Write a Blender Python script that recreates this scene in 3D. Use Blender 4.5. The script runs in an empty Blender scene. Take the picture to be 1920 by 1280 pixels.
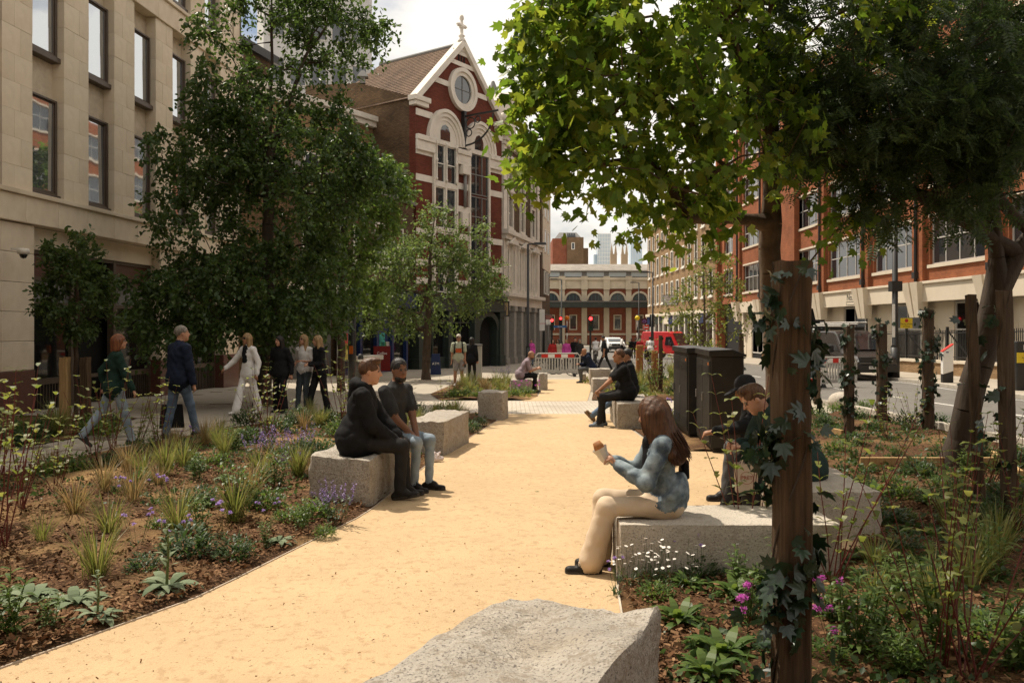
import bpy, math, random
import numpy as np
from mathutils import Vector, Matrix
R = math.radians
sc = bpy.context.scene
C = sc.collection
rnd = random.Random(7)
rng = np.random.default_rng(11)

# ------------------------------------------------------------------ camera
F, CAMZ, HY = 1536.0, 1.57, 612.0
cam = bpy.data.cameras.new('camera')
camo = bpy.data.objects.new('camera', cam); C.objects.link(camo)
camo.location = (0, 0, CAMZ); camo.rotation_euler = (R(90), 0, 0)
cam.sensor_width = 22.5; cam.lens = 18.0
cam.shift_y = -28.0 / 1920.0
cam.clip_start = 0.05; cam.clip_end = 4000
cam.dof.use_dof = True; cam.dof.focus_distance = 9.0; cam.dof.aperture_fstop = 8.0
sc.camera = camo

# ------------------------------------------------------------------ sky + sun + exposure
SUN_AZ, SUN_EL = R(-46), R(61)          # to the left of straight ahead, high
w = bpy.data.worlds.new('World'); sc.world = w; w.use_nodes = True
nt = w.node_tree; nt.nodes.clear()
N = nt.nodes.new; L = nt.links.new
sky = N('ShaderNodeTexSky'); sky.sky_type = 'NISHITA'; sky.sun_disc = False
sky.sun_elevation = SUN_EL; sky.sun_rotation = SUN_AZ; sky.air_density = 1.2; sky.dust_density = 2.5
tc = N('ShaderNodeTexCoord')
mp = N('ShaderNodeMapping'); mp.inputs['Scale'].default_value = (1.0, 1.0, 2.6); mp.inputs['Location'].default_value = (0.35, 0.1, 0.2)
n1 = N('ShaderNodeTexNoise'); n1.inputs['Scale'].default_value = 2.6; n1.inputs['Detail'].default_value = 7; n1.inputs['Roughness'].default_value = 0.55
rp = N('ShaderNodeValToRGB'); rp.color_ramp.elements[0].position = 0.30; rp.color_ramp.elements[1].position = 0.47
L(tc.outputs['Generated'], mp.inputs['Vector']); L(mp.outputs[0], n1.inputs['Vector']); L(n1.outputs['Fac'], rp.inputs['Fac'])
mx = N('ShaderNodeMix'); mx.data_type = 'RGBA'
mx.inputs['B'].default_value = (13.6, 12.8, 11.7, 1)
L(rp.outputs['Color'], mx.inputs['Factor']); L(sky.outputs[0], mx.inputs['A'])
bg = N('ShaderNodeBackground'); bg.inputs['Strength'].default_value = 0.078
wo = N('ShaderNodeOutputWorld')
L(mx.outputs['Result'], bg.inputs['Color']); L(bg.outputs[0], wo.inputs['Surface'])

sl = bpy.data.lights.new('sun', 'SUN'); sl.energy = 5.0; sl.angle = R(0.6); sl.color = (1.0, 0.90, 0.755)
so = bpy.data.objects.new('sun', sl); C.objects.link(so)
TOSUN = Vector((math.sin(SUN_AZ) * math.cos(SUN_EL), math.cos(SUN_AZ) * math.cos(SUN_EL), math.sin(SUN_EL)))
so.rotation_euler = TOSUN.to_track_quat('Z', 'Y').to_euler()

vs = sc.view_settings
vs.view_transform = 'Standard'; vs.look = 'None'; vs.exposure = 0.15; vs.gamma = 1.0; vs.use_curve_mapping = False
sc.cycles.max_bounces = 6; sc.cycles.diffuse_bounces = 3; sc.cycles.glossy_bounces = 3
sc.cycles.transmission_bounces = 4; sc.cycles.transparent_max_bounces = 6
sc.cycles.caustics_reflective = False; sc.cycles.caustics_refractive = False
sc.cycles.use_denoising = True
sc.cycles.sample_clamp_indirect = 4.0

# ------------------------------------------------------------------ geometry of the place: one gentle slope down the street
def g(y):
    return -0.017 * min(max(y, -20.0), 75.0)
def at(px, py, Y):
    return Vector(((px - 960.0) / F * Y, Y, CAMZ + (HY - py) / F * Y))
def gp(px, py):
    Y = 2411.0 / (py - 638.1)
    return Vector(((px - 960.0) / F * Y, Y, g(Y)))
def gx(px, Y):
    return Vector(((px - 960.0) / F * Y, Y, g(Y)))
def scr(p):
    return 960.0 + F * p[0] / max(p[1], .1)

# ------------------------------------------------------------------ materials
MATS = {}
def _nt(name):
    m = bpy.data.materials.new(name); m.use_nodes = True
    t = m.node_tree; b = t.nodes['Principled BSDF']
    return m, t, b
def setp(b, rough, spec=.35, metal=0):
    b.inputs['Roughness'].default_value = rough
    b.inputs['Specular IOR Level'].default_value = spec
    b.inputs['Metallic'].default_value = metal
def mat(name, col, rough=.8, var=.18, scale=6.0, col2=None, bump=0.0, bscale=None, spec=.3, metal=0, speck=None, speck2=None, detail=5, stretch=None, patch=None):
    """noise-varied surface; speck=(colour, scale, threshold) adds fine flecks; patch=(colour, scale, amount) adds wide stains"""
    if name in MATS: return MATS[name]
    m, t, b = _nt(name); setp(b, rough, spec, metal)
    n = t.nodes.new; l = t.links.new
    co = n('ShaderNodeTexCoord'); vec = co.outputs['Object']
    if stretch:
        mpn = n('ShaderNodeMapping'); mpn.inputs['Scale'].default_value = stretch
        l(vec, mpn.inputs['Vector']); vec = mpn.outputs[0]
    nz = n('ShaderNodeTexNoise'); nz.inputs['Scale'].default_value = scale; nz.inputs['Detail'].default_value = detail; nz.inputs['Roughness'].default_value = .6
    l(vec, nz.inputs['Vector'])
    c1 = [max(0, c * (1 - var)) for c in col]; c2 = col2 or [min(1, c * (1 + var)) for c in col]
    rp = n('ShaderNodeValToRGB'); rp.color_ramp.elements[0].position = .3; rp.color_ramp.elements[1].position = .7
    rp.color_ramp.elements[0].color = (*c1, 1); rp.color_ramp.elements[1].color = (*c2, 1)
    l(nz.outputs['Fac'], rp.inputs['Fac']); out = rp.outputs['Color']
    if patch:
        n3 = n('ShaderNodeTexNoise'); n3.inputs['Scale'].default_value = patch[1]; n3.inputs['Detail'].default_value = 4
        l(co.outputs['Object'], n3.inputs['Vector'])
        r3 = n('ShaderNodeValToRGB'); r3.color_ramp.elements[0].position = .48; r3.color_ramp.elements[1].position = .72
        r3.color_ramp.elements[1].color = (patch[2],) * 3 + (1,)
        l(n3.outputs['Fac'], r3.inputs['Fac'])
        m3 = n('ShaderNodeMix'); m3.data_type = 'RGBA'; m3.inputs['B'].default_value = (*patch[0], 1)
        l(r3.outputs['Color'], m3.inputs['Factor']); l(out, m3.inputs['A']); out = m3.outputs['Result']
    if speck:
        n2 = n('ShaderNodeTexNoise'); n2.inputs['Scale'].default_value = speck[1]; n2.inputs['Detail'].default_value = 3
        l(co.outputs['Object'], n2.inputs['Vector'])
        r2 = n('ShaderNodeValToRGB'); r2.color_ramp.elements[0].position = speck[2]; r2.color_ramp.elements[1].position = min(1, speck[2] + .06)
        l(n2.outputs['Fac'], r2.inputs['Fac'])
        mm = n('ShaderNodeMix'); mm.data_type = 'RGBA'; mm.inputs['B'].default_value = (*speck[0], 1)
        l(r2.outputs['Color'], mm.inputs['Factor']); l(out, mm.inputs['A']); out = mm.outputs['Result']
    if speck2:
        n4 = n('ShaderNodeTexNoise'); n4.inputs['Scale'].default_value = speck2[1]; n4.inputs['Detail'].default_value = 4; n4.inputs['Roughness'].default_value = .75
        l(co.outputs['Object'], n4.inputs['Vector'])
        r4 = n('ShaderNodeValToRGB'); r4.color_ramp.elements[0].position = speck2[2]; r4.color_ramp.elements[1].position = min(1, speck2[2] + .12)
        l(n4.outputs['Fac'], r4.inputs['Fac'])
        m4 = n('ShaderNodeMix'); m4.data_type = 'RGBA'; m4.inputs['B'].default_value = (*speck2[0], 1)
        l(r4.outputs['Color'], m4.inputs['Factor']); l(out, m4.inputs['A']); out = m4.outputs['Result']
    l(out, b.inputs['Base Color'])
    if bump:
        nb = n('ShaderNodeTexNoise'); nb.inputs['Scale'].default_value = bscale or scale * 4; nb.inputs['Detail'].default_value = 6; nb.inputs['Roughness'].default_value = .65
        l(vec, nb.inputs['Vector'])
        bm = n('ShaderNodeBump'); bm.inputs['Strength'].default_value = 1.0; bm.inputs['Distance'].default_value = bump
        l(nb.outputs['Fac'], bm.inputs['Height']); l(bm.outputs[0], b.inputs['Normal'])
    MATS[name] = m; return m
def brick(name, c1, c2, mortar, bw=.225, bh=.075, msize=.012, rough=.9, weather=.25, flat=False):
    if name in MATS: return MATS[name]
    m, t, b = _nt(name); setp(b, rough, .2)
    n = t.nodes.new; l = t.links.new
    co = n('ShaderNodeTexCoord'); sx = n('ShaderNodeSeparateXYZ'); l(co.outputs['Object'], sx.inputs[0])
    cb = n('ShaderNodeCombineXYZ')
    if flat:
        l(sx.outputs['X'], cb.inputs['X']); l(sx.outputs['Y'], cb.inputs['Y'])
    else:
        ad = n('ShaderNodeMath'); ad.operation = 'ADD'
        l(sx.outputs['X'], ad.inputs[0]); l(sx.outputs['Y'], ad.inputs[1])
        l(ad.outputs[0], cb.inputs['X']); l(sx.outputs['Z'], cb.inputs['Y'])
    bt = n('ShaderNodeTexBrick'); bt.inputs['Scale'].default_value = 1.0
    bt.inputs['Brick Width'].default_value = bw; bt.inputs['Row Height'].default_value = bh
    bt.inputs['Mortar Size'].default_value = msize; bt.inputs['Mortar Smooth'].default_value = .2; bt.inputs['Bias'].default_value = 0
    bt.inputs['Color1'].default_value = (*c1, 1); bt.inputs['Color2'].default_value = (*c2, 1); bt.inputs['Mortar'].default_value = (*mortar, 1)
    l(cb.outputs[0], bt.inputs['Vector'])
    nz = n('ShaderNodeTexNoise'); nz.inputs['Scale'].default_value = .9; nz.inputs['Detail'].default_value = 6
    l(co.outputs['Object'], nz.inputs['Vector'])
    mr = n('ShaderNodeMapRange'); mr.inputs['From Min'].default_value = .3; mr.inputs['From Max'].default_value = .7
    mr.inputs['To Min'].default_value = 1 - weather; mr.inputs['To Max'].default_value = 1 + weather * .5
    l(nz.outputs['Fac'], mr.inputs['Value'])
    mm = n('ShaderNodeMix'); mm.data_type = 'RGBA'; mm.blend_type = 'MULTIPLY'; mm.inputs['Factor'].default_value = 1
    l(bt.outputs['Color'], mm.inputs['A']); l(mr.outputs[0], mm.inputs['B']); l(mm.outputs['Result'], b.inputs['Base Color'])
    bm = n('ShaderNodeBump'); bm.inputs['Distance'].default_value = .012; bm.invert = True
    l(bt.outputs['Fac'], bm.inputs['Height']); l(bm.outputs[0], b.inputs['Normal'])
    MATS[name] = m; return m
def glass(name, col=(.018, .022, .026), rough=.04, ior=1.6, wav=.004, wscale=1.2):
    if name in MATS: return MATS[name]
    m, t, b = _nt(name); setp(b, rough, 1.0)
    b.inputs['Base Color'].default_value = (*col, 1); b.inputs['IOR'].default_value = ior
    n = t.nodes.new; l = t.links.new
    co = n('ShaderNodeTexCoord'); nb = n('ShaderNodeTexNoise'); nb.inputs['Scale'].default_value = wscale; nb.inputs['Detail'].default_value = 2
    bm = n('ShaderNodeBump'); bm.inputs['Distance'].default_value = wav
    l(co.outputs['Object'], nb.inputs['Vector']); l(nb.outputs['Fac'], bm.inputs['Height']); l(bm.outputs[0], b.inputs['Normal'])
    MATS[name] = m; return m
def leafmat(name, cols, trans=.45, rough=.45, spec=.35):
    """leaf colour differs from leaf to leaf; light passes through the blade"""
    if name in MATS: return MATS[name]
    m, t, b = _nt(name); setp(b, rough, spec)
    n = t.nodes.new; l = t.links.new
    ge = n('ShaderNodeNewGeometry'); rp = n('ShaderNodeValToRGB'); cr = rp.color_ramp
    while len(cr.elements) < len(cols): cr.elements.new(.5)
    for i, c in enumerate(cols):
        cr.elements[i].position = i / max(1, len(cols) - 1); cr.elements[i].color = (*c, 1)
    l(ge.outputs['Random Per Island'], rp.inputs['Fac']); l(rp.outputs['Color'], b.inputs['Base Color'])
    tr = n('ShaderNodeBsdfTranslucent'); hs = n('ShaderNodeHueSaturation'); hs.inputs['Hue'].default_value = .484; hs.inputs['Saturation'].default_value = 1.08; hs.inputs['Value'].default_value = 1.9
    l(rp.outputs['Color'], hs.inputs['Color']); l(hs.outputs[0], tr.inputs['Color'])
    ms = n('ShaderNodeMixShader'); ms.inputs['Fac'].default_value = trans
    l(b.outputs[0], ms.inputs[1]); l(tr.outputs[0], ms.inputs[2]); l(ms.outputs[0], t.nodes['Material Output'].inputs['Surface'])
    MATS[name] = m; return m
def emit(name, col, strength):
    if name in MATS: return MATS[name]
    m, t, b = _nt(name); b.inputs['Base Color'].default_value = (*[c * .6 for c in col], 1)
    b.inputs['Emission Color'].default_value = (*col, 1); b.inputs['Emission Strength'].default_value = strength
    MATS[name] = m; return m

# ------------------------------------------------------------------ mesh helpers
class MB:
    def __init__(s): s.v = []; s.f = []; s.m = []; s.gr = []
    def add(s, vs, fs, m=0):
        o = len(s.v); f0 = len(s.f); s.v += [tuple(p) for p in vs]
        for f in fs: s.f.append([o + i for i in f]); s.m.append(m)
        s.gr.append((o, len(s.v), f0, len(s.f))); return s
    def each(s, name, mats, parent=None, bevel=0):
        """one object for every piece that was added"""
        out = []
        for (v0, v1, f0, f1) in s.gr:
            q = MB(); q.v = s.v[v0:v1]; q.f = [[i - v0 for i in f] for f in s.f[f0:f1]]; q.m = s.m[f0:f1]; out.append(q.build(name, mats, parent, bevel=bevel))
        return out
    def box(s, x0, x1, y0, y1, z0, z1, m=0):
        return s.add([(x0, y0, z0), (x1, y0, z0), (x1, y1, z0), (x0, y1, z0), (x0, y0, z1), (x1, y0, z1), (x1, y1, z1), (x0, y1, z1)],
                     [(0, 3, 2, 1), (4, 5, 6, 7), (0, 1, 5, 4), (1, 2, 6, 5), (2, 3, 7, 6), (3, 0, 4, 7)], m)
    def obox(s, c, size, rz=0, m=0, top=1.0, rx=0):
        M = Matrix.Translation(Vector(c)) @ Matrix.Rotation(rz, 4, 'Z') @ Matrix.Rotation(rx, 4, 'X')
        a, b, h = size[0] / 2, size[1] / 2, size[2]
        vs = [(-a, -b, 0), (a, -b, 0), (a, b, 0), (-a, b, 0)] + [(x * top, y * top, h) for x, y in ((-a, -b), (a, -b), (a, b), (-a, b))]
        return s.add([M @ Vector(p) for p in vs], [(0, 3, 2, 1), (4, 5, 6, 7), (0, 1, 5, 4), (1, 2, 6, 5), (2, 3, 7, 6), (3, 0, 4, 7)], m)
    def prism(s, pts, y0, y1, m=0):
        """polygon in x,z pushed from y0 (front) to y1"""
        n = len(pts); vs = [(x, y0, z) for x, z in pts] + [(x, y1, z) for x, z in pts]
        fs = [list(range(n)), list(range(2 * n - 1, n - 1, -1))] + [(i, i + n, (i + 1) % n + n, (i + 1) % n) for i in range(n)]
        return s.add(vs, fs, m)
    def ring(s, cx, cz, r0, r1, a0, a1, y0, y1, n=16, m=0, ez=1.0):
        """arch or ring segment in the x,z plane"""
        vs = []
        for i in range(n + 1):
            a = a0 + (a1 - a0) * i / n; c, d = math.cos(a), math.sin(a) * ez
            for r in (r0, r1):
                for y in (y0, y1): vs.append((cx + r * c, y, cz + r * d))
        fs = []
        for i in range(n):
            o = i * 4; p = o + 4
            fs += [(o, o + 2, p + 2, p), (o + 1, p + 1, p + 3, o + 3), (o, p, p + 1, o + 1), (o + 2, o + 3, p + 3, p + 2)]
        fs += [(0, 1, 3, 2), (n * 4, n * 4 + 2, n * 4 + 3, n * 4 + 1)]
        return s.add(vs, fs, m)
    def tube(s, pts, rad, n=8, m=0, cap=True):
        pts = [Vector(p) for p in pts]; k = len(pts)
        rad = [rad] * k if not hasattr(rad, '__len__') else rad
        vs = []; fs = []; prev = None
        for i, p in enumerate(pts):
            d = (pts[min(i + 1, k - 1)] - pts[max(i - 1, 0)]).normalized()
            if prev is None: a = d.orthogonal().normalized()
            else:
                a = prev - d * prev.dot(d)
                a = a.normalized() if a.length > 1e-6 else d.orthogonal().normalized()
            prev = a; b = d.cross(a)
            for j in range(n):
                t = 2 * math.pi * j / n
                vs.append(p + (a * math.cos(t) + b * math.sin(t)) * rad[i])
        for i in range(k - 1):
            for j in range(n):
                fs.append((i * n + j, i * n + (j + 1) % n, (i + 1) * n + (j + 1) % n, (i + 1) * n + j))
        if cap: fs += [tuple(range(n - 1, -1, -1)), tuple(range((k - 1) * n, k * n))]
        return s.add(vs, fs, m)
    def cyl(s, p, q, r, n=10, m=0, r2=None): return s.tube([p, q], [r, r if r2 is None else r2], n, m)
    def lathe(s, prof, c=(0, 0, 0), n=12, m=0):
        vs = []; fs = []
        for r, z in prof:
            for j in range(n):
                t = 2 * math.pi * j / n; vs.append((c[0] + r * math.cos(t), c[1] + r * math.sin(t), c[2] + z))
        k = len(prof)
        for i in range(k - 1):
            for j in range(n): fs.append((i * n + j, i * n + (j + 1) % n, (i + 1) * n + (j + 1) % n, (i + 1) * n + j))
        fs += [tuple(range(n - 1, -1, -1)), tuple(range((k - 1) * n, k * n))]
        return s.add(vs, fs, m)
    def build(s, name, mats, parent=None, smooth=False, bevel=0):
        me = bpy.data.meshes.new(name); me.from_pydata(s.v, [], s.f)
        mats = mats if isinstance(mats, (list, tuple)) else [mats]
        for m in mats: me.materials.append(m)
        if len(mats) > 1: me.polygons.foreach_set('material_index', s.m)
        if smooth: me.polygons.foreach_set('use_smooth', [True] * len(s.f))
        me.update()
        o = bpy.data.objects.new(name, me); C.objects.link(o); o.parent = parent
        if bevel:
            b = o.modifiers.new('bevel', 'BEVEL'); b.width = bevel; b.segments = 2; b.limit_method = 'ANGLE'
        return o
def npmesh(name, V, Fq, mats, parent=None, mi=None, smooth=False):
    """mesh straight from numpy arrays; Fq is (n,k)"""
    me = bpy.data.meshes.new(name); V = np.asarray(V, np.float32); Fq = np.asarray(Fq, np.int32)
    me.vertices.add(len(V)); me.vertices.foreach_set('co', V.ravel())
    k = Fq.shape[1]; me.loops.add(Fq.size); me.loops.foreach_set('vertex_index', Fq.ravel())
    me.polygons.add(len(Fq)); me.polygons.foreach_set('loop_start', np.arange(0, Fq.size, k, dtype=np.int32))
    mats = mats if isinstance(mats, (list, tuple)) else [mats]
    for m in mats: me.materials.append(m)
    if mi is not None: me.polygons.foreach_set('material_index', np.asarray(mi, np.int32))
    if smooth: me.polygons.foreach_set('use_smooth', np.ones(len(Fq), bool))
    me.update(calc_edges=True)
    o = bpy.data.objects.new(name, me); C.objects.link(o); o.parent = parent
    return o
LABELLED = []
def tag(o, label, cat, group=None):
    o['label'] = label; o['category'] = cat
    if group: o['group'] = group
    LABELLED.append(o); return o
def struct(o, kind='structure', label=None):
    o['kind'] = kind
    if label: o['label'] = label
    return o
def thing(name, label, cat, loc=(0, 0, 0), rz=0, group=None):
    o = bpy.data.objects.new(name, None); C.objects.link(o); o.empty_display_size = .2
    o.location = loc; o.rotation_euler = (0, 0, rz)
    return tag(o, label, cat, group)
def copy_tree(o, parent=None):
    c = o.copy(); C.objects.link(c); c.parent = parent
    for ch in list(o.children): copy_tree(ch, c)
    return c
def share(name, src, parent, loc=(0, 0, 0), rot=(0, 0, 0), scale=(1, 1, 1)):
    o = bpy.data.objects.new(name, src.data if hasattr(src, 'data') else src); C.objects.link(o)
    o.parent = parent; o.location = loc; o.rotation_euler = rot; o.scale = scale
    return o
def text(name, s, size, parent, loc, rot, m, extrude=.002, align='CENTER'):
    cu = bpy.data.curves.new(name, 'FONT'); cu.body = s; cu.size = size; cu.extrude = extrude; cu.align_x = align; cu.align_y = 'CENTER'
    cu.resolution_u = 2
    o = bpy.data.objects.new(name, cu); C.objects.link(o)
    dg = bpy.context.evaluated_depsgraph_get(); me = bpy.data.meshes.new_from_object(o.evaluated_get(dg))
    bpy.data.objects.remove(o); me.materials.clear(); me.materials.append(m)
    p = bpy.data.objects.new(name, me); C.objects.link(p); p.parent = parent; p.location = loc; p.rotation_euler = rot
    return p
def cells(mb, u0, u1, z0, z1, holes, depth, m=0, y=0.0):
    """wall face in x,z with rectangular openings (a,b,c,d) and their reveals"""
    us = sorted({u0, u1, *[h[0] for h in holes], *[h[1] for h in holes]}); zs = sorted({z0, z1, *[h[2] for h in holes], *[h[3] for h in holes]})
    for i in range(len(us) - 1):
        for j in range(len(zs) - 1):
            cu, cz = (us[i] + us[i + 1]) / 2, (zs[j] + zs[j + 1]) / 2
            if not any(h[0] < cu < h[1] and h[2] < cz < h[3] for h in holes):
                mb.add([(us[i], y, zs[j]), (us[i + 1], y, zs[j]), (us[i + 1], y, zs[j + 1]), (us[i], y, zs[j + 1])], [(0, 1, 2, 3)], m)
    for a, b, c, d in holes:
        for q in (((a, c), (a, d)), ((b, d), (b, c)), ((a, d), (b, d)), ((b, c), (a, c))):
            (p, r), (s_, t_) = q
            mb.add([(p, y, r), (s_, y, t_), (s_, y + depth, t_), (p, y + depth, r)], [(0, 1, 2, 3)], m)
def frame_angle(d):
    return math.atan2(d[1], d[0])
# ================================================================== the setting: ground, path, beds, road
M_path = mat('resin_path', (.51, .366, .212), .9, .06, 2.2, bump=.008, bscale=75, spec=.15, speck=((.27, .165, .08), 48, .655), speck2=((.42, .285, .160), 13, .52), patch=((.465, .325, .185), .8, .4))
M_pave = mat('pavement_stone', (.36, .315, .25), .85, .12, 3, bump=.002, bscale=60, patch=((.27, .23, .18), .9, .5))
M_slab = mat('paving_slab', (.38, .33, .265), .8, .14, 1.3, bump=.002, bscale=70, patch=((.28, .24, .185), 1.5, .5), speck=((.16, .13, .1), 35, .71))
M_asph = mat('asphalt', (.145, .135, .12), .88, .16, 4, bump=.006, bscale=150, speck=((.26, .24, .2), 160, .62), patch=((.09, .085, .078), .7, .6))
M_soil = mat('soil_mulch', (.085, .045, .024), .95, .45, 9, bump=.03, bscale=34, spec=.1, speck=((.26, .15, .075), 55, .58), patch=((.42, .27, .12), .9, .9))
M_soil2 = mat('soil_mulch_dark', (.075, .038, .020), .95, .45, 9, bump=.03, bscale=34, spec=.1, speck=((.24, .135, .065), 55, .58), patch=((.30, .19, .085), .6, .7))
M_kerb = mat('kerb_granite', (.40, .36, .30), .8, .15, 9, bump=.003, speck=((.14, .13, .12), 90, .66))
M_sett = brick('crossing_setts', (.58, .52, .43), (.47, .41, .33), (.26, .21, .15), .20, .10, .010, weather=.18, flat=True)
M_edge = mat('steel_edge', (.50, .42, .33), .6, .2, 3, spec=.4)

def sheet(name, poly, dz, m, nsub=None, parent=None):
    """flat ground polygon following the street's slope"""
    mb = MB(); vs = [(x, y, g(y) + dz) for x, y in poly]
    return mb.add(vs, [tuple(range(len(vs)))]).build(name, m, parent)
def strip_sheet(name, ys, xl, xr, dz, m, nx=2):
    V = []; Q = []
    for j, y in enumerate(ys):
        for i in range(nx + 1):
            V.append((xl(y) + (xr(y) - xl(y)) * i / nx, y, g(y) + dz))
    for j in range(len(ys) - 1):
        for i in range(nx):
            a = j * (nx + 1) + i; Q.append((a, a + 1, a + nx + 2, a + nx + 1))
    return npmesh(name, V, Q, m)
def lerp_tab(tab):
    ys = [t[0] for t in tab]; xs = [t[1] for t in tab]
    return lambda y: float(np.interp(y, ys, xs))

# one ground sheet out to the horizon
gv = []; gys = [-20, 0, 20, 40, 60, 75, 140, 400, 3000]
for y in gys: gv += [(-1500, y, g(y) - .012), (1500, y, g(y) - .012)]
gm = MB(); gm.add(gv, [(2 * i, 2 * i + 1, 2 * i + 3, 2 * i + 2) for i in range(len(gys) - 1)])
struct(gm.build('ground', M_pave))

path_left = lerp_tab([(-3, -5.9), (1.5, -3.6), (2.6, -3.1), (3.91, -2.44), (5.02, -1.9), (7.38, -1.32), (10.4, -1.06), (13, -.70), (15.9, -.30), (17.6, -.12)])
path_right = lerp_tab([(-3, .5), (2.5, .45), (5.2, .66), (5.35, .69), (5.95, .72), (6.0, 2.72), (10.2, 2.97), (10.3, 3.35), (11.45, 3.4), (11.6, 2.45), (13, 2.1), (15.5, 2.1), (17.6, 2.12)])
ys = list(np.linspace(-3, 5.9, 30)) + [5.95, 6.0] + list(np.linspace(6.3, 10.2, 10)) + [10.3, 11.45, 11.6] + list(np.linspace(12, 17.5, 12))
struct(strip_sheet('path', ys, path_left, path_right, .004, M_path, 4))
p2l = lerp_tab([(21.2, .2), (22.5, .70), (27, .98), (33, 1.2)]); p2r = lerp_tab([(21.2, 1.95), (26, 2.5), (33, 3.1)])
struct(strip_sheet('path_far', list(np.linspace(21.2, 33, 14)), p2l, p2r, .004, M_path, 3))
struct(sheet('crossing_paving', [(-6, 17.5), (7.2, 17.5), (7.4, 21.2), (-3.0, 21.2)], .002, M_sett))
# thin steel edging along the left side of the path
mb = MB(); ey = np.linspace(-1, 17.3, 50)
for a, b in zip(ey[:-1], ey[1:]):
    xa, xb = path_left(a), path_left(b); za, zb = g(a), g(b)
    mb.add([(xa - .008, a, za + .012), (xa, a, za + .012), (xb, b, zb + .012), (xb - .008, b, zb + .012), (xa, a, za - .01), (xb, b, zb - .01), (xa - .008, a, za - .01), (xb - .008, b, zb - .01)],
           [(0, 1, 2, 3), (1, 4, 5, 2), (0, 3, 7, 6)])
struct(mb.build('path_edging', M_edge))
mb = MB()
for a, b in zip(np.linspace(2.6, 5.2, 9)[:-1], np.linspace(2.6, 5.2, 9)[1:]):
    xa, xb = path_right(a), path_right(b); mb.add([(xa, a, g(a) + .022), (xa + .012, a, g(a) + .022), (xb + .012, b, g(b) + .022), (xb, b, g(b) + .022), (xa, a, g(a) - .01), (xb, b, g(b) - .01)], [(0, 1, 2, 3), (4, 0, 3, 5)])
struct(mb.build('path_edging_right', M_edge))

def bumpy_bed(name, ys, xl, xr, m, h=.05, nx=28, seed=1):
    """planting bed: soil heaped a little and uneven"""
    r = np.random.default_rng(seed); V = []; Q = []
    for y in ys:
        for i in range(nx + 1):
            t = i / nx; x = xl(y) + (xr(y) - xl(y)) * t
            e = min(1, min(t, 1 - t) * nx / 2.5)
            z = g(y) + .006 + e * h * (.55 + .25 * math.sin(x * 2.1 + y * 1.3) + .2 * math.sin(x * 5.3 - y * 3.1) + .18 * r.normal())
            V.append((x, y, z))
    for j in range(len(ys) - 1):
        for i in range(nx):
            a = j * (nx + 1) + i; Q.append((a, a + 1, a + nx + 2, a + nx + 1))
    return struct(npmesh(name, V, Q, m, smooth=True))
bedL_l = lerp_tab([(-2, -9.5), (4, -9.5), (8.8, -6.6), (9.4, -6.0), (11.9, -5.75), (14.9, -5.0), (17.3, -4.1)])
bumpy_bed('planting_bed_left', list(np.linspace(-1, 17.3, 90)), bedL_l, lambda y: path_left(y) - .012, M_soil, .06, 40)
bumpy_bed('planting_bed_storefront', list(np.linspace(12.2, 16.6, 20)), lambda y: -11.2, lerp_tab([(12.2, -7.2), (13.5, -7.0), (16.6, -7.6)]), M_soil2, .06, 16)
bedR_l = lerp_tab([(-2, .5), (2.5, .46), (5.2, .675), (5.36, .72), (5.95, .74), (6.02, 2.68), (10.2, 2.93), (10.3, 3.3), (17.4, 3.4)])
bedR_r = lerp_tab([(-2, 7.4), (17.4, 7.5)])
bumpy_bed('planting_bed_right', list(np.linspace(-1, 17.4, 90)), bedR_l, bedR_r, M_soil2, .07, 34)
bumpy_bed('planting_bed_centre', list(np.linspace(11.6, 17.4, 18)), lerp_tab([(11.6, 2.5), (13, 2.15), (17.4, 2.15)]), lambda y: 3.38, M_soil, .05, 8)
bumpy_bed('planting_bed_crossing', list(np.linspace(21.6, 31.5, 30)), lerp_tab([(21.6, -1.9), (24, -2.4), (31.5, -2.0)]), lerp_tab([(21.6, .45), (23, .72), (31.5, 1.0)]), M_soil, .06, 16)
bumpy_bed('planting_bed_far_right', list(np.linspace(21.6, 33, 26)), lerp_tab([(21.6, 2.1), (26, 2.6), (33, 3.2)]), lambda y: 7.3, M_soil2, .06, 16)

# road with kerbs
kerb_near = lambda y: 7.75
kerb_far = lerp_tab([(-5, 13.2), (15, 13.2), (22, 13.7), (30, 14.9), (60, 15.2), (120, 15.4)])
road_l = lerp_tab([(-5, 7.75), (36, 7.75), (48, 5.0), (60, 4.6), (120, 5.0)])
ry = [-5, 5, 15, 22, 30, 36, 42, 48, 60, 75, 118]
struct(strip_sheet('road', ry, road_l, kerb_far, -.004, M_asph, 3))
def kerb_line(name, fn, ys, side):
    k = thing_kerb = bpy.data.objects.new(name, None); C.objects.link(k); struct(k)
    for a, b in zip(ys[:-1], ys[1:]):
        xa, xb = fn(a), fn(b); mb = MB(); e = .004
        q = [(xa, a + e), (xa + side * .15, a + e), (xb + side * .15, b - e), (xb, b - e)]
        if side < 0: q = [q[1], q[0], q[3], q[2]]
        mb.add([(x, y, g(y) - .05) for x, y in q] + [(x, y, g(y) + .115) for x, y in q], [(0, 3, 2, 1), (4, 5, 6, 7), (0, 1, 5, 4), (1, 2, 6, 5), (2, 3, 7, 6), (3, 0, 4, 7)])
        mb.build('kerb_stone', M_kerb, k, bevel=.012)
    return k
kerb_line('kerb_far', kerb_far, list(np.arange(12, 62, .95)), 1)
kerb_line('kerb_near', kerb_near, list(np.arange(8, 36, .95)), -1)
fp = strip_sheet('pavement_far', [-5, 10, 15, 22, 30, 40, 60, 80, 118], lambda y: kerb_far(y) + .15, lambda y: 21.0, .105, M_pave, 2); struct(fp)
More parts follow.
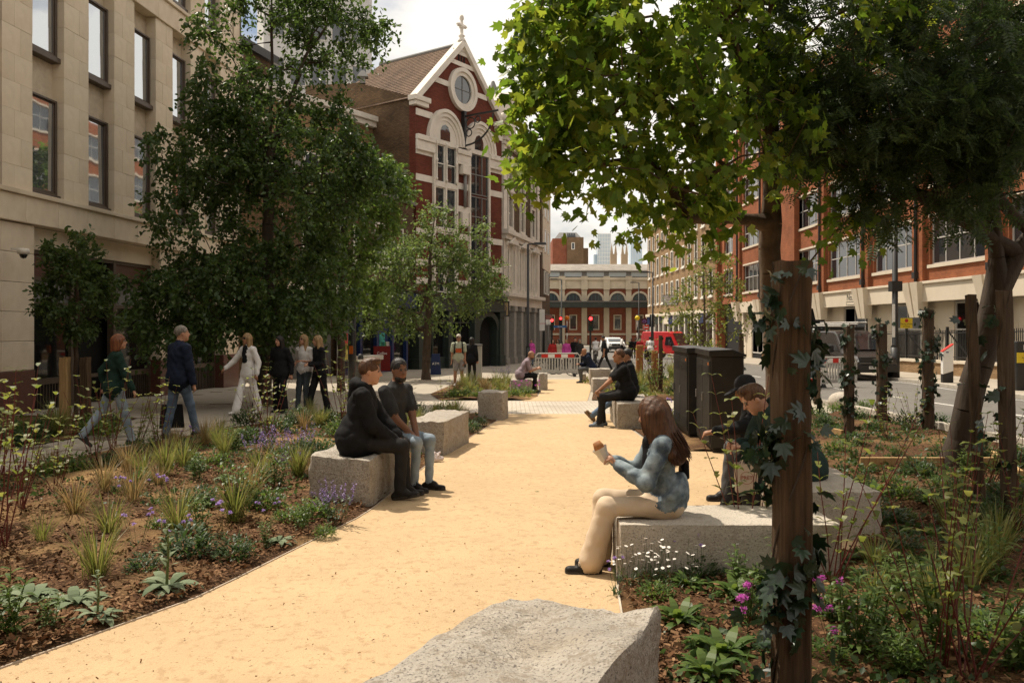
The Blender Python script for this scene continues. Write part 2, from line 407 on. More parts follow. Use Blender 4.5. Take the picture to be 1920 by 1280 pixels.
# painted line and patches on the road
M_paint = mat('road_paint', (.62, .6, .55), .7, .25, 20, patch=((.2, .19, .17), 6, .8))
rm = MB()
for y in np.arange(16, 46, 3.2): rm.add([(10.6, y, g(y)), (10.72, y, g(y)), (10.72, y + 1.6, g(y + 1.6)), (10.6, y + 1.6, g(y + 1.6))], [(0, 1, 2, 3)])
for x in (13.0, 12.8): pass
for a in np.arange(14, 34, 1.0):
    x0, x1 = kerb_far(a) - .32, kerb_far(a + 1) - .32
    rm.add([(x0, a, g(a)), (x0 + .08, a, g(a)), (x1 + .08, a + 1, g(a + 1)), (x1, a + 1, g(a + 1))], [(0, 1, 2, 3)])
struct(rm.build('road_marking', M_paint))

# pavement slabs on the left, laid one by one where they can be told apart
pv = bpy.data.objects.new('pavement_left', None); C.objects.link(pv); struct(pv)
sm = MB().box(-.446, .446, -.296, .296, -.03, .0); smo = sm.build('slab', M_slab, pv)
slab_me = smo.data; first = True; nsl = 0
for j in range(40):
    y = 10.3 + j * .6
    for i in range(14):
        x = -10.6 + i * .9 + (.45 if j % 2 else 0) + .091 * (y - 10)
        if nsl >= 295: break
        lim = bedL_l(min(y, 17.3)) - .52 if y < 17.3 else (-4.6 if y < 18 else -3.6)
        if x > lim or x < -11.3 + .0911 * (y - 10) + .95: continue
        if 12.0 < y < 16.9 and x < -6.6: continue
        if abs(x - gx(490, 19.8).x) < 1.1 and abs(y - 19.8) < .9: continue
        if first: o = smo; first = False
        else: o = share('slab', slab_me, pv)
        o.location = (x, y, g(y) + .008 + rnd.uniform(-.002, .002)); o.rotation_euler = (-.017, rnd.uniform(-.002, .002), 0); nsl += 1
# ================================================================== buildings
M_stone = mat('portland_stone', (.67, .575, .44), .85, .10, 1.1, bump=.003, bscale=40, patch=((.47, .37, .25), .8, .55))
M_stone2 = mat('portland_stone_pier', (.71, .61, .47), .85, .12, .8, bump=.003, bscale=40, patch=((.49, .385, .26), 1.3, .5))
M_rough = mat('stone_rusticated', (.57, .48, .36), .9, .14, 5, bump=.012, bscale=14)
M_bronze = mat('bronze_frame', (.085, .060, .042), .45, .15, 4, spec=.5)
M_gran = mat('red_granite', (.105, .042, .030), .4, .3, 24, spec=.5)
M_dark = mat('dark_interior', (.012, .011, .010), .9, .2, 2)
M_glass = glass('window_glass')
M_glassc = glass('coated_glass', (.60, .64, .68), .03, 1.5, .006, .7); MATS['coated_glass'].node_tree.nodes['Principled BSDF'].inputs['Metallic'].default_value = .9
M_glassd = glass('shop_glass', (.010, .010, .010), .03, 1.35, .002)
M_black = mat('black_iron', (.018, .017, .016), .5, .2, 6, spec=.5)
M_white = mat('white_stucco', (.66, .61, .53), .75, .07, 2.5, bump=.002, patch=((.50, .45, .38), 1.2, .5))
M_cream = mat('cream_render', (.64, .56, .44), .8, .05, 2, patch=((.54, .46, .34), .9, .4))
M_redbrick = brick('red_brick_gable', (.175, .046, .028), (.13, .036, .022), (.12, .055, .038), msize=.006, weather=.25)
M_brownbrick = brick('brown_stock_brick', (.165, .105, .058), (.105, .066, .038), (.085, .06, .04), weather=.35)
M_tanbrick = brick('tan_stock_brick', (.35, .225, .115), (.26, .16, .08), (.22, .15, .09), weather=.3)
M_orange = brick('orange_brick', (.36, .118, .048), (.27, .086, .036), (.24, .12, .07), msize=.009, weather=.25)
M_tile = brick('clay_roof_tile', (.235, .155, .105), (.175, .115, .078), (.07, .05, .035), .17, .11, .012, weather=.3)
M_slate = brick('slate_roof', (.30, .27, .23), (.25, .225, .195), (.16, .14, .12), .3, .2, .01, weather=.25)
M_green = mat('dark_green_paint', (.030, .042, .036), .4, .15, 3, spec=.5)
M_blue = mat('blue_paint', (.008, .022, .085), .4, .15, 3, spec=.5)
M_lead = mat('lead_grey', (.17, .165, .155), .6, .15, 4, spec=.4)
M_wframe = mat('white_window_paint', (.72, .69, .62), .6, .05, 4)
M_gframe = mat('grey_window_paint', (.50, .48, .44), .6, .05, 4)

# ---------------------------------------------------- stone office building on the left
d = Vector((.0911, 1, 0)).normalized()
B = thing('office_building', 'pale stone office building with bronze framed windows, at the left edge', 'building', (-12.41 + .0911 * 10, 10, 0), frame_angle(d))
U = lambda Y: (Y - 10) * 1.0041
u_end = U(28.6); z_top = 15.4; zb = -.75
mb = MB()
wins = []
k0 = -5
for k in range(k0, 6):
    a = U(17.99 + 2.02 * k)
    for z0, z1 in ((4.6, 6.75), (7.78, 9.65), (11.25, 13.2)): wins.append((a, a + .97, z0, z1))
cells(mb, U(6), u_end, 4.42, z_top, wins, .30, 0, .0)
mb.box(U(6), u_end, .7, 11, zb, z_top - .05)                                   # body behind
mb.add([(U(6), 0, z_top), (u_end, 0, z_top), (u_end, 11, z_top), (U(6), 11, z_top)], [(0, 1, 2, 3)])
mb.add([(u_end, 0, zb), (u_end, .7, zb), (u_end, .7, z_top), (u_end, 0, z_top)], [(0, 1, 2, 3)])
mb.build('wall', M_rough, B)
core = MB().box(U(6), u_end - .05, .45, .69, zb, z_top - .2).build('interior', M_dark, B)
# each bronze window with its pane
wm = MB(); 
def ring_frame(mb, a, b, c, e, t, y0, y1, m=0):
    mb.box(a, a + t, y0, y1, c, e, m); mb.box(b - t, b, y0, y1, c, e, m); mb.box(a + t, b - t, y0, y1, c, c + t, m); mb.box(a + t, b - t, y0, y1, e - t, e, m)
wsrc = {}
for (a, b, z0, z1) in wins:
    h = round(z1 - z0, 3)
    if h not in wsrc:
        f = MB(); ring_frame(f, -.02, .99, -.02, h + .02, .055, -.16, .16); ring_frame(f, .035, .935, .035, h - .035, .035, -.12, .15)
        f.box(-.06, 1.03, -.22, .1, -.14, -.02)
        fo = f.build('window', M_bronze, B, bevel=.008); p = MB().box(.07, .90, -.10, -.085, .07, h - .07).build('pane', M_glassc, fo)
        wsrc[h] = (fo, p); fo.location = (a, 0, z0)
    else:
        fo = share('window', wsrc[h][0], B, (a, 0, z0)); bv = fo.modifiers.new('bevel', 'BEVEL'); bv.width = .008; bv.limit_method = 'ANGLE'
        share('pane', wsrc[h][1], fo, (0, 0, 0), (rnd.uniform(-.012, .012), 0, rnd.uniform(-.012, .012)))
# piers of stone blocks, course by course
def block_src(w_, d_, h_, m):
    return MB().box(0, w_, -d_, .0, 0, h_).build('stone_block', m, B, bevel=.004)
pb = block_src(.567, .30, .584, M_stone2); pb2 = block_src(.367, .30, .584, M_stone); usedp = [False, False]
def put(src, i, loc):
    if not usedp[i]: usedp[i] = True; src.location = loc; return src
    o = share('stone_block', src, B, loc); bv = o.modifiers.new('bevel', 'BEVEL'); bv.width = .004; bv.limit_method = 'ANGLE'; return o
for k in range(-1, 6):
    a = U(17.99 + 2.02 * k) + 1.03
    if a > u_end - 1: continue
    for j in range(10): put((pb, pb2)[rnd.random() < .4], 0 if False else 0, (0, 0, 0)) if False else None
    for j in range(10):
        for i, off in (((0, 0), (1, .571)) if j % 2 else ((1, 0), (0, .371))): put((pb, pb2)[i], i, (a + off, rnd.uniform(-.004, .004), 4.40 + j * .586))
mb = MB(); mb.box(U(6), U(15.5), -.3, 0, 4.42, 10.25)
for k in range(-1, 6):
    a = U(17.99 + 2.02 * k) + 1.03
    if a < u_end - 1: mb.box(a, a + .94, -.30, 0, 10.93, z_top)
mb.box(u_end - .45, u_end + .003, -.305, 0.0, 4.42, z_top)
mb.each('upper_pier', M_stone, B)
# string courses of long blocks
for zc, hh, pr in ((3.80, .58, .36), (10.26, .62, .36)):
    mb = MB(); mb.box(U(6), u_end + .02, -pr - .07, .0, zc + hh, zc + hh + .1).build('ledge', M_stone, B, bevel=.01)
    src = MB().box(0, 1.09, -pr, 0, 0, hh - .003).build('stone_block', M_stone2, B, bevel=.01); f0 = True
    u = U(10)
    while u < u_end - .6:
        if f0: o = src; f0 = False
        else: o = share('stone_block', src, B); bv = o.modifiers.new('bevel', 'BEVEL'); bv.width = .01; bv.limit_method = 'ANGLE'
        o.location = (u, 0, zc); u += 1.097
# ground floor: columns, shopfronts, railings
cols = [(U(16.0), U(18.05)), (U(23.35), U(24.4)), (U(27.4), u_end + .01)]
mb = MB(); 
for a, b in cols: mb.box(a, b, -.28, .5, zb, .62)
mb.each('plinth', M_gran, B, bevel=.015)
for a, b in cols:
    n = max(1, round((b - a) / 1.0)); ww = (b - a) / n
    s2 = MB().box(0, ww - .004, -.26, .5, 0, .625).build('stone_block', M_stone2, B, bevel=.01); f0 = True
    for j in range(5):
        for i in range(n):
            if f0: o = s2; f0 = False
            else: o = share('stone_block', s2, B); bv = o.modifiers.new('bevel', 'BEVEL'); bv.width = .01; bv.limit_method = 'ANGLE'
            o.location = (a + i * ww, 0, .625 + j * .632)
mb = MB(); mb.box(U(6), u_end, -.02, .5, 3.3, 3.79); mb.build('lintel', M_stone, B)
def shopfront(a, b, door=None):
    f = MB(); 
    n = max(2, round((b - a) / 1.75)); st = (b - a) / n
    for i in range(n + 1): f.box(a + i * st - .06, a + i * st + .06, .02, .2, zb, 3.3)
    for z in (.30, 2.05, 2.62, 3.22): f.box(a, b, .03, .19, z, z + .08)
    fo = f.build('shop_frame', M_bronze, B)
    for i in range(n):
        u0, u1 = a + i * st + .06, a + (i + 1) * st - .06
        if door is not None and i == door:
            MB().box(u0, u1, .35, .4, zb, 3.2).build('doorway', M_dark, B); continue
        MB().box(u0, u1, .10, .12, .38, 2.05).build('pane', M_glassd, fo)
        MB().box(u0, u1, .09, .12, 2.13, 2.62).build('blind_panel', M_gran if i % 2 else M_lead, fo)
        MB().box(u0, u1, .09, .12, 2.70, 3.22).build('transom_panel', M_gran, fo)
        r = MB(); r.box(u0, u1, .03, .07, .24, .30); r.box(u0, u1, .03, .07, -.52, -.47)
        x = u0 + .04
        while x < u1: r.box(x, x + .022, .04, .062, -.47, .24); x += .105
        r.build('railing', M_bronze, fo)
        MB().box(u0, u1, .14, .16, zb, .30).build('stall_riser', M_dark, fo)
shopfront(U(18.05), U(23.35), 1); shopfront(U(24.4), U(27.4))
mb = MB(); mb.lathe([(.0, 0), (.11, .02), (.12, .09), (.10, .13), (.0, .14)], n=14); 
cc = thing('security_camera', 'small white dome security camera on the stone pier', 'camera', at(33, 478, 17.0) + Vector((.12, 0, 0)))
mb.build('housing', M_white, cc, True); MB().lathe([(.0, -.075), (.05, -.06), (.075, -.01), (.075, .02)], n=12).build('lens_dome', M_glassd, cc, True)
MB().box(-.25, 0, -.03, .03, .1, .15).build('bracket', M_white, cc)

# ---------------------------------------------------- low brick shop with blue shopfront, and houses behind it
A_, B_ = Vector((-8.9, 33.0)), Vector((-5.35, 44.5)); d = (B_ - A_).normalized(); Ln = (B_ - A_).length
S = thing('newsagent_shop', 'low brick shop with dark blue shopfront behind the young trees', 'building', (A_.x, A_.y, 0), frame_angle(d))
mb = MB(); mb.box(0, Ln, .35, 7, -1, 8.1); mb.box(0, Ln, 0, .35, 3.4, 8.1); mb.build('wall', M_brownbrick, S)
MB().box(-.1, Ln + .02, -.15, 7.1, 8.1, 8.3).build('coping', M_lead, S)
mb = MB(); mb.box(3.9, Ln, -.18, .1, 2.55, 3.4); mb.box(3.9, Ln, -.28, .1, 3.4, 3.52)
mb.build('fascia', M_blue, S, bevel=.02)
for i in range(5):
    a = 3.95 + i * 1.72
    MB().box(a, a + .22, -.12, .1, -1, 2.55).build('pilaster', M_blue, S)
    if i < 4:
        if i == 2: 
            MB().box(a + .25, a + 1.65, .05, .12, -.78, 2.5).build('door', M_blue, S); continue
        w_ = MB(); w_.box(a + .22, a + 1.72, .0, .12, -1, -.35); w_.build('stall_riser', M_blue, S)
        MB().box(a + .25, a + 1.70, .05, .08, -.3, 2.5).build('shop_window', M_glassd, S)
for a, c_, s_ in ((4.3, (.55, .06, .05), 0), (4.9, (.05, .18, .4), 1), (8.0, (.05, .3, .25), 0), (8.75, (.5, .45, .4), 1), (8.1, (.1, .28, .08), 1), (4.35, (.6, .5, .12), 1)):
    q = MB().box(a, a + .58, .03, .048, 0.1 - .45 * s_ + .4, .85 - .45 * s_ + .4); q.build('poster', mat('poster_%d_%d' % (int(a * 100), s_), c_, .5, .6, 5), S)
text('shop_lettering', 'news & wine', .5, S, (6.5, -.19, 2.98), (R(90), 0, 0), M_wframe)
# white porch columns at the near end
for u in (.35, 1.5, 3.3):
    MB().lathe([(.17, -1), (.17, -.75), (.12, -.7), (.11, 2.5), (.16, 2.6), (.16, 2.75)], (u, -.35, 0), 12).build('porch_column', M_white, S, True)
MB().box(0, 3.7, -.6, .2, 2.75, 3.4).build('porch_beam', M_white, S, bevel=.02)
MB().box(0, 3.7, .3, .345, -1, 2.75).build('recess', M_lead, S)
mb = MB(); mb.box(2.4, 4.2, -1.9, -1.5, -.75, .1); mb.build('porch_wall', M_lead, S); MB().box(2.3, 4.3, -2.0, -1.4, .1, .3).build('coping', M_white, S, bevel=.02)
for i in range(5):
    a = .8 + i * 2.2
    q = MB(); ring_frame(q, a, a + 1.05, 4.6, 6.7, .09, -.05, .08); q.box(a - .1, a + 1.15, -.12, .05, 4.45, 4.6); q.box(a + .05, a + 1.0, -.02, .04, 5.62, 5.7)
    w_ = q.build('window', M_wframe, S); MB().box(a + .09, a + .96, -.012, .0, 4.69, 6.61).build('pane', M_glass, w_)

T = thing('tan_brick_house', 'tan brick house with white cornice seen past the tall tree', 'building', (-10.2, 43.0, 0), frame_angle(Vector((.55, .84))))
mb = MB(); mb.box(-7, 4.2, .0, 9, -1, 13.1); mb.build('wall', M_tanbrick, T)
mb = MB(); mb.box(-7.2, 4.45, -.45, 9.2, 13.1, 13.4); mb.box(-7.1, 4.35, -.3, 9.1, 12.8, 13.1); mb.box(-7.05, 4.28, -.1, .0, 11.6, 11.8); mb.build('cornice', M_white, T, bevel=.03)
for i in range(4):
    for z in (5.2, 8.6):
        a = -6.2 + i * 2.6
        q = MB(); ring_frame(q, a, a + 1.1, z, z + 2, .1, -.08, .06); q.box(a - .1, a + 1.2, -.14, .05, z - .15, z)
        w_ = q.build('window', M_wframe, T); MB().box(a + .1, a + 1.0, -.04, -.02, z + .1, z + 1.9).build('pane', M_glass, w_)
T2 = thing('grey_office_tower', 'pale grey tower block rising behind the tall tree', 'building', (-15.5, 58, 0), R(20))
mb = MB(); mb.box(-2, 5.6, 0, 9, -1, 29); mb.build('wall', mat('pale_concrete', (.50, .50, .49), .8, .06, .4), T2)
for i in range(5):
    for j in range(7):
        a = -1.7 + i * 1.45; z = 5 + j * 3.4
        q = MB(); ring_frame(q, a, a + 1.15, z, z + 1.9, .08, -.06, .05); w_ = q.build('window', M_gframe, T2); MB().box(a + .08, a + 1.07, -.02, -.005, z + .08, z + 1.82).build('pane', M_glass, w_)
T3 = thing('brown_brick_block', 'brown brick block with flat dark roof beyond the stone offices', 'building', (-13.2, 36, 0), R(75))
MB().box(0, 5, 0, 8, -1, 14.6).build('wall', M_brownbrick, T3); MB().box(-.2, 5.2, -.25, 8.2, 14.6, 15.0).build('roof', M_black, T3)

# ---------------------------------------------------- gabled red and white brick building
d = Vector((.71, 1, 0)).normalized(); GW = 7.9
G = thing('gabled_building', 'red brick Victorian building with white bands, pointed gable and round window', 'building', (-5.22, 44.6, 0), frame_angle(d))
def gu(px, py):                      # pixel -> place on the facade plane (u along, z up)
    k = (px - 960) / F; ox, oy = -5.22, 44.6
    u = (k * oy - ox) / (d.x - k * d.y); Y = oy + u * d.y
    return u, CAMZ + (HY - py) / F * Y
ze, za = 14.35, 18.05
mb = MB(); mb.prism([(0, 3.2), (GW, 3.2), (GW, ze - .2), (GW / 2, za - .1), (0, ze - .2)], 0, .5); mb.build('facade', M_redbrick, G)
mb = MB(); mb.prism([(.02, -1), (GW - .02, -1), (GW - .02, 3.2), (.02, 3.2)], .5, .9)
# side wall that faces the camera, parapet raking up to the back, and the far side
mb.add([(0, .5, -1), (0, 9, -1), (0, 9, 16.2), (0, 4.5, 15.6), (0, .5, ze - .15)], [(0, 1, 2, 3, 4)])
mb.add([(.35, .5, -1), (.35, 9, -1), (.35, 9, 16.2), (.35, 4.5, 15.6), (.35, .5, ze - .15)], [(4, 3, 2, 1, 0)])
mb.add([(0, .5, ze - .15), (.35, .5, ze - .15), (.35, 4.5, 15.6), (0, 4.5, 15.6), (.35, 9, 16.2), (0, 9, 16.2)], [(0, 1, 2, 3), (3, 2, 4, 5)])
mb.box(GW - .4, GW - .003, .5, 9, -1, ze - .3); mb.box(.35, GW - .4, 8.6, 9, -1, ze)
mb.build('side_wall', M_brownbrick, G)
mb = MB(); mb.lathe([(.22, 0), (.22, .35), (.45, .36), (.12, .75), (.0, .76)], (.2, 4.3, 15.55), 4); mb.build('chimney_cowl', M_lead, G)
ro = MB(); hx, rb = GW / 2, 6.6
ro.add([(-.1, .12, ze - .32), (hx, .12, za - .02), (hx, rb, za - .02), (-.1, 9, ze - .32), (GW + .1, .12, ze - .32), (GW + .1, 9, ze - .32)], [(0, 1, 2, 3), (4, 5, 2, 1), (3, 2, 5)])
roof = ro.build('roof', M_tile, G)
# courses of tiles near enough to tell apart
rt = MB(); nco = 26
for k in range(nco):
    t0 = k / nco; x0 = -.1 + (hx + .1) * t0; z0 = ze - .32 + (za - .02 - ze + .32) * t0; yb = 9 + (rb - 9) * t0
    rt.add([(x0 - .02, .14, z0 + .035), (x0 - .02, yb - .1, z0 + .035), (x0 + .155, yb - .1, z0 + .165), (x0 + .155, .14, z0 + .165), (x0 - .02, .14, z0), (x0 - .02, yb - .1, z0)], [(0, 3, 2, 1), (0, 1, 5, 4)])
rt.build('tile_courses', M_tile, roof)
MB().tube([(hx, .1, za + .02), (hx, rb, za + .02)], .11, 8).build('ridge', M_lead, roof)
# white raking coping and kneelers
mb = MB()
for s in (0, 1):
    e, a_ = ((-.22, ze - .25), (hx, za + .28)) if s == 0 else ((GW + .22, ze - .25), (hx, za + .28))
    nx_ = .0; th = .34
    mb.prism([e, a_, (a_[0], a_[1] - th * 1.35), (e[0] + (.1 if s == 0 else -.1), e[1] - th)] if s == 0 else [a_, e, (e[0] - .1, e[1] - th), (a_[0], a_[1] - th * 1.35)], -.22, .35)
mb.each('coping', M_white, G)
mb = MB(); mb.box(-.35, .95, -.28, .3, ze - .5, ze - .22); mb.box(-.25, .85, -.2, .3, ze - .75, ze - .5); mb.box(GW - .85, GW + .3, -.28, .3, ze - .5, ze - .22); mb.box(GW - .75, GW + .2, -.2, .3, ze - .75, ze - .5)
mb.each('kneeler', M_white, G, bevel=.03)
mb = MB(); mb.lathe([(.26, 0), (.16, .15), (.12, .25), (.2, .33), (.1, .42), (.09, .75), (.16, .82), (.13, .95), (.09, 1.0), (.08, 1.25), (.14, 1.33), (.10, 1.45), (0, 1.5)], (hx, 0, za + .12), 10)
mb.box(hx - .34, hx + .34, -.08, .08, za + .98, za + 1.14); mb.lathe([(.0, -.1), (.11, 0), (.0, .1)], (hx - .36, 0, za + 1.06), 8); mb.lathe([(.0, -.1), (.11, 0), (.0, .1)], (hx + .36, 0, za + 1.06), 8); mb.lathe([(0, -.06), (.13, .02), (.09, .16), (0, .2)], (hx, 0, za + 1.5), 8)
mb.build('cross_finial', M_white, G, True)
# white bands on piers
P1, P2, P3 = (-.03, 1.32), (3.45, 4.5), (6.55, GW + .03)
mb = MB()
for z in (13.1, 9.55, 6.6, 4.9, 3.9, 11.0): 
    for (a, b) in (P1, P2, P3):
        if z == 13.1 and (a, b) == P2: continue
        mb.box(a, b, -.05, .0, z, z + .36)
mb.each('stone_band', M_white, G)
mb = MB()
for (a, b) in (P1, P3):
    mb.box(a - .03, b + .1, -.24, 0, 11.75, 12.05); mb.box(a - .03, b + .05, -.16, 0, 11.35, 11.75); mb.box(a - .03, b + .1, -.2, 0, 11.2, 11.35)
a, b = P2; mb.box(a - .1, b + .1, -.26, 0, 11.55, 11.85); mb.box(a - .02, b + .02, -.18, 0, 11.1, 11.55); mb.box(a - .1, b + .1, -.22, 0, 10.95, 11.1)
mb.box(a + .2, b - .2, -.36, 0, 10.4, 10.95); mb.box(a - .02, b + .02, -.16, 0, 8.2, 8.55); mb.box(a + .25, b - .25, -.3, -.0, 7.4, 8.2)
mb.each('capital', M_white, G, bevel=.03)
MB().cyl((4.0, -.22, 8.5), (4.0, -.22, 10.45), .1, 10).build('colonnette', M_lead, G, True)
# round window
oc = (hx, 15.35)
mb = MB(); mb.ring(oc[0], oc[1], .80, 1.02, 0, 2 * math.pi, -.12, 0, 36); mb.ring(oc[0], oc[1], 1.02, 1.25, 0, 2 * math.pi, -.22, 0, 36); rw = mb.build('round_window', M_white, G)
mb = MB(); mb.prism([(oc[0] + .8 * math.cos(t), oc[1] + .8 * math.sin(t)) for t in np.linspace(0, 2 * math.pi, 30)[:-1]], -.03, -.01); mb.build('pane', M_glass, rw)
mb = MB(); mb.box(oc[0] - .8, oc[0] + .8, -.06, -.03, oc[1] - .02, oc[1] + .02); mb.box(oc[0] - .02, oc[0] + .02, -.06, -.03, oc[1] - .8, oc[1] + .8); mb.build('glazing_bar', M_lead, rw)
mb = MB(); mb.box(1.55, 2.72, -.05, 0, 15.25, 15.55); mb.box(5.2, 6.35, -.05, 0, 15.25, 15.55); mb.box(2.55, 5.35, -.05, 0, 16.7, 16.95); mb.box(3.15, 4.75, -.06, 0, 17.35, 17.6); mb.prism([(3.4, 17.55), (4.5, 17.55), (3.95, 18.15)], -.06, 0); mb.each('gable_band', M_white, G)
mb = MB(); [mb.box(3.6 + .25 * i, 3.72 + .25 * i, -.03, 0, 16.98, 17.3) for i in range(3)]; mb.each('louvre', M_dark, G)
# two tall arched bays
for bi, (a, b) in enumerate(((1.32, 3.45), (4.5, 6.55))):
    cx, r = (a + b) / 2, (b - a) / 2
    zs = 11.95
    mb = MB()
    for r0, r1, pr in ((r - .02, r + .16, .1), (r + .16, r + .34, .18), (r + .34, r + .5, .26)): mb.ring(cx, zs, r0, r1, 0, math.pi, -pr, 0, 20, ez=1.22)
    bay = mb.build('arch', M_white, G)
    mb = MB(); mb.box(a, a + .14, -.16, 0, 3.4, zs); mb.box(b - .14, b, -.16, 0, 3.4, zs); mb.box(a + .14, b - .14, -.15, 0, zs - .14, zs + .08)
    pts = [(cx + (r - .02) * math.cos(t), zs + .1 + (r * 1.22 - .12) * math.sin(t)) for t in np.linspace(0, math.pi, 18)]
    mb.prism(pts, -.06, -.001)
    if bi == 0:
        mb.box(a + .14, b - .14, -.14, 0, 9.42, 9.70); mb.box(cx - .07, cx + .07, -.15, 0, 6.95, zs - .14); mb.box(a + .14, b - .14, -.12, 0, 6.95, 7.12)
        mb.box(a + .14, b - .14, -.08, 0, 5.6, 5.9); mb.box(cx - .09, cx + .09, -.08, 0, 5.9, 6.95); mb.box(a + .14, b - .14, -.07, 0, 6.82, 6.95)
        mb.box(cx - .1, cx + .1, -.13, 0, 3.4, 5.6)
    mb.each('bay_surround', M_white, G)
    mb = MB(); 
    mb.prism([(cx - .42, zs + .16), (cx + .42, zs + .16), (cx + .42, zs + .66), (cx + .26, zs + .95), (cx, zs + 1.06), (cx - .26, zs + .95), (cx - .42, zs + .66)], -.075, -.061); mb.build('pane', M_glass, bay)
    cl = [(a + .14, cx - .07), (cx + .07, b - .14)] if bi == 0 else [(a + .14, b - .14)]
    for (p, q) in cl:
        for (z0, z1) in (((9.70, zs - .14), (7.12, 9.42), (3.5, 5.6)) if bi == 0 else ((9.4, zs - .14), (6.9, 9.3), (3.5, 6.8))):
            f = MB(); ring_frame(f, p, q, z0, z1, .06, -.07, -.01); f.box(p + .06, q - .06, -.06, -.015, (z0 + z1) / 2 - .03, (z0 + z1) / 2 + .03)
            if bi == 1:
                for t in (1 / 3, 2 / 3): f.box(p + (q - p) * t - .03, p + (q - p) * t + .03, -.065, -.015, z0 + .06, z1 - .06)
            fo = f.build('window', M_lead if bi else M_wframe, G)
            for h0, h1 in ((z0 + .06, (z0 + z1) / 2 - .03), ((z0 + z1) / 2 + .03, z1 - .06)): MB().box(p + .06, q - .06, -.03, -.012, h0, h1).build('pane', M_glass, fo)
    for xx in ((a + .2, cx, b - .2) if bi == 0 else ()):
        MB().lathe([(.07, 0), (.07, .12), (.045, .16), (.045, 1.0), (.08, 1.08), (.08, 1.2), (.045, 1.24), (.045, 2.0), (.08, 2.05), (.09, 2.2)], (xx, -.18, 9.75), 8).build('colonnette', M_white, G, True)
# iron bracket
mb = MB(); ib = Vector((4.0, -.1, 0))
mb.box(3.9, 4.1, -.25, 0, 11.9, 14.1); mb.box(3.96, 4.04, -2.6, -.2, 13.75, 13.85)
pts = [(4.0, -.25 - 2.0 * math.sin(t), 12.1 + 1.6 * (1 - math.cos(t)) ) for t in np.linspace(0, math.pi / 2, 12)]
mb.tube(pts, .055, 6)
for yy, zz, rr in ((-.62, 13.35, .32), (-1.15, 13.5, .18), (-.5, 12.8, .2)):
    mb.tube([(4.0, yy + rr * math.cos(t), zz + rr * math.sin(t)) for t in np.linspace(0, 2 * math.pi, 18)], .035, 5)
mb.build('iron_bracket', M_black, G)
mb = MB(); mb.lathe([(.0, 0), (.34, .0), (.36, .45), (.3, .55), (0, .6)], (GW + .1, -.2, ze - .1), 10); mb.build('scroll_finial', M_white, G, True)
# green shopfront with arched doorway
mb = MB(); mb.box(0, GW, -.25, .5, 2.55, 3.2); mb.box(-.05, GW + .05, -.45, .3, 3.2, 3.42); mb.box(-.05, GW + .05, -.33, .3, 2.45, 2.57); mb.build('fascia', M_green, G, bevel=.03)
for a, b in ((0, .4), (2.5, 2.9), (4.9, 5.35), (7.45, 7.9)):
    mb = MB(); mb.box(a, b, -.22, .5, -1, 2.45); mb.box(a - .06, b + .06, -.28, .5, -1, -.2); mb.box(a - .08, b + .08, -.3, .5, 2.15, 2.45); mb.build('pilaster', M_green, G, bevel=.02)
for a, b in ((.4, 2.5), (2.9, 4.9)):
    f = MB(); f.box(a, b, .0, .4, -1, -.15); [f.box(a + (b - a) * t - .04, a + (b - a) * t + .04, .05, .3, -.15, 2.45) for t in (.0, .5, 1)]; f.box(a, b, .06, .28, 1.75, 1.83)
    fo = f.build('shop_window', M_green, G); MB().box(a, b, .2, .22, -.15, 2.45).build('pane', M_glassd, fo)
mb = MB(); mb.ring(6.4, 1.35, .85, 1.15, 0, math.pi, -.15, .4, 16); mb.box(5.35, 5.55, -.1, .4, -1, 1.4); mb.box(7.25, 7.45, -.1, .4, -1, 1.4); mb.build('arched_doorway', M_green, G)
MB().box(5.35, 7.45, .4, .45, -1, 2.5).build('door', M_dark, G)

# ---------------------------------------------------- white stucco and brick terrace
d = Vector((.264, 1, 0)).normalized(); TW = 10.4
W = thing('stucco_terrace', 'brown brick terrace with white stucco windows and grey pillared ground floor', 'building', (-.59, 53.4, 0), frame_angle(d))
wn = []
ctr = (1.75, 5.05, 8.35)
for c in ctr:
    wn += [(c - .55, c + .55, 10.75, 12.85), (c - .55, c + .55, 8.2, 10.25)]
mb = MB(); cells(mb, 0, TW, 7.9, 13.7, wn, .25); mb.box(0, TW, .6, 9, -1, 13.7); mb.box(-.003, .6, .0, .6, -1, 13.7); mb.build('wall', M_brownbrick, W)
mb = MB(); mb.box(-.05, .75, -.08, .1, 3.7, 13.6); mb.box(TW - .7, TW + .03, -.08, .1, 3.7, 13.6); mb.each('corner_pilaster', M_white, W)
mb = MB(); mb.box(-.25, TW + .25, -.55, .4, 14.0, 14.3); mb.box(-.15, TW + .15, -.35, .4, 13.7, 14.0); mb.box(-.1, TW + .1, -.2, .4, 13.45, 13.7); mb.box(-.1, TW + .1, -.1, .5, 14.3, 14.8); mb.build('cornice', M_white, W, bevel=.03)
for (a, b, z0, z1) in wn:
    f = MB(); ring_frame(f, a - .18, b + .18, z0 - .12, z1 + .2, .2, -.1, .04); f.box(a - .26, b + .26, -.2, .02, z0 - .22, z0 - .1)
    if z0 < 9: f.box(a - .1, b + .1, -.16, .0, z1 + .22, z1 + .5)
    fo = f.build('window', M_white, W); f2 = MB(); ring_frame(f2, a, b, z0, z1, .07, .1, .16); f2.box(a + .07, b - .07, .1, .15, (z0 + z1) / 2 - .03, (z0 + z1) / 2 + .03); f2.build('sash', M_wframe, fo)
    MB().box(a + .07, b - .07, .13, .14, z0 + .07, z1 - .07).build('pane', M_glass, fo)
mb = MB(); mb.box(-.2, TW + .2, -.45, .3, 7.62, 7.92); mb.box(-.1, TW + .1, -.28, .3, 7.3, 7.62); mb.box(-.25, TW + .25, -.5, .3, 3.55, 3.8); mb.box(-.1, TW + .1, -.25, .3, 2.95, 3.55)
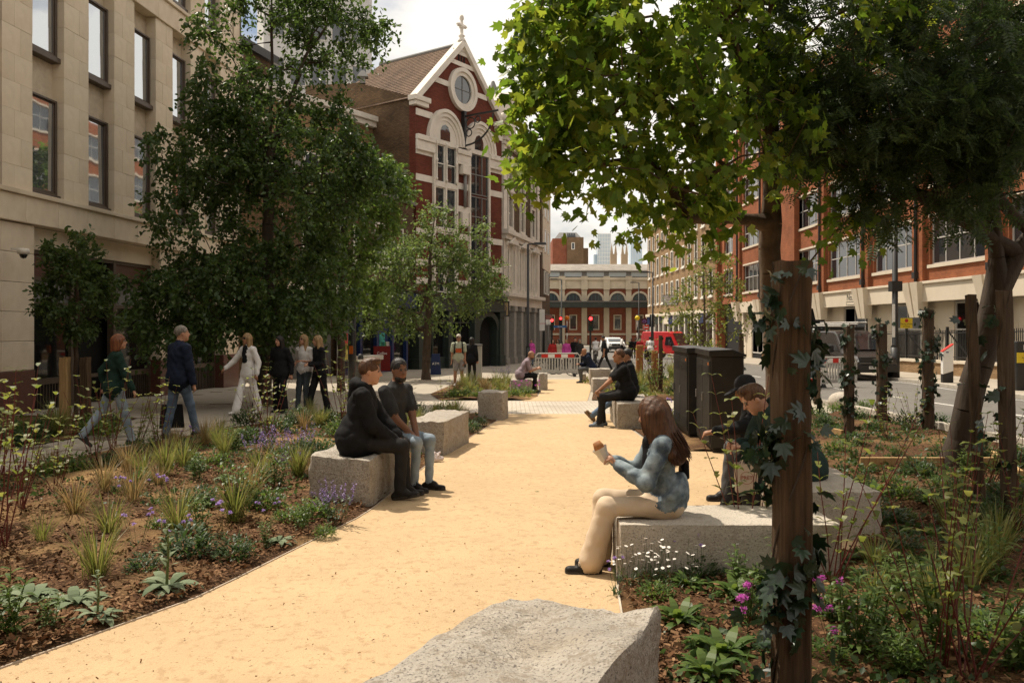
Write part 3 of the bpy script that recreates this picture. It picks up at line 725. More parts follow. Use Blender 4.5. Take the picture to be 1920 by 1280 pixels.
for c in ctr: mb.prism([(c - 1.3, 7.05), (c + 1.3, 7.05), (c, 7.6)], -.38, -.02)
mb.each('string_course', M_white, W, bevel=.02)
hs = [(c + s - .42, c + s + .42, 4.1, 6.75) for c in ctr for s in (-.75, .75)]
mb = MB(); cells(mb, 0, TW, 3.8, 7.3, hs, .35, 0, -.03); mb.build('stucco_wall', M_white, W)
for (a, b, z0, z1) in hs:
    f = MB(); ring_frame(f, a, b, z0, z1, .07, .2, .27); f.box(a, b, .2, .26, 5.6, 5.68); fo = f.build('window', M_wframe, W); MB().box(a + .07, b - .07, .22, .235, z0 + .07, z1 - .07).build('pane', M_glass, fo)
    mb = MB(); mb.box(a - .2, a - .06, -.18, 0, 3.8, 6.9); mb.box(a - .26, a, -.24, 0, 6.9, 7.2); mb.build('pilaster', M_white, W, bevel=.015)
M_pil = mat('grey_granite_pillar', (.30, .285, .255), .7, .15, 6)
for i in range(6):
    u = .3 + i * 1.98
    mb = MB(); mb.box(u - .3, u + .3, -.25, .35, -1.3, 2.6); mb.box(u - .4, u + .4, -.32, .4, 2.6, 2.95); mb.box(u - .38, u + .38, -.32, .4, -1.3, -.5); mb.build('pillar', M_pil, W, bevel=.02)
    if i < 5:
        f = MB(); ring_frame(f, u + .3, u + 1.68, -1.1, 2.9, .1, .2, .3); f.box(u + .4, u + 1.58, .2, .3, 1.6, 1.7); fo = f.build('shop_window', M_lead, W); MB().box(u + .4, u + 1.58, .24, .26, -1, 2.8).build('pane', M_glassd, fo)
mb = MB(); mb.box(3.2, 4.6, 1, 2.6, 14.8, 17.2); mb.box(3.0, 4.8, .8, 2.8, 17.2, 17.5); mb.box(2.2, 3.0, -.1, 1.2, 14.8, 16.9); mb.prism([(2.0, 16.9), (3.2, 16.9), (2.6, 17.6)], -.2, 1.3); mb.build('dormer', M_white, W, bevel=.03)
MB().lathe([(.35, 0), (.3, .8), (.1, 1.3), (0, 1.35)], (3.9, 1.8, 17.5), 4).build('dormer_roof', M_lead, W)
mb = MB(); mb.add([(0, .2, 14.6), (TW, .2, 14.6), (TW, 4.5, 17), (0, 4.5, 17), (0, 9, 14.6), (TW, 9, 14.6)], [(0, 1, 2, 3), (3, 2, 5, 4), (0, 3, 4), (1, 5, 2)]); mb.build('roof', M_slate, W)
sg = thing('hanging_sign', 'square tan hanging sign on a bracket beside the green shopfront', 'sign', at(942, 579, 51.5))
q = MB(); q.box(-.38, .38, -.05, .05, -.42, .42); ring_frame(q, -.44, .44, -.48, .48, .08, -.06, .06, 1); q.build('board', [mat('sign_tan', (.42, .30, .16), .6, .1, 6), M_black], sg); MB().box(-.5, .1, -.02, .02, .5, .56).build('bracket', M_black, sg)
q = MB(); q.tube([(-.16 + .12 * math.sin(t * 1.7), -.065, -.2 + .4 * t / 6.28) for t in np.linspace(0, 6.28, 24)], .03, 5); q.tube([(.14 + .12 * math.cos(t), -.065, .02 + .2 * math.sin(t)) for t in np.linspace(0, 6.28, 18)], .03, 5); q.build('emblem', M_lead, sg)

E = thing('end_house', 'narrow brown brick house with rendered flank at the end of the left row', 'building', (2.26, 64.2, 0), frame_angle(Vector((.14, 1))))
mb = MB(); mb.box(0, 7.5, 0, 8, -1.4, 13.2); mb.build('wall', M_brownbrick, E)
MB().box(-.15, 7.7, -.5, 8, 13.2, 13.7).build('cornice', M_cream, E, bevel=.04); mb = MB(); mb.box(1.2, 7.55, -.06, 0, 6.2, 13.2); mb.box(1.0, 1.5, -.1, 0, 10.5, 13.3); mb.build('render', M_cream, E)
for a in (2.2, 4.6):
    for z in (4.2, 7.6, 10.4):
        f = MB(); ring_frame(f, a, a + 1.1, z, z + 1.9, .1, -.12, .0); fo = f.build('window', M_wframe, E); MB().box(a + .1, a + 1, -.09, -.07, z + .1, z + 1.8).build('pane', M_glass, fo)
MB().box(.6, 7.2, -.25, .0, -1.4, 2.6).build('shopfront', M_black, E)
MB().box(1.0, 6.8, -.3, -.25, 2.0, 2.5).build('fascia', mat('fascia_red', (.2, .05, .04), .6, .1, 4), E)

# ---------------------------------------------------- market hall across the end of the street
K = thing('market_hall', 'low red brick market hall with a row of arched windows and dark canopy', 'building', (0, 128, -1.275))
x0, x1 = -9.0, 30.0; sp = 3.47; xa0 = (1074.8 - 960) / F * 128
arx = [xa0 + sp * i for i in range(-5, 6)]
M_mred = brick('market_brick', (.30, .085, .045), (.25, .07, .038), (.25, .12, .08), weather=.15)
M_mst = mat('market_stone', (.50, .43, .32), .85, .1, .7, patch=((.3, .26, .2), .5, .6))
mb = MB(); mb.box(x0, x1, .3, 14, 0, 9.9); mb.build('wall', M_mred, K)
mb = MB(); mb.box(x0, x1, -.1, .3, 8.75, 10.1); mb.box(x0, x1, -.35, .3, 10.1, 10.5)
for x in arx: mb.box(x + sp / 2 - .42, x + sp / 2 + .42, -.02, .3, 0, 8.75); mb.box(x + sp / 2 - .5, x + sp / 2 + .5, -.3, .3, 8.6, 10.7)
mb.each('stone_frame', M_mst, K)
for x in arx:
    mb = MB(); mb.ring(x, 6.95, 1.12, 1.42, 0, math.pi, .05, .3, 16); mb.build('arch', M_mst, K)
    mb = MB(); mb.prism([(x + 1.12 * math.cos(t), 6.9 + 1.15 * math.sin(t)) for t in np.linspace(0, math.pi, 18)], .2, .28); fl = mb.build('fanlight', glass('market_glass', (.03, .05, .06), .1, 1.5), K)
    mb = MB(); [mb.box(x + q - .04, x + q + .04, .14, .2, 6.95, 8.0) for q in (-.55, 0, .55)]; mb.build('glazing_bar', mat('green_bar', (.05, .10, .10), .5), fl)
    mb = MB(); ring_frame(mb, x - .62, x + .62, 2.3, 4.7, .16, .1, .3); wv = mb.build('window', M_mst, K); MB().box(x - .46, x + .46, .22, .26, 2.46, 4.54).build('pane', M_glass, wv)
    MB().box(x - 1.3, x + 1.3, .12, .3, 1.5, 1.8).build('sill_course', M_mst, K)
mb = MB(); mb.box(x0, x1, -3.2, .1, 5.75, 6.6); mb.build('canopy', mat('canopy_dark', (.028, .034, .030), .5, .3, 1.5), K, bevel=.05); MB().box(x0, x1, -3.3, .1, 6.6, 6.72).build('canopy_edge', M_lead, K)
mb = MB(); mb.box(x0, x1, .2, .5, 10.5, 11.5); cl = mb.build('clerestory', M_lead, K)
for x in arx: MB().box(x - 1.35, x + 1.35, .1, .2, 10.65, 11.35).build('pane', glass('skylight', (.35, .4, .42), .2, 1.5), cl)
mb = MB(); mb.add([(x0, -.1, 11.5), (x1, -.1, 11.5), (x1, 7, 13.1), (x0, 7, 13.1), (x0, 14, 11.5), (x1, 14, 11.5)], [(0, 1, 2, 3), (3, 2, 5, 4)]); mb.box(x0, x1, -.3, .2, 11.4, 11.6); mb.build('roof', M_slate, K)

# ---------------------------------------------------- far skyline
Q = thing('brick_apartment_block', 'red and brown brick block with grey attic above the market roof', 'building', (0, 190, -1.3))
xb = lambda px, Y: (px - 960) / F * Y
hz = lambda py, Y: CAMZ + (HY - py) / F * Y + 1.3
mb = MB(); mb.box(xb(1036, 190), xb(1063, 190), 0, 12, 0, hz(447, 190)); mb.build('wall', brick('far_red', (.30, .095, .05), (.26, .08, .045), (.2, .1, .07)), Q)
mb = MB(); mb.box(xb(1063, 190), xb(1094, 190), -.4, 12, 0, hz(445, 190)); mb.box(xb(1094, 190), xb(1106, 190), 4, 12, 0, hz(462, 190)); mb.build('wall', brick('far_brown', (.20, .135, .075), (.17, .11, .06), (.15, .1, .07)), Q)
mb = MB(); c0, c1 = xb(1040, 190), xb(1092, 190); mb.add([(c0, .5, hz(447, 190)), (c1, .5, hz(447, 190)), (c1 - 1.2, 2.2, hz(434, 190)), (c0 + 1.2, 2.2, hz(434, 190)), (c0, 11, hz(447, 190)), (c1, 11, hz(447, 190)), (c1 - 1.2, 9, hz(434, 190)), (c0 + 1.2, 9, hz(434, 190))], [(0, 1, 2, 3), (1, 5, 6, 2), (0, 3, 7, 4), (3, 2, 6, 7), (4, 7, 6, 5)]); mb.build('attic_roof', M_lead, Q)
for i in range(5):
    a = xb(1063.5 + i * 3.2, 190); MB().box(a, a + .3, -.1, 1.4, hz(449, 190), hz(437, 190)).build('attic_window', M_glass, Q)
f = MB(); ring_frame(f, xb(1071, 190), xb(1077.5, 190), hz(468, 190), hz(455, 190), .12, -.5, -.3); fo = f.build('window', M_wframe, Q); MB().box(xb(1072, 190), xb(1076.5, 190), -.45, -.42, hz(467, 190), hz(456, 190)).build('pane', M_glass, fo)
CH = thing('church_towers', 'twin stone church towers with paired spires on the skyline', 'church', (0, 330, -1.3))
M_far = mat('far_stone', (.33, .25, .17), .9, .15, .2)
for px in (1151, 1171.5):
    t = MB(); cxx = xb(px, 330); t.box(cxx - 1.25, cxx + 1.25, 0, 2.5, 0, hz(476, 330)); t.build('tower', M_far, CH)
    for s in (-.75, .75): MB().lathe([(.62, hz(478, 330)), (.55, hz(474, 330)), (.03, hz(455, 330)), (0, hz(454, 330))], (cxx + s * 1.05, .6, 0), 8).build('spire', M_far, CH)
TG = thing('glass_tower', 'pale glass residential tower on the skyline left of the spires', 'building', (0, 620, -1.3))
M_fgl = mat('hazed_tower_glass', (.40, .50, .58), .35, .15, .08, spec=.6); M_fgl2 = mat('far_tower_frame', (.72, .74, .75), .6, .05, .1)  # bluish-white of distance haze is put into the tower colours
a, b, t1 = xb(1121, 620), xb(1145, 620), hz(438, 620); mb = MB(); mb.box(a, b, 0, 12, 0, t1); mb.box(xb(1115, 620), a, 4, 12, 0, hz(476, 620)); mb.build('body', M_fgl, TG)
mb = MB()
for i in range(9): mb.box(a + (b - a) * i / 8 - .18, a + (b - a) * i / 8 + .18, -.3, 0, 0, t1)
for j in range(26): mb.box(a, b, -.2, 0, t1 - 2.9 * j - .35, t1 - 2.9 * j)
mb.build('facade_grid', M_fgl2, TG)
TB = thing('tapered_glass_tower', 'pale blue tapering glass tower on the skyline right of the spires', 'building', (0, 900, -1.3))
a, b, t1 = xb(1181, 900), xb(1205, 900), hz(446, 900); mb = MB(); mb.add([(a, 0, 0), (b + 2, 0, 0), (b - 1, 0, t1), (a + 1, 0, t1 - 3), (a, 15, 0), (b + 2, 15, 0), (b - 1, 15, t1), (a + 1, 15, t1 - 3)], [(0, 1, 2, 3), (1, 5, 6, 2), (0, 3, 7, 4), (3, 2, 6, 7), (4, 7, 6, 5)]); mb.build('body', mat('hazed_blue_glass', (.42, .55, .68), .3, .08, .05, spec=.7), TB)  # haze tint sits in the body colour, no air is built
mb = MB(); [mb.box(a + 1 + (b - a - 2) * i / 7 - .15, a + 1 + (b - a - 2) * i / 7 + .15, -.4, 0, 0, t1 - 4) for i in range(8)]; mb.build('facade_rib', M_fgl2, TB)

# ---------------------------------------------------- orange brick building on the right
OX = 19.5; OY1 = 76.5
O = thing('orange_brick_building', 'long orange brick building with cream beam and tall grid windows on the right', 'building', (OX, OY1, 0), frame_angle(Vector((0, -1))))
uo = lambda Y: OY1 - Y
mb = MB()
colsY = [76.2, 70.0, 63.6, 57.3, 51.2, 44.9, 39.0, 32.9, 26.8, 20.7, 14.6]
rows = [(4.45, 6.65), (8.15, 10.25), (11.85, 13.95), (15.4, 17.3)]
op = []
for i in range(len(colsY) - 1):
    a, b = uo(colsY[i]) + .75, uo(colsY[i + 1]) - .75
    if i == 0: pass
    for z0, z1 in rows: op.append((a, b, z0, z1) if i > 1 else (a + .2, b - 1.6 if i == 0 else b - .2, z0, z1))
cells(mb, 0, uo(12), 3.6, 18.4, op, .3)
mb.box(0, uo(12), .75, 12, -1.4, 18.3); mb.add([(0, 0, 18.4), (uo(12), 0, 18.4), (uo(12), 12, 18.4), (0, 12, 18.4)], [(0, 1, 2, 3)]); mb.add([(0, 0, -1.4), (0, 0, 18.4), (0, .75, 18.4), (0, .75, -1.4)], [(0, 1, 2, 3)])
mb.box(-.4, .1, -.4, .7, -1.4, 18.6); mb.box(uo(58.6), uo(55.6), -.35, .0, -1.4, 18.4)
mb.build('wall', M_orange, O)
mb = MB()
for Y in colsY[1:]:
    u = uo(Y); mb.box(u - .5, u + .5, -.22, 0, 3.7, 18.4)
mb.each('brick_pier', M_orange, O)
MB().box(0, uo(12), .4, .72, -1.4, 18.2).build('interior', M_dark, O)
for (a, b, z0, z1) in op:
    f = MB(); ring_frame(f, a, b, z0, z1, .07, .14, .24); n = max(2, round((b - a) / 1.15)); zm = z0 + (z1 - z0) * .55
    for i in range(1, n): f.box(a + (b - a) * i / n - .03, a + (b - a) * i / n + .03, .15, .23, z0, z1)
    f.box(a, b, .15, .23, zm - .03, zm + .03)
    fo = f.build('window', M_gframe, O)
    for i in range(n):
        p, q = a + (b - a) * i / n + .03, a + (b - a) * (i + 1) / n - .03
        MB().box(p, q, .18, .195, z0 + .07, zm - .03).build('pane', M_glass, fo); MB().box(p, q, .18, .195, zm + .03, z1 - .07).build('pane', M_glass, fo)
    MB().box(a - .1, b + .1, -.08, .12, z0 - .16, z0 - .004).build('sill', M_cream, fo); MB().box(a - .05, b + .05, -.03, .10, z1 + .004, z1 + .13).build('lintel', M_cream, fo)
mb = MB(); mb.box(uo(57), uo(12), -.28, .0, 2.72, 3.55); mb.box(uo(57), uo(12), -.36, .0, 3.55, 3.68); mb.box(uo(70), uo(59), -.28, 0, 2.72, 3.6); mb.build('beam', M_cream, O, bevel=.02)
for Y in colsY[1:-1]:
    if abs(Y - 57.3) < .1: continue
    u = uo(Y); mb = MB()
    for s in (-.33, .33): mb.add([(u + s * 1.3 - .34, -.62, 3.66), (u + s * 1.3 + .34, -.62, 3.66), (u + s * .75 + .2, -.36, 2.0), (u + s * .75 - .2, -.36, 2.0), (u + s * 1.3 - .34, 0, 3.66), (u + s * 1.3 + .34, 0, 3.66), (u + s * .75 + .2, 0, 2.0), (u + s * .75 - .2, 0, 2.0)],
                                 [(3, 2, 1, 0), (0, 1, 5, 4), (1, 2, 6, 5), (2, 3, 7, 6), (3, 0, 4, 7)])
    mb.each('fluted_corbel', M_cream, O)
    MB().cyl((u, -.3, 3.7), (u, -.3, 18.2), .07, 8).build('downpipe', M_black, O); MB().box(u - .14, u + .14, -.42, -.22, 3.85, 4.15).build('hopper', M_black, O)
    mb = MB(); mb.add([(u - .5, .35, -1.4), (u + .5, .35, -1.4), (u + .9, .35, 2.72), (u - .9, .35, 2.72), (u - .5, .74, -1.4), (u + .5, .74, -1.4), (u + .9, .74, 2.72), (u - .9, .74, 2.72)], [(0, 1, 2, 3), (1, 5, 6, 2), (3, 7, 4, 0), (2, 6, 7, 3)])
    mb.box(u + .9, u + 2.3, .30, .74, -1.4, 2.72); mb.build('ground_pier', M_cream, O)
    f = MB(); a, b = u + 2.3, u + 5.2; ring_frame(f, a, b, -.6, 2.7, .1, .36, .46); f.box((a + b) / 2 - .04, (a + b) / 2 + .04, .37, .45, -.6, 2.7); f.box(a, b, .37, .45, 1.4, 1.48); fo = f.build('ground_window', M_gframe, O)
    MB().box(a + .1, b - .1, .40, .42, -.5, 2.6).build('pane', M_glassd, fo)
text('number_lettering', 'No.', .55, O, (uo(46.6), -.29, 3.22), (R(90), 0, 0), M_black)
q = MB(); ring_frame(q, uo(47.1), uo(46.0), 2.78, 2.98, .03, -.285, -.275); q.build('name_plate', M_black, O)
# low wall with iron railing
LW = thing('railed_wall', 'low cream topped wall with black iron railing along the far pavement', 'fence', (18.3, 60, 0), frame_angle(Vector((0, -1))))
mb = MB(); bs = MB(); rl = MB(); st = MB()
for i in range(40):
    a = i * 1.2; y = 60 - a; zz = g(y)
    mb.box(a, a + 1.2, 0, .35, zz - .1, zz + .62); bs.box(a, a + 1.2, -.06, .4, zz + .62, zz + .74)
    if i % 3 == 0: st.box(a, a + .09, .12, .22, zz + .74, zz + 2.15); st.tube([(a + .04, .17, zz + 2.0), (a + 1.1, .6, zz + .8)], .035, 5)
    rl.box(a, a + 1.2, .15, .19, zz + 1.88, zz + 1.92); rl.box(a, a + 1.2, .15, .19, zz + .86, zz + .90)
    for k in range(10): rl.box(a + k * .12, a + k * .12 + .022, .158, .18, zz + .74, zz + 2.02)
mb.build('wall', M_tanbrick, LW); bs.build('coping', M_cream, LW); rl.build('railing', M_black, LW); st.build('stay', M_black, LW)

# ---------------------------------------------------- tan brick terrace far right
TR = thing('tan_brick_terrace', 'tan brick terrace with white shopfronts beyond the orange brick building', 'building', (19.2, 116, 0), frame_angle(Vector((0, -1))))
ln = 116 - 77.2; wn = []
for i in range(12):
    c = 1.8 + i * 3.2
    for z0, h in ((4.6, 2.3), (8.3, 2.2), (11.7, 1.9)): wn.append((c - .6, c + .6, z0, z0 + h))
mb = MB(); cells(mb, 0, ln, 3.1, 15, wn, .2); mb.box(0, ln, .5, 9, -1.4, 14.9); mb.add([(0, 0, -1.4), (0, 0, 15), (0, .5, 15), (0, .5, -1.4)], [(0, 1, 2, 3)]); mb.build('wall', M_tanbrick, TR)
for (a, b, z0, z1) in wn:
    f = MB(); ring_frame(f, a - .12, b + .12, z0 - .1, z1 + .14, .15, -.06, .03); f.box(a - .25, b + .25, -.15, 0, z0 - .25, z0 - .1); f.box(a, b, .1, .14, (z0 + z1) / 2 - .04, (z0 + z1) / 2 + .04)
    fo = f.build('window', M_wframe, TR); MB().box(a + .03, b - .03, .12, .135, z0 + .05, z1 - .05).build('pane', M_glass, fo)
mb = MB(); mb.box(-.1, ln, -.35, .2, 15, 15.4); mb.box(-.1, ln, -.3, .1, 2.9, 3.25); mb.build('cornice', M_cream, TR, bevel=.03)
for i in range(13): MB().box(.1 + i * 3.2 - .2, .1 + i * 3.2 + .2, -.2, .1, -1.4, 2.9).build('shop_pilaster', M_white, TR)
for i in range(12):
    MB().box(.3 + i * 3.2, 3.1 + i * 3.2, -.02, .05, -1.2, 1.9).build('shop_window', M_glassd, TR); MB().box(.3 + i * 3.2, 3.1 + i * 3.2, -.15, .05, 1.9, 2.9).build('fascia', (M_blue, M_lead, M_green, M_black, M_cream)[i % 5], TR)

# ---------------------------------------------------- unseen building added behind the viewpoint to darken faces turned to the camera
BH = thing('unseen_shading_building', 'unseen brown brick building added behind the viewpoint to block sky light', 'building', (24, -13, 0), R(180))
wn = [(a, a + 1.4, z, z + 2.1) for a in np.arange(2, 46, 3.3) for z in (4.5, 8.2, 11.9, 15.4)]
mb = MB(); cells(mb, 0, 48, -.2, 19, wn, .25); mb.box(0, 48, .6, 10, -.2, 19); mb.build('wall', M_brownbrick, BH)
for (a, b, z0, z1) in wn:
    f = MB(); ring_frame(f, a, b, z0, z1, .08, .1, .2); f.box(a, b, .12, .18, (z0 + z1) / 2 - .03, (z0 + z1) / 2 + .03); fo = f.build('window', M_wframe, BH); MB().box(a + .08, b - .08, .14, .16, z0 + .08, z1 - .08).build('pane', M_glass, fo)
# ================================================================== trees
def unit(a):
    return a / np.maximum(np.linalg.norm(a, axis=-1, keepdims=True), 1e-9)
def leaf_mesh(name, P, A, Nn, S, tv, tf, m, parent):
    """many leaves in one go: P base points, A blade axes, Nn normals, S lengths; tv template (x across, y along, z up)"""
    A = unit(A); X = unit(np.cross(A, Nn)); Z = np.cross(X, A)
    tv = np.asarray(tv, float)
    V = P[:, None, :] + S[:, None, None] * (tv[None, :, 0, None] * X[:, None, :] + tv[None, :, 1, None] * A[:, None, :] + tv[None, :, 2, None] * Z[:, None, :])
    k = len(tv); Fi = (np.arange(len(P)) * k)[:, None, None] + np.asarray(tf)[None]
    return npmesh(name, V.reshape(-1, 3), Fi.reshape(-1, np.asarray(tf).shape[1]), m, parent)
OVAL = ([(0, 0, 0), (-.30, .38, .07), (-.22, .72, .03), (0, 1, -.10), (.22, .72, .03), (.30, .38, .07)], [(0, 2, 1), (0, 3, 2), (0, 4, 3), (0, 5, 4)])
KITE = ([(0, 0, 0), (-.34, .45, .10), (0, 1, -.08), (.34, .45, .10)], [(0, 2, 1), (0, 3, 2)])
PLANE_ = ([(0, 0, 0), (-.30, -.02, .05), (-.52, .28, .02), (-.30, .38, .05), (-.42, .70, 0), (-.14, .62, .05), (0, 1.0, -.10), (.14, .62, .05), (.42, .70, 0), (.30, .38, .05), (.52, .28, .02), (.30, -.02, .05)],
          [(0, 2, 1), (0, 3, 2), (0, 4, 3), (0, 5, 4), (0, 6, 5), (0, 7, 6), (0, 8, 7), (0, 9, 8), (0, 10, 9), (0, 11, 10)])
PALM5 = ([(0, 0, 0), (-.45, .18, .03), (-.17, .30, .04), (-.40, .72, 0), (-.09, .5, .04), (0, 1.05, -.06), (.09, .5, .04), (.40, .72, 0), (.17, .30, .04), (.45, .18, .03)],
         [(0, 2, 1), (0, 4, 3), (0, 3, 2), (0, 5, 4), (0, 6, 5), (0, 7, 6), (0, 8, 7), (0, 9, 8)])
_tv = [(-.012, 0, 0), (.012, 0, 0), (.006, 1, -.12)]; _tf = [(0, 1, 2)]
for i in range(6):
    y = .18 + i * .13; zc = -.12 * y * y
    for s in (-1, 1):
        b = len(_tv); _tv += [(0, y, zc), (s * .12, y - .028, zc + .015), (s * .27, y + .075, zc - .03), (s * .14, y + .095, zc + .015)]; _tf += [(b, b + 1, b + 2), (b, b + 2, b + 3)]
b = len(_tv); _tv += [(0, .92, -.1), (-.05, 1.02, -.11), (0, 1.2, -.16), (.05, 1.02, -.11)]; _tf += [(b, b + 2, b + 1), (b, b + 3, b + 2)]
PINN = (_tv, _tf)

def crown_points(ells, n, r, shell=.62):
    w = np.array([e[6] if len(e) > 6 else e[3] * e[4] * e[5] for e in ells]); w = w / w.sum()
    out = []
    for e, k in zip(ells, r.multinomial(n, w)):
        q = unit(r.normal(size=(k, 3))) * (r.random((k, 1)) ** (1 / 3 * shell))
        c = at(e[0], e[1], e[2]); out.append(np.array(c)[None] + q * np.array(e[3:6])[None])
    return np.concatenate(out)
def tree(name, label, trunk, r_base, ells, ncl, leaves, lsize, tmpl, lmat, bark, seed, boughs=(), twig=.34, ntw=4, shell=.62, tip=.005, droop=.25, gap=.0, group=None, outness=.9, upn=1.0):
    r = np.random.default_rng(seed)
    base = trunk[0]; T = thing(name, label, 'tree', base, 0, group); o0 = np.array(base)
    nodes = [np.array(trunk[0])]; par = [-1]
    def chain(pts, start):
        p = start
        for q in pts:
            q = np.array(q); n = max(1, int(np.linalg.norm(q - nodes[p]) / .28)); a = nodes[p].copy()
            for i in range(1, n + 1):
                nodes.append(a + (q - a) * i / n + (r.normal(size=3) * .012)); par.append(p); p = len(nodes) - 1
        return p
    chain(trunk[1:], 0)
    for start_pt, pts in boughs:
        s = int(np.argmin(np.linalg.norm(np.array(nodes) - np.array(start_pt), axis=1))); chain(pts, s)
    cl = crown_points(ells, ncl, r, shell)
    tp = np.array(trunk[-1]); dist = np.min(np.linalg.norm(cl[:, None] - np.array(nodes)[None], axis=2), axis=1)
    tips = []
    for c in cl[np.argsort(dist)]:
        NA = np.array(nodes); dv = c - NA; dd = np.linalg.norm(dv, axis=1)
        cost = dd + .9 * np.maximum(0, NA[:, 2] - c[2] + .05)
        cost[0] += 9
        j = int(np.argmin(cost)); L_ = dd[j]; n = max(1, min(6, int(L_ / .22))); a = NA[j]; p = j
        side = r.normal(size=3) * .09 * L_
        for i in range(1, n + 1):
            t = i / n; nodes.append(a + (c - a) * t + side * math.sin(math.pi * t) + np.array([0, 0, .10 * L_ * math.sin(math.pi * t)])); par.append(p); p = len(nodes) - 1
        tips.append((p, j))
    NA = np.array(nodes); par = np.array(par); cnt = np.zeros(len(par))
    for p, _ in tips: cnt[p] += 1
    for i in range(len(par) - 1, 0, -1): cnt[par[i]] += max(cnt[i], .2)
    e = math.log(max(1.5, r_base / tip)) / math.log(max(3, cnt[0])); rad = tip * np.maximum(cnt, .8) ** e
    # branch tubes
    idx = np.arange(1, len(par)); ns = 6
    p0, p1 = NA[par[idx]], NA[idx]; dvec = unit(p1 - p0); ref = np.where(np.abs(dvec[:, 2:3]) < .9, np.array([[0, 0, 1.]]), np.array([[1., 0, 0]]))
    a = unit(np.cross(dvec, ref)); b = np.cross(dvec, a); th = np.arange(ns) * 2 * np.pi / ns
    ring = a[:, None] * np.cos(th)[None, :, None] + b[:, None] * np.sin(th)[None, :, None]
    r0 = np.minimum(rad[par[idx]], rad[idx] * 2.2); flare = np.where(par[idx] == 0, 1.35, 1.0)
    V = np.concatenate([p0[:, None] + ring * (r0 * flare)[:, None, None], p1[:, None] + ring * (rad[idx])[:, None, None]], 1) - o0
    o = (np.arange(len(idx)) * 2 * ns)[:, None, None]; j = np.arange(ns); q = np.stack([j, (j + 1) % ns, (j + 1) % ns + ns, j + ns], 1)
    npmesh('trunk', V.reshape(-1, 3), (o + q[None]).reshape(-1, 4), bark, T, smooth=True)
    # leaves along short shoots around every branch tip
    ti = np.array([t[0] for t in tips]); c = NA[ti]; cen = NA[:max(3, len(trunk))].mean(0); pd = unit(NA[ti] - NA[par[ti]])
    ctr = np.array([0, 0, 0.]) + cl.mean(0); outw = unit(c - ctr)
    per = max(1, leaves // (len(c) * ntw)); P = []; A = []; Nm = []; S = []
    for k in range(ntw):
        dirs = unit(pd * .5 + outw * outness * .5 + r.normal(size=c.shape) * .75 + np.array([0, 0, -droop * .5]))
        for i in range(per):
            t = (i + r.random(len(c))) / per; keep = r.random(len(c)) > gap
            pos = c + dirs * (t * twig)[:, None] + np.array([0, 0, -1])[None] * (droop * twig * t * t)[:, None] + r.normal(size=c.shape) * .035
            ax = unit(dirs * .6 + r.normal(size=c.shape) * .75 + np.array([0, 0, -droop]))
            nm = unit(r.normal(size=c.shape) * .7 + np.array([0, 0, upn]) + outw * .3)
            P.append(pos[keep]); A.append(ax[keep]); Nm.append(nm[keep]); S.append((lsize * (.65 + .6 * r.random(len(c))))[keep])
    leaf_mesh('crown', np.concatenate(P) - o0, np.concatenate(A), np.concatenate(Nm), np.concatenate(S), *tmpl, lmat, T)
    return T
M_bark = mat('bark_brown', (.085, .060, .042), .95, .35, 9, bump=.02, bscale=22, stretch=(1, 1, .25))
M_barkp = mat('bark_plane', (.085, .056, .035), .95, .4, 7, bump=.012, bscale=18, patch=((.14, .10, .06), 5, .6))
M_barkd = mat('bark_dark', (.060, .045, .033), .95, .3, 9, bump=.015, bscale=22, stretch=(1, 1, .25))
LM_big = leafmat('leaf_dark_green', [(.032, .064, .017), (.050, .090, .022), (.075, .118, .030)], .42, .4, .4)
LM_mid = leafmat('leaf_mid_green', [(.062, .115, .026), (.095, .158, .035), (.13, .195, .047)], .48)
LM_plane = leafmat('leaf_plane', [(.056, .108, .017), (.090, .154, .024), (.13, .19, .029), (.19, .222, .037)], .60)
LM_rowan = leafmat('leaf_rowan', [(.024, .045, .016), (.038, .066, .021), (.060, .092, .027)], .40)
LM_sap = leafmat('leaf_sapling', [(.085, .115, .028), (.125, .155, .036), (.17, .19, .05)], .45)

# tall dark tree on the left
b = gx(492, 19.8)
tree('tall_tree', 'tall dark green broad tree in front of the stone offices', [b, at(497, 690, 19.8), at(505, 560, 19.9), at(503, 400, 20.0), at(506, 250, 20), at(510, 100, 20), at(508, -60, 20)], .19,
     [(470, 540, 19.6, 2.5, 1.9, 1.05, 9), (400, 560, 18.8, 1.9, 1.3, 1.0, 5), (480, 400, 20, 2.5, 2.1, 1.3, 10), (420, 290, 20, 1.5, 1.7, 1.1, 5), (560, 300, 20.2, 2.0, 1.9, 1.4, 8), (500, 190, 20, 1.9, 1.8, .9, 6), (680, 330, 20.4, .95, .9, 1.0, 2), (620, 70, 20.3, 1.45, 1.3, .8, 3.2), (420, 50, 20, .8, .9, .7, 1.3), (540, -30, 20, 1.6, 1.5, .9, 4), (290, 545, 18.4, .9, .8, .6, 1.1), (350, 610, 18.2, 1.3, .9, .5, 1.5), (560, 570, 19.5, 1.2, 1.0, .8, 2)],
     600, 54000, .122, OVAL, LM_big, M_barkd, 3, boughs=[((b.x, 20, 5.5), [at(575, 100, 20.2), at(640, 10, 20.3)])], twig=.50, ntw=7, droop=.5)
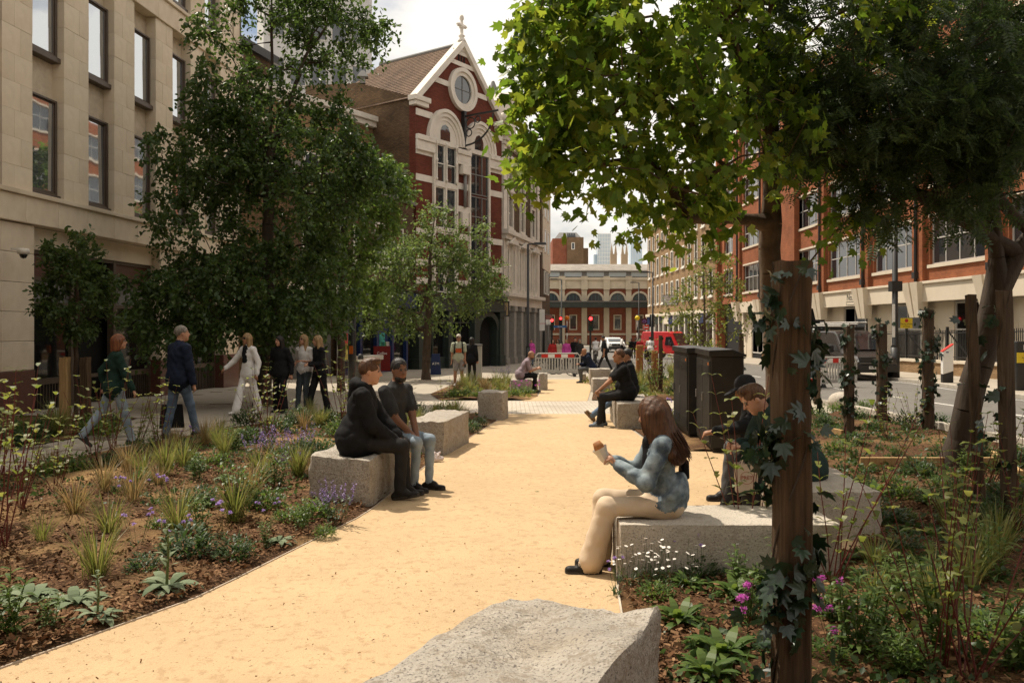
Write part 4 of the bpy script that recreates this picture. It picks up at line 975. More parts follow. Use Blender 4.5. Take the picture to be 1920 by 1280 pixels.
# two younger trees in front of the shops
b = gx(640, 25)
tree('maple_tree', 'mid green maple beside the blue shop, nearer of two young trees', [b, at(640, 640, 25), at(642, 520, 25), at(645, 400, 25), at(650, 280, 25)], .12,
     [(640, 520, 25, 1.45, 1.3, 1.0, 6), (660, 420, 25, 1.45, 1.3, 1.1, 7), (655, 320, 25, 1.1, 1.1, .9, 4), (720, 360, 25.2, .8, .8, .9, 2), (590, 590, 24.8, .8, .8, .5, 1.2), (600, 470, 25, .7, .8, .6, 1.5)],
     210, 14500, .14, PALM5, LM_mid, M_bark, 5, twig=.44, ntw=6, droop=.35)
b = gx(799, 32.6)
tree('cherry_tree', 'wide layered young tree with bare lower trunk before the gabled building', [b, at(800, 660, 32.6), at(803, 590, 32.6), at(806, 500, 32.6), at(812, 420, 32.6), at(818, 375, 32.6)], .17,
     [(800, 560, 32.6, 2.3, 1.9, .75, 7), (790, 480, 32.6, 1.9, 1.6, .8, 6), (740, 510, 32.4, 1.3, 1.1, .9, 3), (880, 500, 32.7, 1.3, 1.1, .55, 3), (905, 540, 32.8, 1.0, 1.0, .35, 1.3), (830, 420, 32.6, .9, .9, .8, 1.6), (895, 430, 32.7, .45, .6, .8, .7), (780, 600, 32.4, 1.7, 1.3, .35, 2), (700, 590, 32, 1.3, 1.0, .5, 2)],
     300, 13500, .125, OVAL, leafmat('leaf_cherry', [(.065, .108, .032), (.095, .142, .042), (.13, .175, .055)], .45), M_bark, 8, twig=.55, ntw=5, droop=.2, outness=1.6)
b = gx(142, 15.6)
STK = tree('staked_tree', 'slender young tree held between stakes before the stone offices', [b, at(143, 700, 15.6), at(146, 560, 15.6), at(143, 440, 15.6)], .04,
     [(145, 560, 15.6, .62, .6, .75, 6), (135, 480, 15.6, .48, .5, .5, 3), (180, 580, 15.6, .35, .4, .4, 1.2), (120, 500, 15.6, .35, .4, .4, 1)],
     110, 5200, .09, OVAL, leafmat('leaf_staked', [(.030, .058, .016), (.05, .085, .022), (.075, .115, .03)], .42), M_bark, 12, twig=.22, ntw=4, tip=.003)
# plane tree that overhangs the path from the right
b = gx(1462, 9.4)
tree('plane_tree', 'plane tree with big bright lobed leaves overhanging the path from the right', [b, at(1455, 700, 9.4), at(1448, 560, 9.35), at(1442, 420, 9.3), at(1445, 300, 9.2), at(1440, 150, 9.1), at(1425, 0, 9.0), at(1420, -150, 9.0)], .125,
     [(1185, 110, 7.9, 1.08, .8, .95, 8), (1085, 20, 7.8, .58, .6, .5, 2.6), (1330, 200, 8.3, 1.1, .9, .95, 6.5), (1480, 20, 8.8, 1.35, 1.2, 1.0, 5.5), (1255, 345, 7.9, .60, .6, .36, 2.0), (1215, 400, 7.7, .35, .4, .16, .6), (1590, 400, 8.7, .45, .5, .22, .6), (1045, 205, 7.7, .30, .4, .34, 1.2), (1030, 285, 7.7, .18, .4, .12, .4), (1120, 290, 7.7, .45, .6, .42, 1.8), (1260, 0, 8.3, 1.3, 1.0, .9, 5), (1300, -180, 8.6, 1.9, 1.7, 1.2, 6), (1600, 200, 9.3, .8, .8, .7, 1.4), (1420, 330, 8.2, .4, .5, .35, .8), (1019, -578, 5.2, 1.0, .95, .7, 6.0), (1450, -380, 6.6, 1.3, 1.3, .8, 5), (1250, -300, 8.2, 1.6, 1.2, .9, 4)],  # extra lobes high above the frame are added to shade post and right bed
     420, 13200, .115, PLANE_, LM_plane, M_barkp, 21, boughs=[((b.x, 9.3, at(0, 430, 9.3).z), [at(1360, 408, 8.9), at(1282, 406, 8.5)]), ((b.x, 9.3, at(0, 560, 9.3).z), [at(1520, 490, 9.2), at(1560, 445, 9.1), at(1600, 400, 9.0)])], twig=.40, ntw=6, droop=.45, tip=.004, upn=.55)
# dark rowan at the right edge
b = gx(1788, 10.0)
tree('rowan_tree', 'dark feathery rowan with leaning trunk at the right edge', [b, at(1812, 770, 9.9), at(1845, 640, 9.8), at(1868, 540, 9.7), at(1862, 420, 9.6), at(1850, 250, 9.4), at(1835, 50, 9.2), at(1830, -120, 9.1)], .15,
     [(1700, 140, 8.9, 1.25, 1.3, .95, 8), (1860, 90, 8.9, 1.1, 1.3, 1.2, 8), (1570, 90, 8.7, .9, 1.0, .8, 4), (1850, 260, 9.2, .8, .9, .5, 2.4), (1640, 230, 8.7, .8, .9, .5, 3.2), (1560, 230, 8.6, .5, .7, .5, 1.6), (1740, 390, 8.9, .7, .7, .15, .6), (1960, 200, 9.0, .8, 1.0, 1.0, 3), (1750, -120, 9.0, 1.5, 1.5, 1.0, 5), (2060, 0, 9.4, 1.2, 1.4, 1.3, 4), (1760, 240, 8.8, .9, 1.0, .7, 4), (1500, 180, 8.5, .5, .7, .7, 2), (1650, 380, 8.8, .5, .5, .2, .5), (1880, 200, 8.8, .8, .9, .6, 3)],
     470, 10800, .21, PINN, LM_rowan, M_barkd, 33, boughs=[((b.x + 1, 9.7, at(0, 540, 9.7).z), [at(1905, 480, 9.7), at(1960, 400, 9.7)]), ((b.x + .8, 9.7, at(0, 470, 9.7).z), [at(1780, 395, 9.4), at(1680, 330, 9.1)]), ((b.x + .8, 9.7, at(0, 440, 9.7).z), [at(1800, 300, 9.4), at(1700, 180, 9.1)])], twig=.30, ntw=4, droop=.4, tip=.004)
b = gx(1322, 23.5)
tree('birch_sapling', 'slim pale green sapling behind the black cabinets', [b, at(1320, 640, 23.5), at(1320, 540, 23.5), at(1322, 440, 23.5)], .045,
     [(1315, 560, 23.5, .85, .8, .8, 5), (1330, 500, 23.5, .6, .6, .6, 3), (1360, 600, 23.5, .7, .6, .5, 2.5), (1275, 590, 23.5, .5, .5, .4, 1.6), (1320, 640, 23.5, .8, .6, .35, 1.8), (1370, 540, 23.5, .4, .4, .3, 1)],
     150, 3600, .085, OVAL, LM_sap, M_bark, 41, twig=.26, ntw=4, droop=.3, tip=.004, gap=.2)

# ================================================================== planting
def strip(mb, p, az, el, ln, wd, bend, n=3, m=0, fold=0.0, taper=.6):
    """a blade: starts at p, heads az/el, bends down along its length"""
    p = Vector(p); s = Vector((-math.sin(az), math.cos(az), 0)); vs = []; e = el
    for i in range(n + 1):
        t = i / n; ww = wd * (1 if n == 1 else (math.sin(math.pi * min(.97, .12 + taper * t)) if taper else 1)) * .5
        if i == n: ww *= .12
        vs += [p - s * ww, p + s * ww]
        if fold: vs[-1] += Vector((0, 0, fold * ww)); vs[-2] += Vector((0, 0, fold * ww))
        p = p + Vector((math.cos(az) * math.cos(e), math.sin(az) * math.cos(e), math.sin(e))) * (ln / n); e -= bend / n
    mb.add(vs, [(2 * i, 2 * i + 1, 2 * i + 3, 2 * i + 2) for i in range(n)], m)
    return p
LM_grey = leafmat('leaf_grey_felt', [(.13, .17, .10), (.18, .22, .135), (.23, .27, .17)], .2, .8, .1)
LM_gr = leafmat('leaf_fresh', [(.055, .105, .020), (.085, .14, .03), (.12, .17, .04)], .4)
LM_gr2 = leafmat('leaf_deep', [(.028, .058, .018), (.045, .082, .024), (.07, .11, .035)], .35)
LM_grass = leafmat('grass_blade', [(.10, .14, .035), (.15, .165, .045), (.21, .18, .07)], .4)
LM_tan = leafmat('grass_tan', [(.20, .145, .06), (.26, .19, .085), (.15, .14, .05)], .35)
LM_dog = leafmat('leaf_dogwood', [(.10, .14, .03), (.15, .18, .04), (.20, .21, .06)], .45)
LM_ivy = leafmat('leaf_ivy', [(.010, .024, .013), (.017, .036, .018), (.026, .05, .022)], .12, .32, .5)
M_stemg = mat('stem_green', (.10, .13, .04), .7, .2, 8); M_stemr = mat('stem_red', (.13, .026, .02), .5, .25, 12, spec=.4)
M_purple = leafmat('petal_purple', [(.20, .12, .34), (.28, .18, .44), (.33, .22, .48)], .3); M_lilac = leafmat('petal_lilac', [(.36, .24, .50), (.42, .30, .56)], .3)
M_mag = leafmat('petal_magenta', [(.38, .07, .30), (.46, .11, .38)], .3); M_daisy = leafmat('petal_white', [(.78, .74, .68), (.85, .8, .74)], .2); M_pink = leafmat('petal_pink', [(.45, .10, .22), (.55, .18, .3)], .3)
PR = random.Random(5)
KIND = {}
def reg(kind, parts):
    """parts: list of (name, MB, material); keeps only the mesh data"""
    out = []
    for nm, mb, m in parts:
        if not mb.f: continue
        o = mb.build(nm, m); out.append((nm, o.data)); bpy.data.objects.remove(o)
    KIND.setdefault(kind, []).append(out)
for v in range(3):
    u = PR.uniform
    mb = MB()
    for i in range(16):
        k = i / 34; strip(mb, (u(-.03, .03), u(-.03, .03), .01), i * 2.4 + u(-.3, .3), .25 + 1.0 * k + u(-.1, .15), .19 - .06 * k + u(-.02, .02), .062 - .012 * k, 1.0 - .3 * k, 6, fold=.7, taper=.84)
    st = MB()
    if v == 0:
        st.tube([(0, 0, 0), (.01, 0, .2), (0, .01, .36)], [.009, .007, .005], 5)
        for i in range(14): strip(mb, (0, 0, .12 + i * .017), i * 2.5, .6, .09 - i * .004, .03, .5, 2, fold=.5)
    reg('lambs_ear', [('leaves', mb, LM_grey), ('stem', st, M_stemg)])
    mb = MB()
    for i in range(26):
        k = i / 26; strip(mb, (u(-.02, .02), u(-.02, .02), .01), i * 2.4 + u(-.3, .3), .25 + .9 * k, .22 - .07 * k + u(-.03, .03), .05, .9 - .2 * k, 6, fold=.6, taper=.84)
    reg('rosette', [('leaves', mb, LM_gr)])
    for kd, lm, hh in (('grass', LM_grass, .46), ('tan_grass', LM_tan, .42)):
        mb = MB()
        for i in range(110):
            a = u(0, 6.28); rr = abs(PR.gauss(0, .035)); strip(mb, (rr * math.cos(a), rr * math.sin(a), 0), a + u(-.5, .5), u(1.05, 1.5), hh * u(.5, 1.1), .0065, u(.15, 1.0), 3, taper=0)
        reg(kd, [('blades', mb, lm)])
    mb, fl = MB(), MB()
    for i in range(16):
        a = u(0, 6.28); rr = u(0, .10); p = Vector((rr * math.cos(a), rr * math.sin(a), 0)); l = u(.26, .44); tl = u(1.0, 1.45)
        dr = Vector((math.cos(a) * math.cos(tl), math.sin(a) * math.cos(tl), math.sin(tl))); mb.tube([p, p + dr * l], [.0025, .0015], 3)
        for k in range(8):
            q = p + dr * l * (.12 + k * .075); strip(mb, q, u(0, 6.28), u(.1, .6), .045, .02, .4, 2)
        for k in range(12):
            q = p + dr * l * (.66 + .36 * k / 12); strip(fl, q, u(0, 6.28), u(-.1, .6), .02, .017, .3, 1)
    reg('catmint', [('foliage', mb, LM_gr2), ('flower_spikes', fl, M_purple)])
    mb, le = MB(), MB()
    for i in range(8):
        a = u(0, 6.28); tl = u(1.0, 1.5); l = u(.55, 1.05); p = Vector((u(-.04, .04), u(-.04, .04), 0)); dr = Vector((math.cos(a) * math.cos(tl), math.sin(a) * math.cos(tl), math.sin(tl)))
        pts = [p + dr * l * t + Vector((u(-.01, .01), u(-.01, .01), 0)) for t in (0, .35, .7, 1)]; mb.tube(pts, [.0045, .0038, .003, .002], 4)
        for k in range(7):
            t = .35 + .65 * k / 6
            if PR.random() < .25: continue
            q = p + dr * l * t; aa = u(0, 6.28)
            for s in (0, math.pi): strip(le, q, aa + s, u(.1, .8), u(.045, .075), .036, u(.3, 1), 3, fold=.4)
    reg('dogwood', [('stems', mb, M_stemr), ('leaves', le, LM_dog)])
    mb = MB()
    for i in range(7):
        a = u(0, 6.28); p = Vector((u(-.06, .06), u(-.06, .06), 0)); tl = u(1.2, 1.55); l = u(.25, .42); dr = Vector((math.cos(a) * math.cos(tl), math.sin(a) * math.cos(tl), math.sin(tl)))
        mb.tube([p, p + dr * l], [.004, .002], 3)
        for k in range(16): strip(mb, p + dr * l * (.1 + .9 * k / 16), k * 2.4 + u(-.3, .3), u(.2, .8), .10 - .04 * k / 16, .022, .8, 3, fold=.5)
    reg('perennial', [('leaves', mb, LM_gr)])
    mb, fl = MB(), MB()
    for i in range(240):
        a = u(0, 6.28); rr = .24 * math.sqrt(u(0, 1)); strip(mb, (rr * math.cos(a), rr * math.sin(a), u(0, .10)), u(0, 6.28), u(.3, 1.3), u(.03, .07), .008, .6, 2)
    for i in range(40):
        a = u(0, 6.28); rr = .27 * math.sqrt(u(0, 1)); h = u(.12, .30); p = Vector((rr * math.cos(a), rr * math.sin(a), .04)); q = p + Vector((u(-.04, .04), u(-.04, .04), h)); mb.tube([p, q], .0012, 3)
        tx, ty = u(-.5, .5), u(-.5, .5)
        fl.add([q + Vector((.013 * math.cos(t), .013 * math.sin(t), .013 * (tx * math.cos(t) + ty * math.sin(t)))) for t in np.linspace(0, 6.28, 9)[:-1]], [tuple(range(8))])
    reg('daisy', [('foliage', mb, LM_gr2), ('flowers', fl, M_daisy)])
    for kd, pm, hh, rr_ in (('scabious', M_lilac, .34, .02), ('phlox', M_mag, .24, .017)):
        mb, fl = MB(), MB()
        for i in range(18): strip(mb, (u(-.04, .04), u(-.04, .04), 0), u(0, 6.28), u(.3, 1.2), u(.08, .15), .014, .8, 3)
        for i in range(6):
            q = Vector((u(-.13, .13), u(-.13, .13), hh * u(.6, 1.1))); mb.tube([(q.x * .2, q.y * .2, 0), (q.x * .7, q.y * .7, q.z * .6), q], .0017, 3)
            for k in range(26 if kd == 'phlox' else 18): 
                dd = Vector((PR.gauss(0, 1), PR.gauss(0, 1), PR.gauss(.4, .8))).normalized(); strip(fl, q + dd * rr_ * (.5 if kd == 'scabious' else 1.1), u(0, 6.28), u(-.2, 1.2), rr_ * 1.0, rr_ * .9, .3, 1)
        reg(kd, [('foliage', mb, LM_gr2), ('flowers', fl, pm)])
    for kd, lm, nn in (('low_shrub', LM_gr2, 420), ('green_mound', LM_gr, 380)):
        mb = MB()
        for i in range(nn):
            dd = Vector((PR.gauss(0, 1), PR.gauss(0, 1), abs(PR.gauss(0, .8)))).normalized() * u(.4, 1); strip(mb, (dd.x * .2, dd.y * .2, .02 + dd.z * .2), math.atan2(dd.y, dd.x) + u(-1, 1), u(-.2, 1.2), u(.035, .065), .02, u(.2, .8), 2, fold=.3)
        for i in range(14): a = u(0, 6.28); mb.tube([(0, 0, 0), (.15 * math.cos(a), .15 * math.sin(a), u(.08, .2))], .003, 3)
        reg(kd, [('foliage', mb, lm)])
PLANTS = []
DESC = {'lambs_ear': 'felted grey-green rosette', 'rosette': 'fresh green leafy rosette', 'grass': 'wiry green grass tuft', 'tan_grass': 'dry tan grass tuft', 'catmint': 'purple flowering catmint clump', 'dogwood': 'pale leaved red stemmed shrub', 'perennial': 'upright green leafy perennial', 'daisy': 'low mound of small white daisies', 'scabious': 'lilac pincushion flowers', 'phlox': 'magenta flower cluster', 'low_shrub': 'low dark green shrub', 'green_mound': 'bright green leafy mound', 'pink': 'pink flowering mound'}
PNAME = {'lambs_ear': 'felted_rosette', 'rosette': 'leaf_rosette', 'grass': 'grass_tuft', 'tan_grass': 'dry_grass_tuft', 'catmint': 'catmint', 'dogwood': 'dogwood_shrub', 'perennial': 'leafy_perennial', 'daisy': 'daisy_clump', 'scabious': 'pincushion_flower', 'phlox': 'magenta_flower', 'low_shrub': 'low_shrub', 'green_mound': 'leafy_mound'}
def plant(kind, pos, bed, s=1.0, var=None, rz=None):
    vr = KIND[kind]; parts = vr[PR.randrange(len(vr)) if var is None else var]
    o = thing(PNAME[kind], DESC[kind] + ' ' + bed, 'grass' if 'grass' in kind else 'shrub' if 'shrub' in PNAME[kind] or kind == 'dogwood' else 'plant', (pos[0], pos[1], g(pos[1]) + .015), PR.uniform(0, 6.28) if rz is None else rz, DESC[kind] + 's ' + bed)
    o.scale = (s, s, s * PR.uniform(.9, 1.1))
    for nm, me in parts:
        q = share(nm, me, o)
        if nm in ('flowers', 'flower_spikes'): q['kind'] = 'stuff'
    PLANTS.append((o, kind, bed)); return o
BL, BR, BC, BX, BF, BS = 'in the left bed', 'in the right foreground bed', 'in the small bed by the cabinets', 'in the bed beyond the crossing', 'in the far right bed', 'in the bed under the staked tree'
for kind, pts in {'lambs_ear': [(55, 1135, 1.15, 1), (145, 1142, 1.1, 2), (182, 1168, .8, 0), (312, 1114, 1.15, 0), (523, 1024, .75, 1), (420, 905, .8, 1)],
                  'grass': [(182, 1096, 1.0), (203, 1010, .9), (332, 1003, 1.1), (80, 1026, .6), (441, 985, 1.0), (490, 905, 1), (345, 880, 1), (560, 900, .9), (420, 860, 1), (270, 900, 1)],
                  'tan_grass': [(139, 975, 1.1), (250, 948, 1.1), (195, 930, 1.0), (385, 838, 1.1), (330, 850, 1), (470, 935, 1), (240, 890, 1)],
                  'catmint': [(531, 872, 1.2), (566, 862, 1.1), (628, 985, .95), (505, 850, 1.1), (480, 868, 1), (545, 890, .8), (600, 965, .6)],
                  'dogwood': [(8, 1035, 1.25), (105, 935, 1.1), (215, 862, 1.2), (255, 850, 1.2), (40, 960, 1.2), (-30, 1000, 1.3), (180, 880, 1.1), (300, 850, 1.1), (640, 800, 1.4), (655, 790, 1.3), (480, 818, 1.1), (500, 830, 1.2), (0, 900, 1.2), (840, 800, .9)],
                  'perennial': [(441, 978, 1.2), (379, 1010, .9), (520, 917, 1.1), (15, 1205, 1.1), (95, 1190, .6), (570, 1000, .7), (500, 1030, .5), (440, 850, 1.2), (370, 905, .9), (470, 960, .9)],
                  'scabious': [(324, 1052, .8), (420, 1014, .9), (258, 1035, .8), (290, 950, .9), (360, 840, .9), (215, 960, .8), (500, 1000, .7)],
                  'low_shrub': [(352, 1052, 1.1), (441, 1055, .8), (375, 955, 1), (270, 1082, .7), (600, 860, 1.3), (560, 800, 1.6), (470, 835, 1.3), (520, 815, 1.4), (620, 800, 1.5), (780, 778, 1.2), (820, 785, 1.2), (850, 800, 1.1), (885, 812, .9), (730, 790, 1.2), (460, 800, 1.4), (900, 800, .8)],
                  'green_mound': [(500, 960, .9), (590, 975, .9), (300, 1000, .6), (640, 820, 1.5), (840, 778, 1.2), (610, 1010, .5), (545, 985, .8), (350, 870, .9), (95, 900, 1), (140, 890, 1.1)]}.items():
    for q in pts: plant(kind, gp(q[0], q[1]), BL, q[2], q[3] if len(q) > 3 else None)
for kind, pts in {'daisy': [(1232, 1070, 1.0), (1285, 1055, 1.0), (1350, 1060, .9), (1250, 1108, .9), (1390, 1075, .8), (1205, 1100, .8)],
                  'rosette': [(1274, 1180, .95), (1358, 1244, 1.1), (1382, 1130, .95), (1631, 1062, .9), (1567, 1064, .8), (1723, 1072, .7), (1330, 1285, .9), (1290, 1110, .8), (1690, 1010, .7), (1460, 1140, .7), (1900, 1180, .8), (1740, 950, .9), (1640, 930, 1)],
                  'dogwood': [(1402, 1050, 1.25, 0), (1560, 1100, 1.1), (1767, 1270, 1.0), (1810, 1290, 1.1), (1850, 930, 1), (1800, 1020, 1.0), (1660, 830, .9), (1715, 815, .9), (1905, 1010, 1.0)],
                  'perennial': [(1603, 1244, 1.1), (1640, 1200, .9), (1771, 1236, 1.2), (1671, 1120, .8), (1400, 1175, .8), (1480, 1110, .9), (1860, 1100, 1), (1560, 1180, .8), (1900, 1270, 1.1), (1700, 1180, .9), (1810, 900, 1), (1600, 870, .8), (1680, 870, .8)],
                  'phlox': [(1427, 1185, 1.0), (1418, 1220, .9), (1553, 1170, .9), (1563, 1222, .9)],
                  'scabious': [(1246, 1090, .7), (1314, 1090, .8), (1325, 1060, .8), (1155, 1120, .55), (1300, 1075, .7)],
                  'grass': [(1840, 1080, 1.0), (1870, 1060, 1.1), (1820, 1110, .9), (1780, 1000, .9), (1750, 1150, .8), (1640, 1140, .6)],
                  'low_shrub': [(1310, 1090, .8), (1660, 990, 1), (1720, 900, 1.2), (1780, 870, 1.3), (1860, 990, 1.1), (1600, 840, 1.1), (1640, 810, 1.1), (1700, 800, 1.2), (1760, 800, 1.2), (1830, 860, 1.2), (1900, 880, 1.3), (1890, 950, 1.2), (1550, 800, 1.0), (1760, 1100, .7)],
                  'green_mound': [(1230, 1130, .6), (1420, 1100, .6), (1690, 940, 1.0), (1570, 775, 1.1), (1620, 768, 1.0), (1530, 780, 1), (1800, 950, .9), (1550, 1260, .7), (1680, 1260, .9), (1850, 1210, .8)]}.items():
    for q in pts: plant(kind, gp(q[0], q[1]), BR, q[2], q[3] if len(q) > 3 else None)
for kind, pts in {'low_shrub': [(1215, 800, .9), (1250, 795, .9), (1275, 805, .9)], 'green_mound': [(1235, 805, .9), (1265, 785, .9)], 'scabious': [(1245, 790, 1.1), (1225, 780, 1.1), (1260, 800, 1.0)], 'grass': [(1270, 800, .9), (1240, 785, .8)]}.items():
    for q in pts: plant(kind, gp(*q[:2]), BC, q[2])
for q in [(855, 742), (880, 735), (905, 732), (930, 728), (950, 724), (870, 728), (975, 722), (915, 742), (940, 738), (890, 725)]: plant('tan_grass' if q[0] % 2 else 'grass', gp(*q), BX, 1.25)
for q in [(850, 747), (870, 746), (900, 747), (930, 747), (960, 745), (985, 742)]: plant('green_mound', gp(*q), BX, 1.3)
for q in [(985, 735), (1000, 738), (970, 738), (992, 729), (950, 715), (935, 714)]: plant('catmint' if q[1] < 720 else 'phlox', gp(*q), BX, 1.5)
for i in range(26):
    x = PR.uniform(1178, 1295); y = PR.uniform(702, 742); plant(PR.choice(['grass', 'tan_grass', 'low_shrub', 'dogwood', 'green_mound', 'grass']), gp(x, y), BF, PR.uniform(1.2, 1.9))
for q in [(30, 815), (75, 822), (110, 820), (165, 815), (190, 808), (10, 835), (50, 840), (95, 800), (200, 820)]: plant(PR.choice(['low_shrub', 'grass', 'low_shrub', 'green_mound']), gp(*q), BS, PR.uniform(1.2, 1.7))
# self-seeded filling between the planted clumps
for i in range(46):
    y = PR.uniform(8.2, 16.8); x = PR.uniform(max(bedL_l(y) + .3, -.62 * y), path_left(y) - .45)
    if -2.2 < x < -.5 and (7.5 < y < 9.6 or 10.9 < y < 13): continue
    plant(PR.choice(['low_shrub', 'green_mound', 'grass', 'tan_grass', 'perennial', 'low_shrub', 'grass']), (x, y), BL, PR.uniform(.6, 1.1))
for i in range(26):
    y = PR.uniform(3.6, 9.5); x = PR.uniform(bedR_l(y) + .5, min(7, .6 * y)); plant(PR.choice(['low_shrub', 'green_mound', 'perennial', 'rosette', 'grass']), (x, y), BR, PR.uniform(.45, .85))
for i in range(16):
    y = PR.uniform(8.5, 17); x = PR.uniform(3.6, 7.2)
    if x / y > .66: continue
    plant(PR.choice(['low_shrub', 'green_mound', 'low_shrub', 'perennial']), (x, y), BR, PR.uniform(.7, 1.1))
# loose bark chips over the near soil, nobody could count them
def chips(name, n, yr, xl, xr, cols, seed, label, sz=1.0):
    r = np.random.default_rng(seed); y = yr[0] + (yr[1] - yr[0]) * r.random(n) ** 1.5
    lo = np.array([xl(v) for v in y]); hi = np.array([xr(v) for v in y]); x = lo + (hi - lo) * r.random(n)
    P = np.stack([x, y, np.array([g(v) for v in y]) + .035 + .03 * r.random(n)], 1); A = r.normal(size=(n, 3)); A[:, 2] *= .35; Nm = r.normal(size=(n, 3)) * .5 + np.array([0, 0, 1.])
    o = leaf_mesh(name, P, A, Nm, (.016 + .026 * r.random(n)) * sz, [(-.25, 0, 0), (.25, 0, 0), (.2, 1, .06), (-.2, 1, .06)], [(0, 1, 2, 3)], leafmat('bark_chip_' + name, cols, 0.0, .9, .1), None)
    return struct(o, 'stuff', label)
CH_ = [(.05, .024, .012), (.11, .055, .026), (.17, .09, .045), (.27, .16, .085)]
chips('bark_mulch_left', 46000, (2.6, 11), lambda y: max(bedL_l(y), -.85 * y - .6), lambda y: path_left(y) - .03, CH_, 1, 'brown bark chips spread over the left bed')
chips('bark_mulch_right', 34000, (2.6, 10), lambda y: bedR_l(y) + .03, lambda y: min(7.2, .66 * y + .4), CH_, 2, 'brown bark chips spread over the right bed')
LITTER = chips('leaf_litter_path', 900, (3.0, 12), lambda y: path_left(y) + .05, lambda y: path_right(y) - .05, [(.10, .05, .02), (.2, .1, .04), (.28, .17, .07)], 3, 'tiny twigs and leaf scraps on the sandy path', .42)
LITTER.location = (0, 0, -.032)
# small self-sown ground cover
def cover(name, n, yr, xl, xr, lm, seed, label, ls=.045):
    r = np.random.default_rng(seed); nc = n // 14; cy = yr[0] + (yr[1] - yr[0]) * r.random(nc); cx = np.array([xl(v) + (xr(v) - xl(v)) * t for v, t in zip(cy, r.random(nc))])
    k = r.integers(0, nc, n); P = np.stack([cx[k] + r.normal(size=n) * .07, cy[k] + r.normal(size=n) * .07, np.zeros(n)], 1); P[:, 2] = np.array([g(v) for v in P[:, 1]]) + .03 + .05 * r.random(n)
    A = r.normal(size=(n, 3)); A[:, 2] = .5 + .5 * r.random(n); o = leaf_mesh(name, P, A, r.normal(size=(n, 3)) + np.array([0, 0, 1.]), ls * (.5 + r.random(n)), *KITE, lm, None)
    return struct(o, 'stuff', label)
cover('ground_cover_left', 7000, (7.5, 17), lambda y: max(bedL_l(y), -.66 * y) + .2, lambda y: path_left(y) - .25, LM_gr2, 4, 'small green ground cover in the left bed')
cover('ground_cover_right', 12000, (3.2, 17), lambda y: bedR_l(y) + .3, lambda y: min(7.3, .66 * y + .3), LM_gr2, 5, 'small green ground cover in the right bed')
cover('ground_cover_far', 4000, (21.8, 32), lambda y: -1.8, lambda y: .6, LM_grass, 6, 'low grassy ground cover beyond the crossing', .08)
cover('ground_cover_far_right', 5000, (22, 32.5), lambda y: 2.7, lambda y: 7, LM_grass, 9, 'low grassy ground cover in the far right bed', .09)
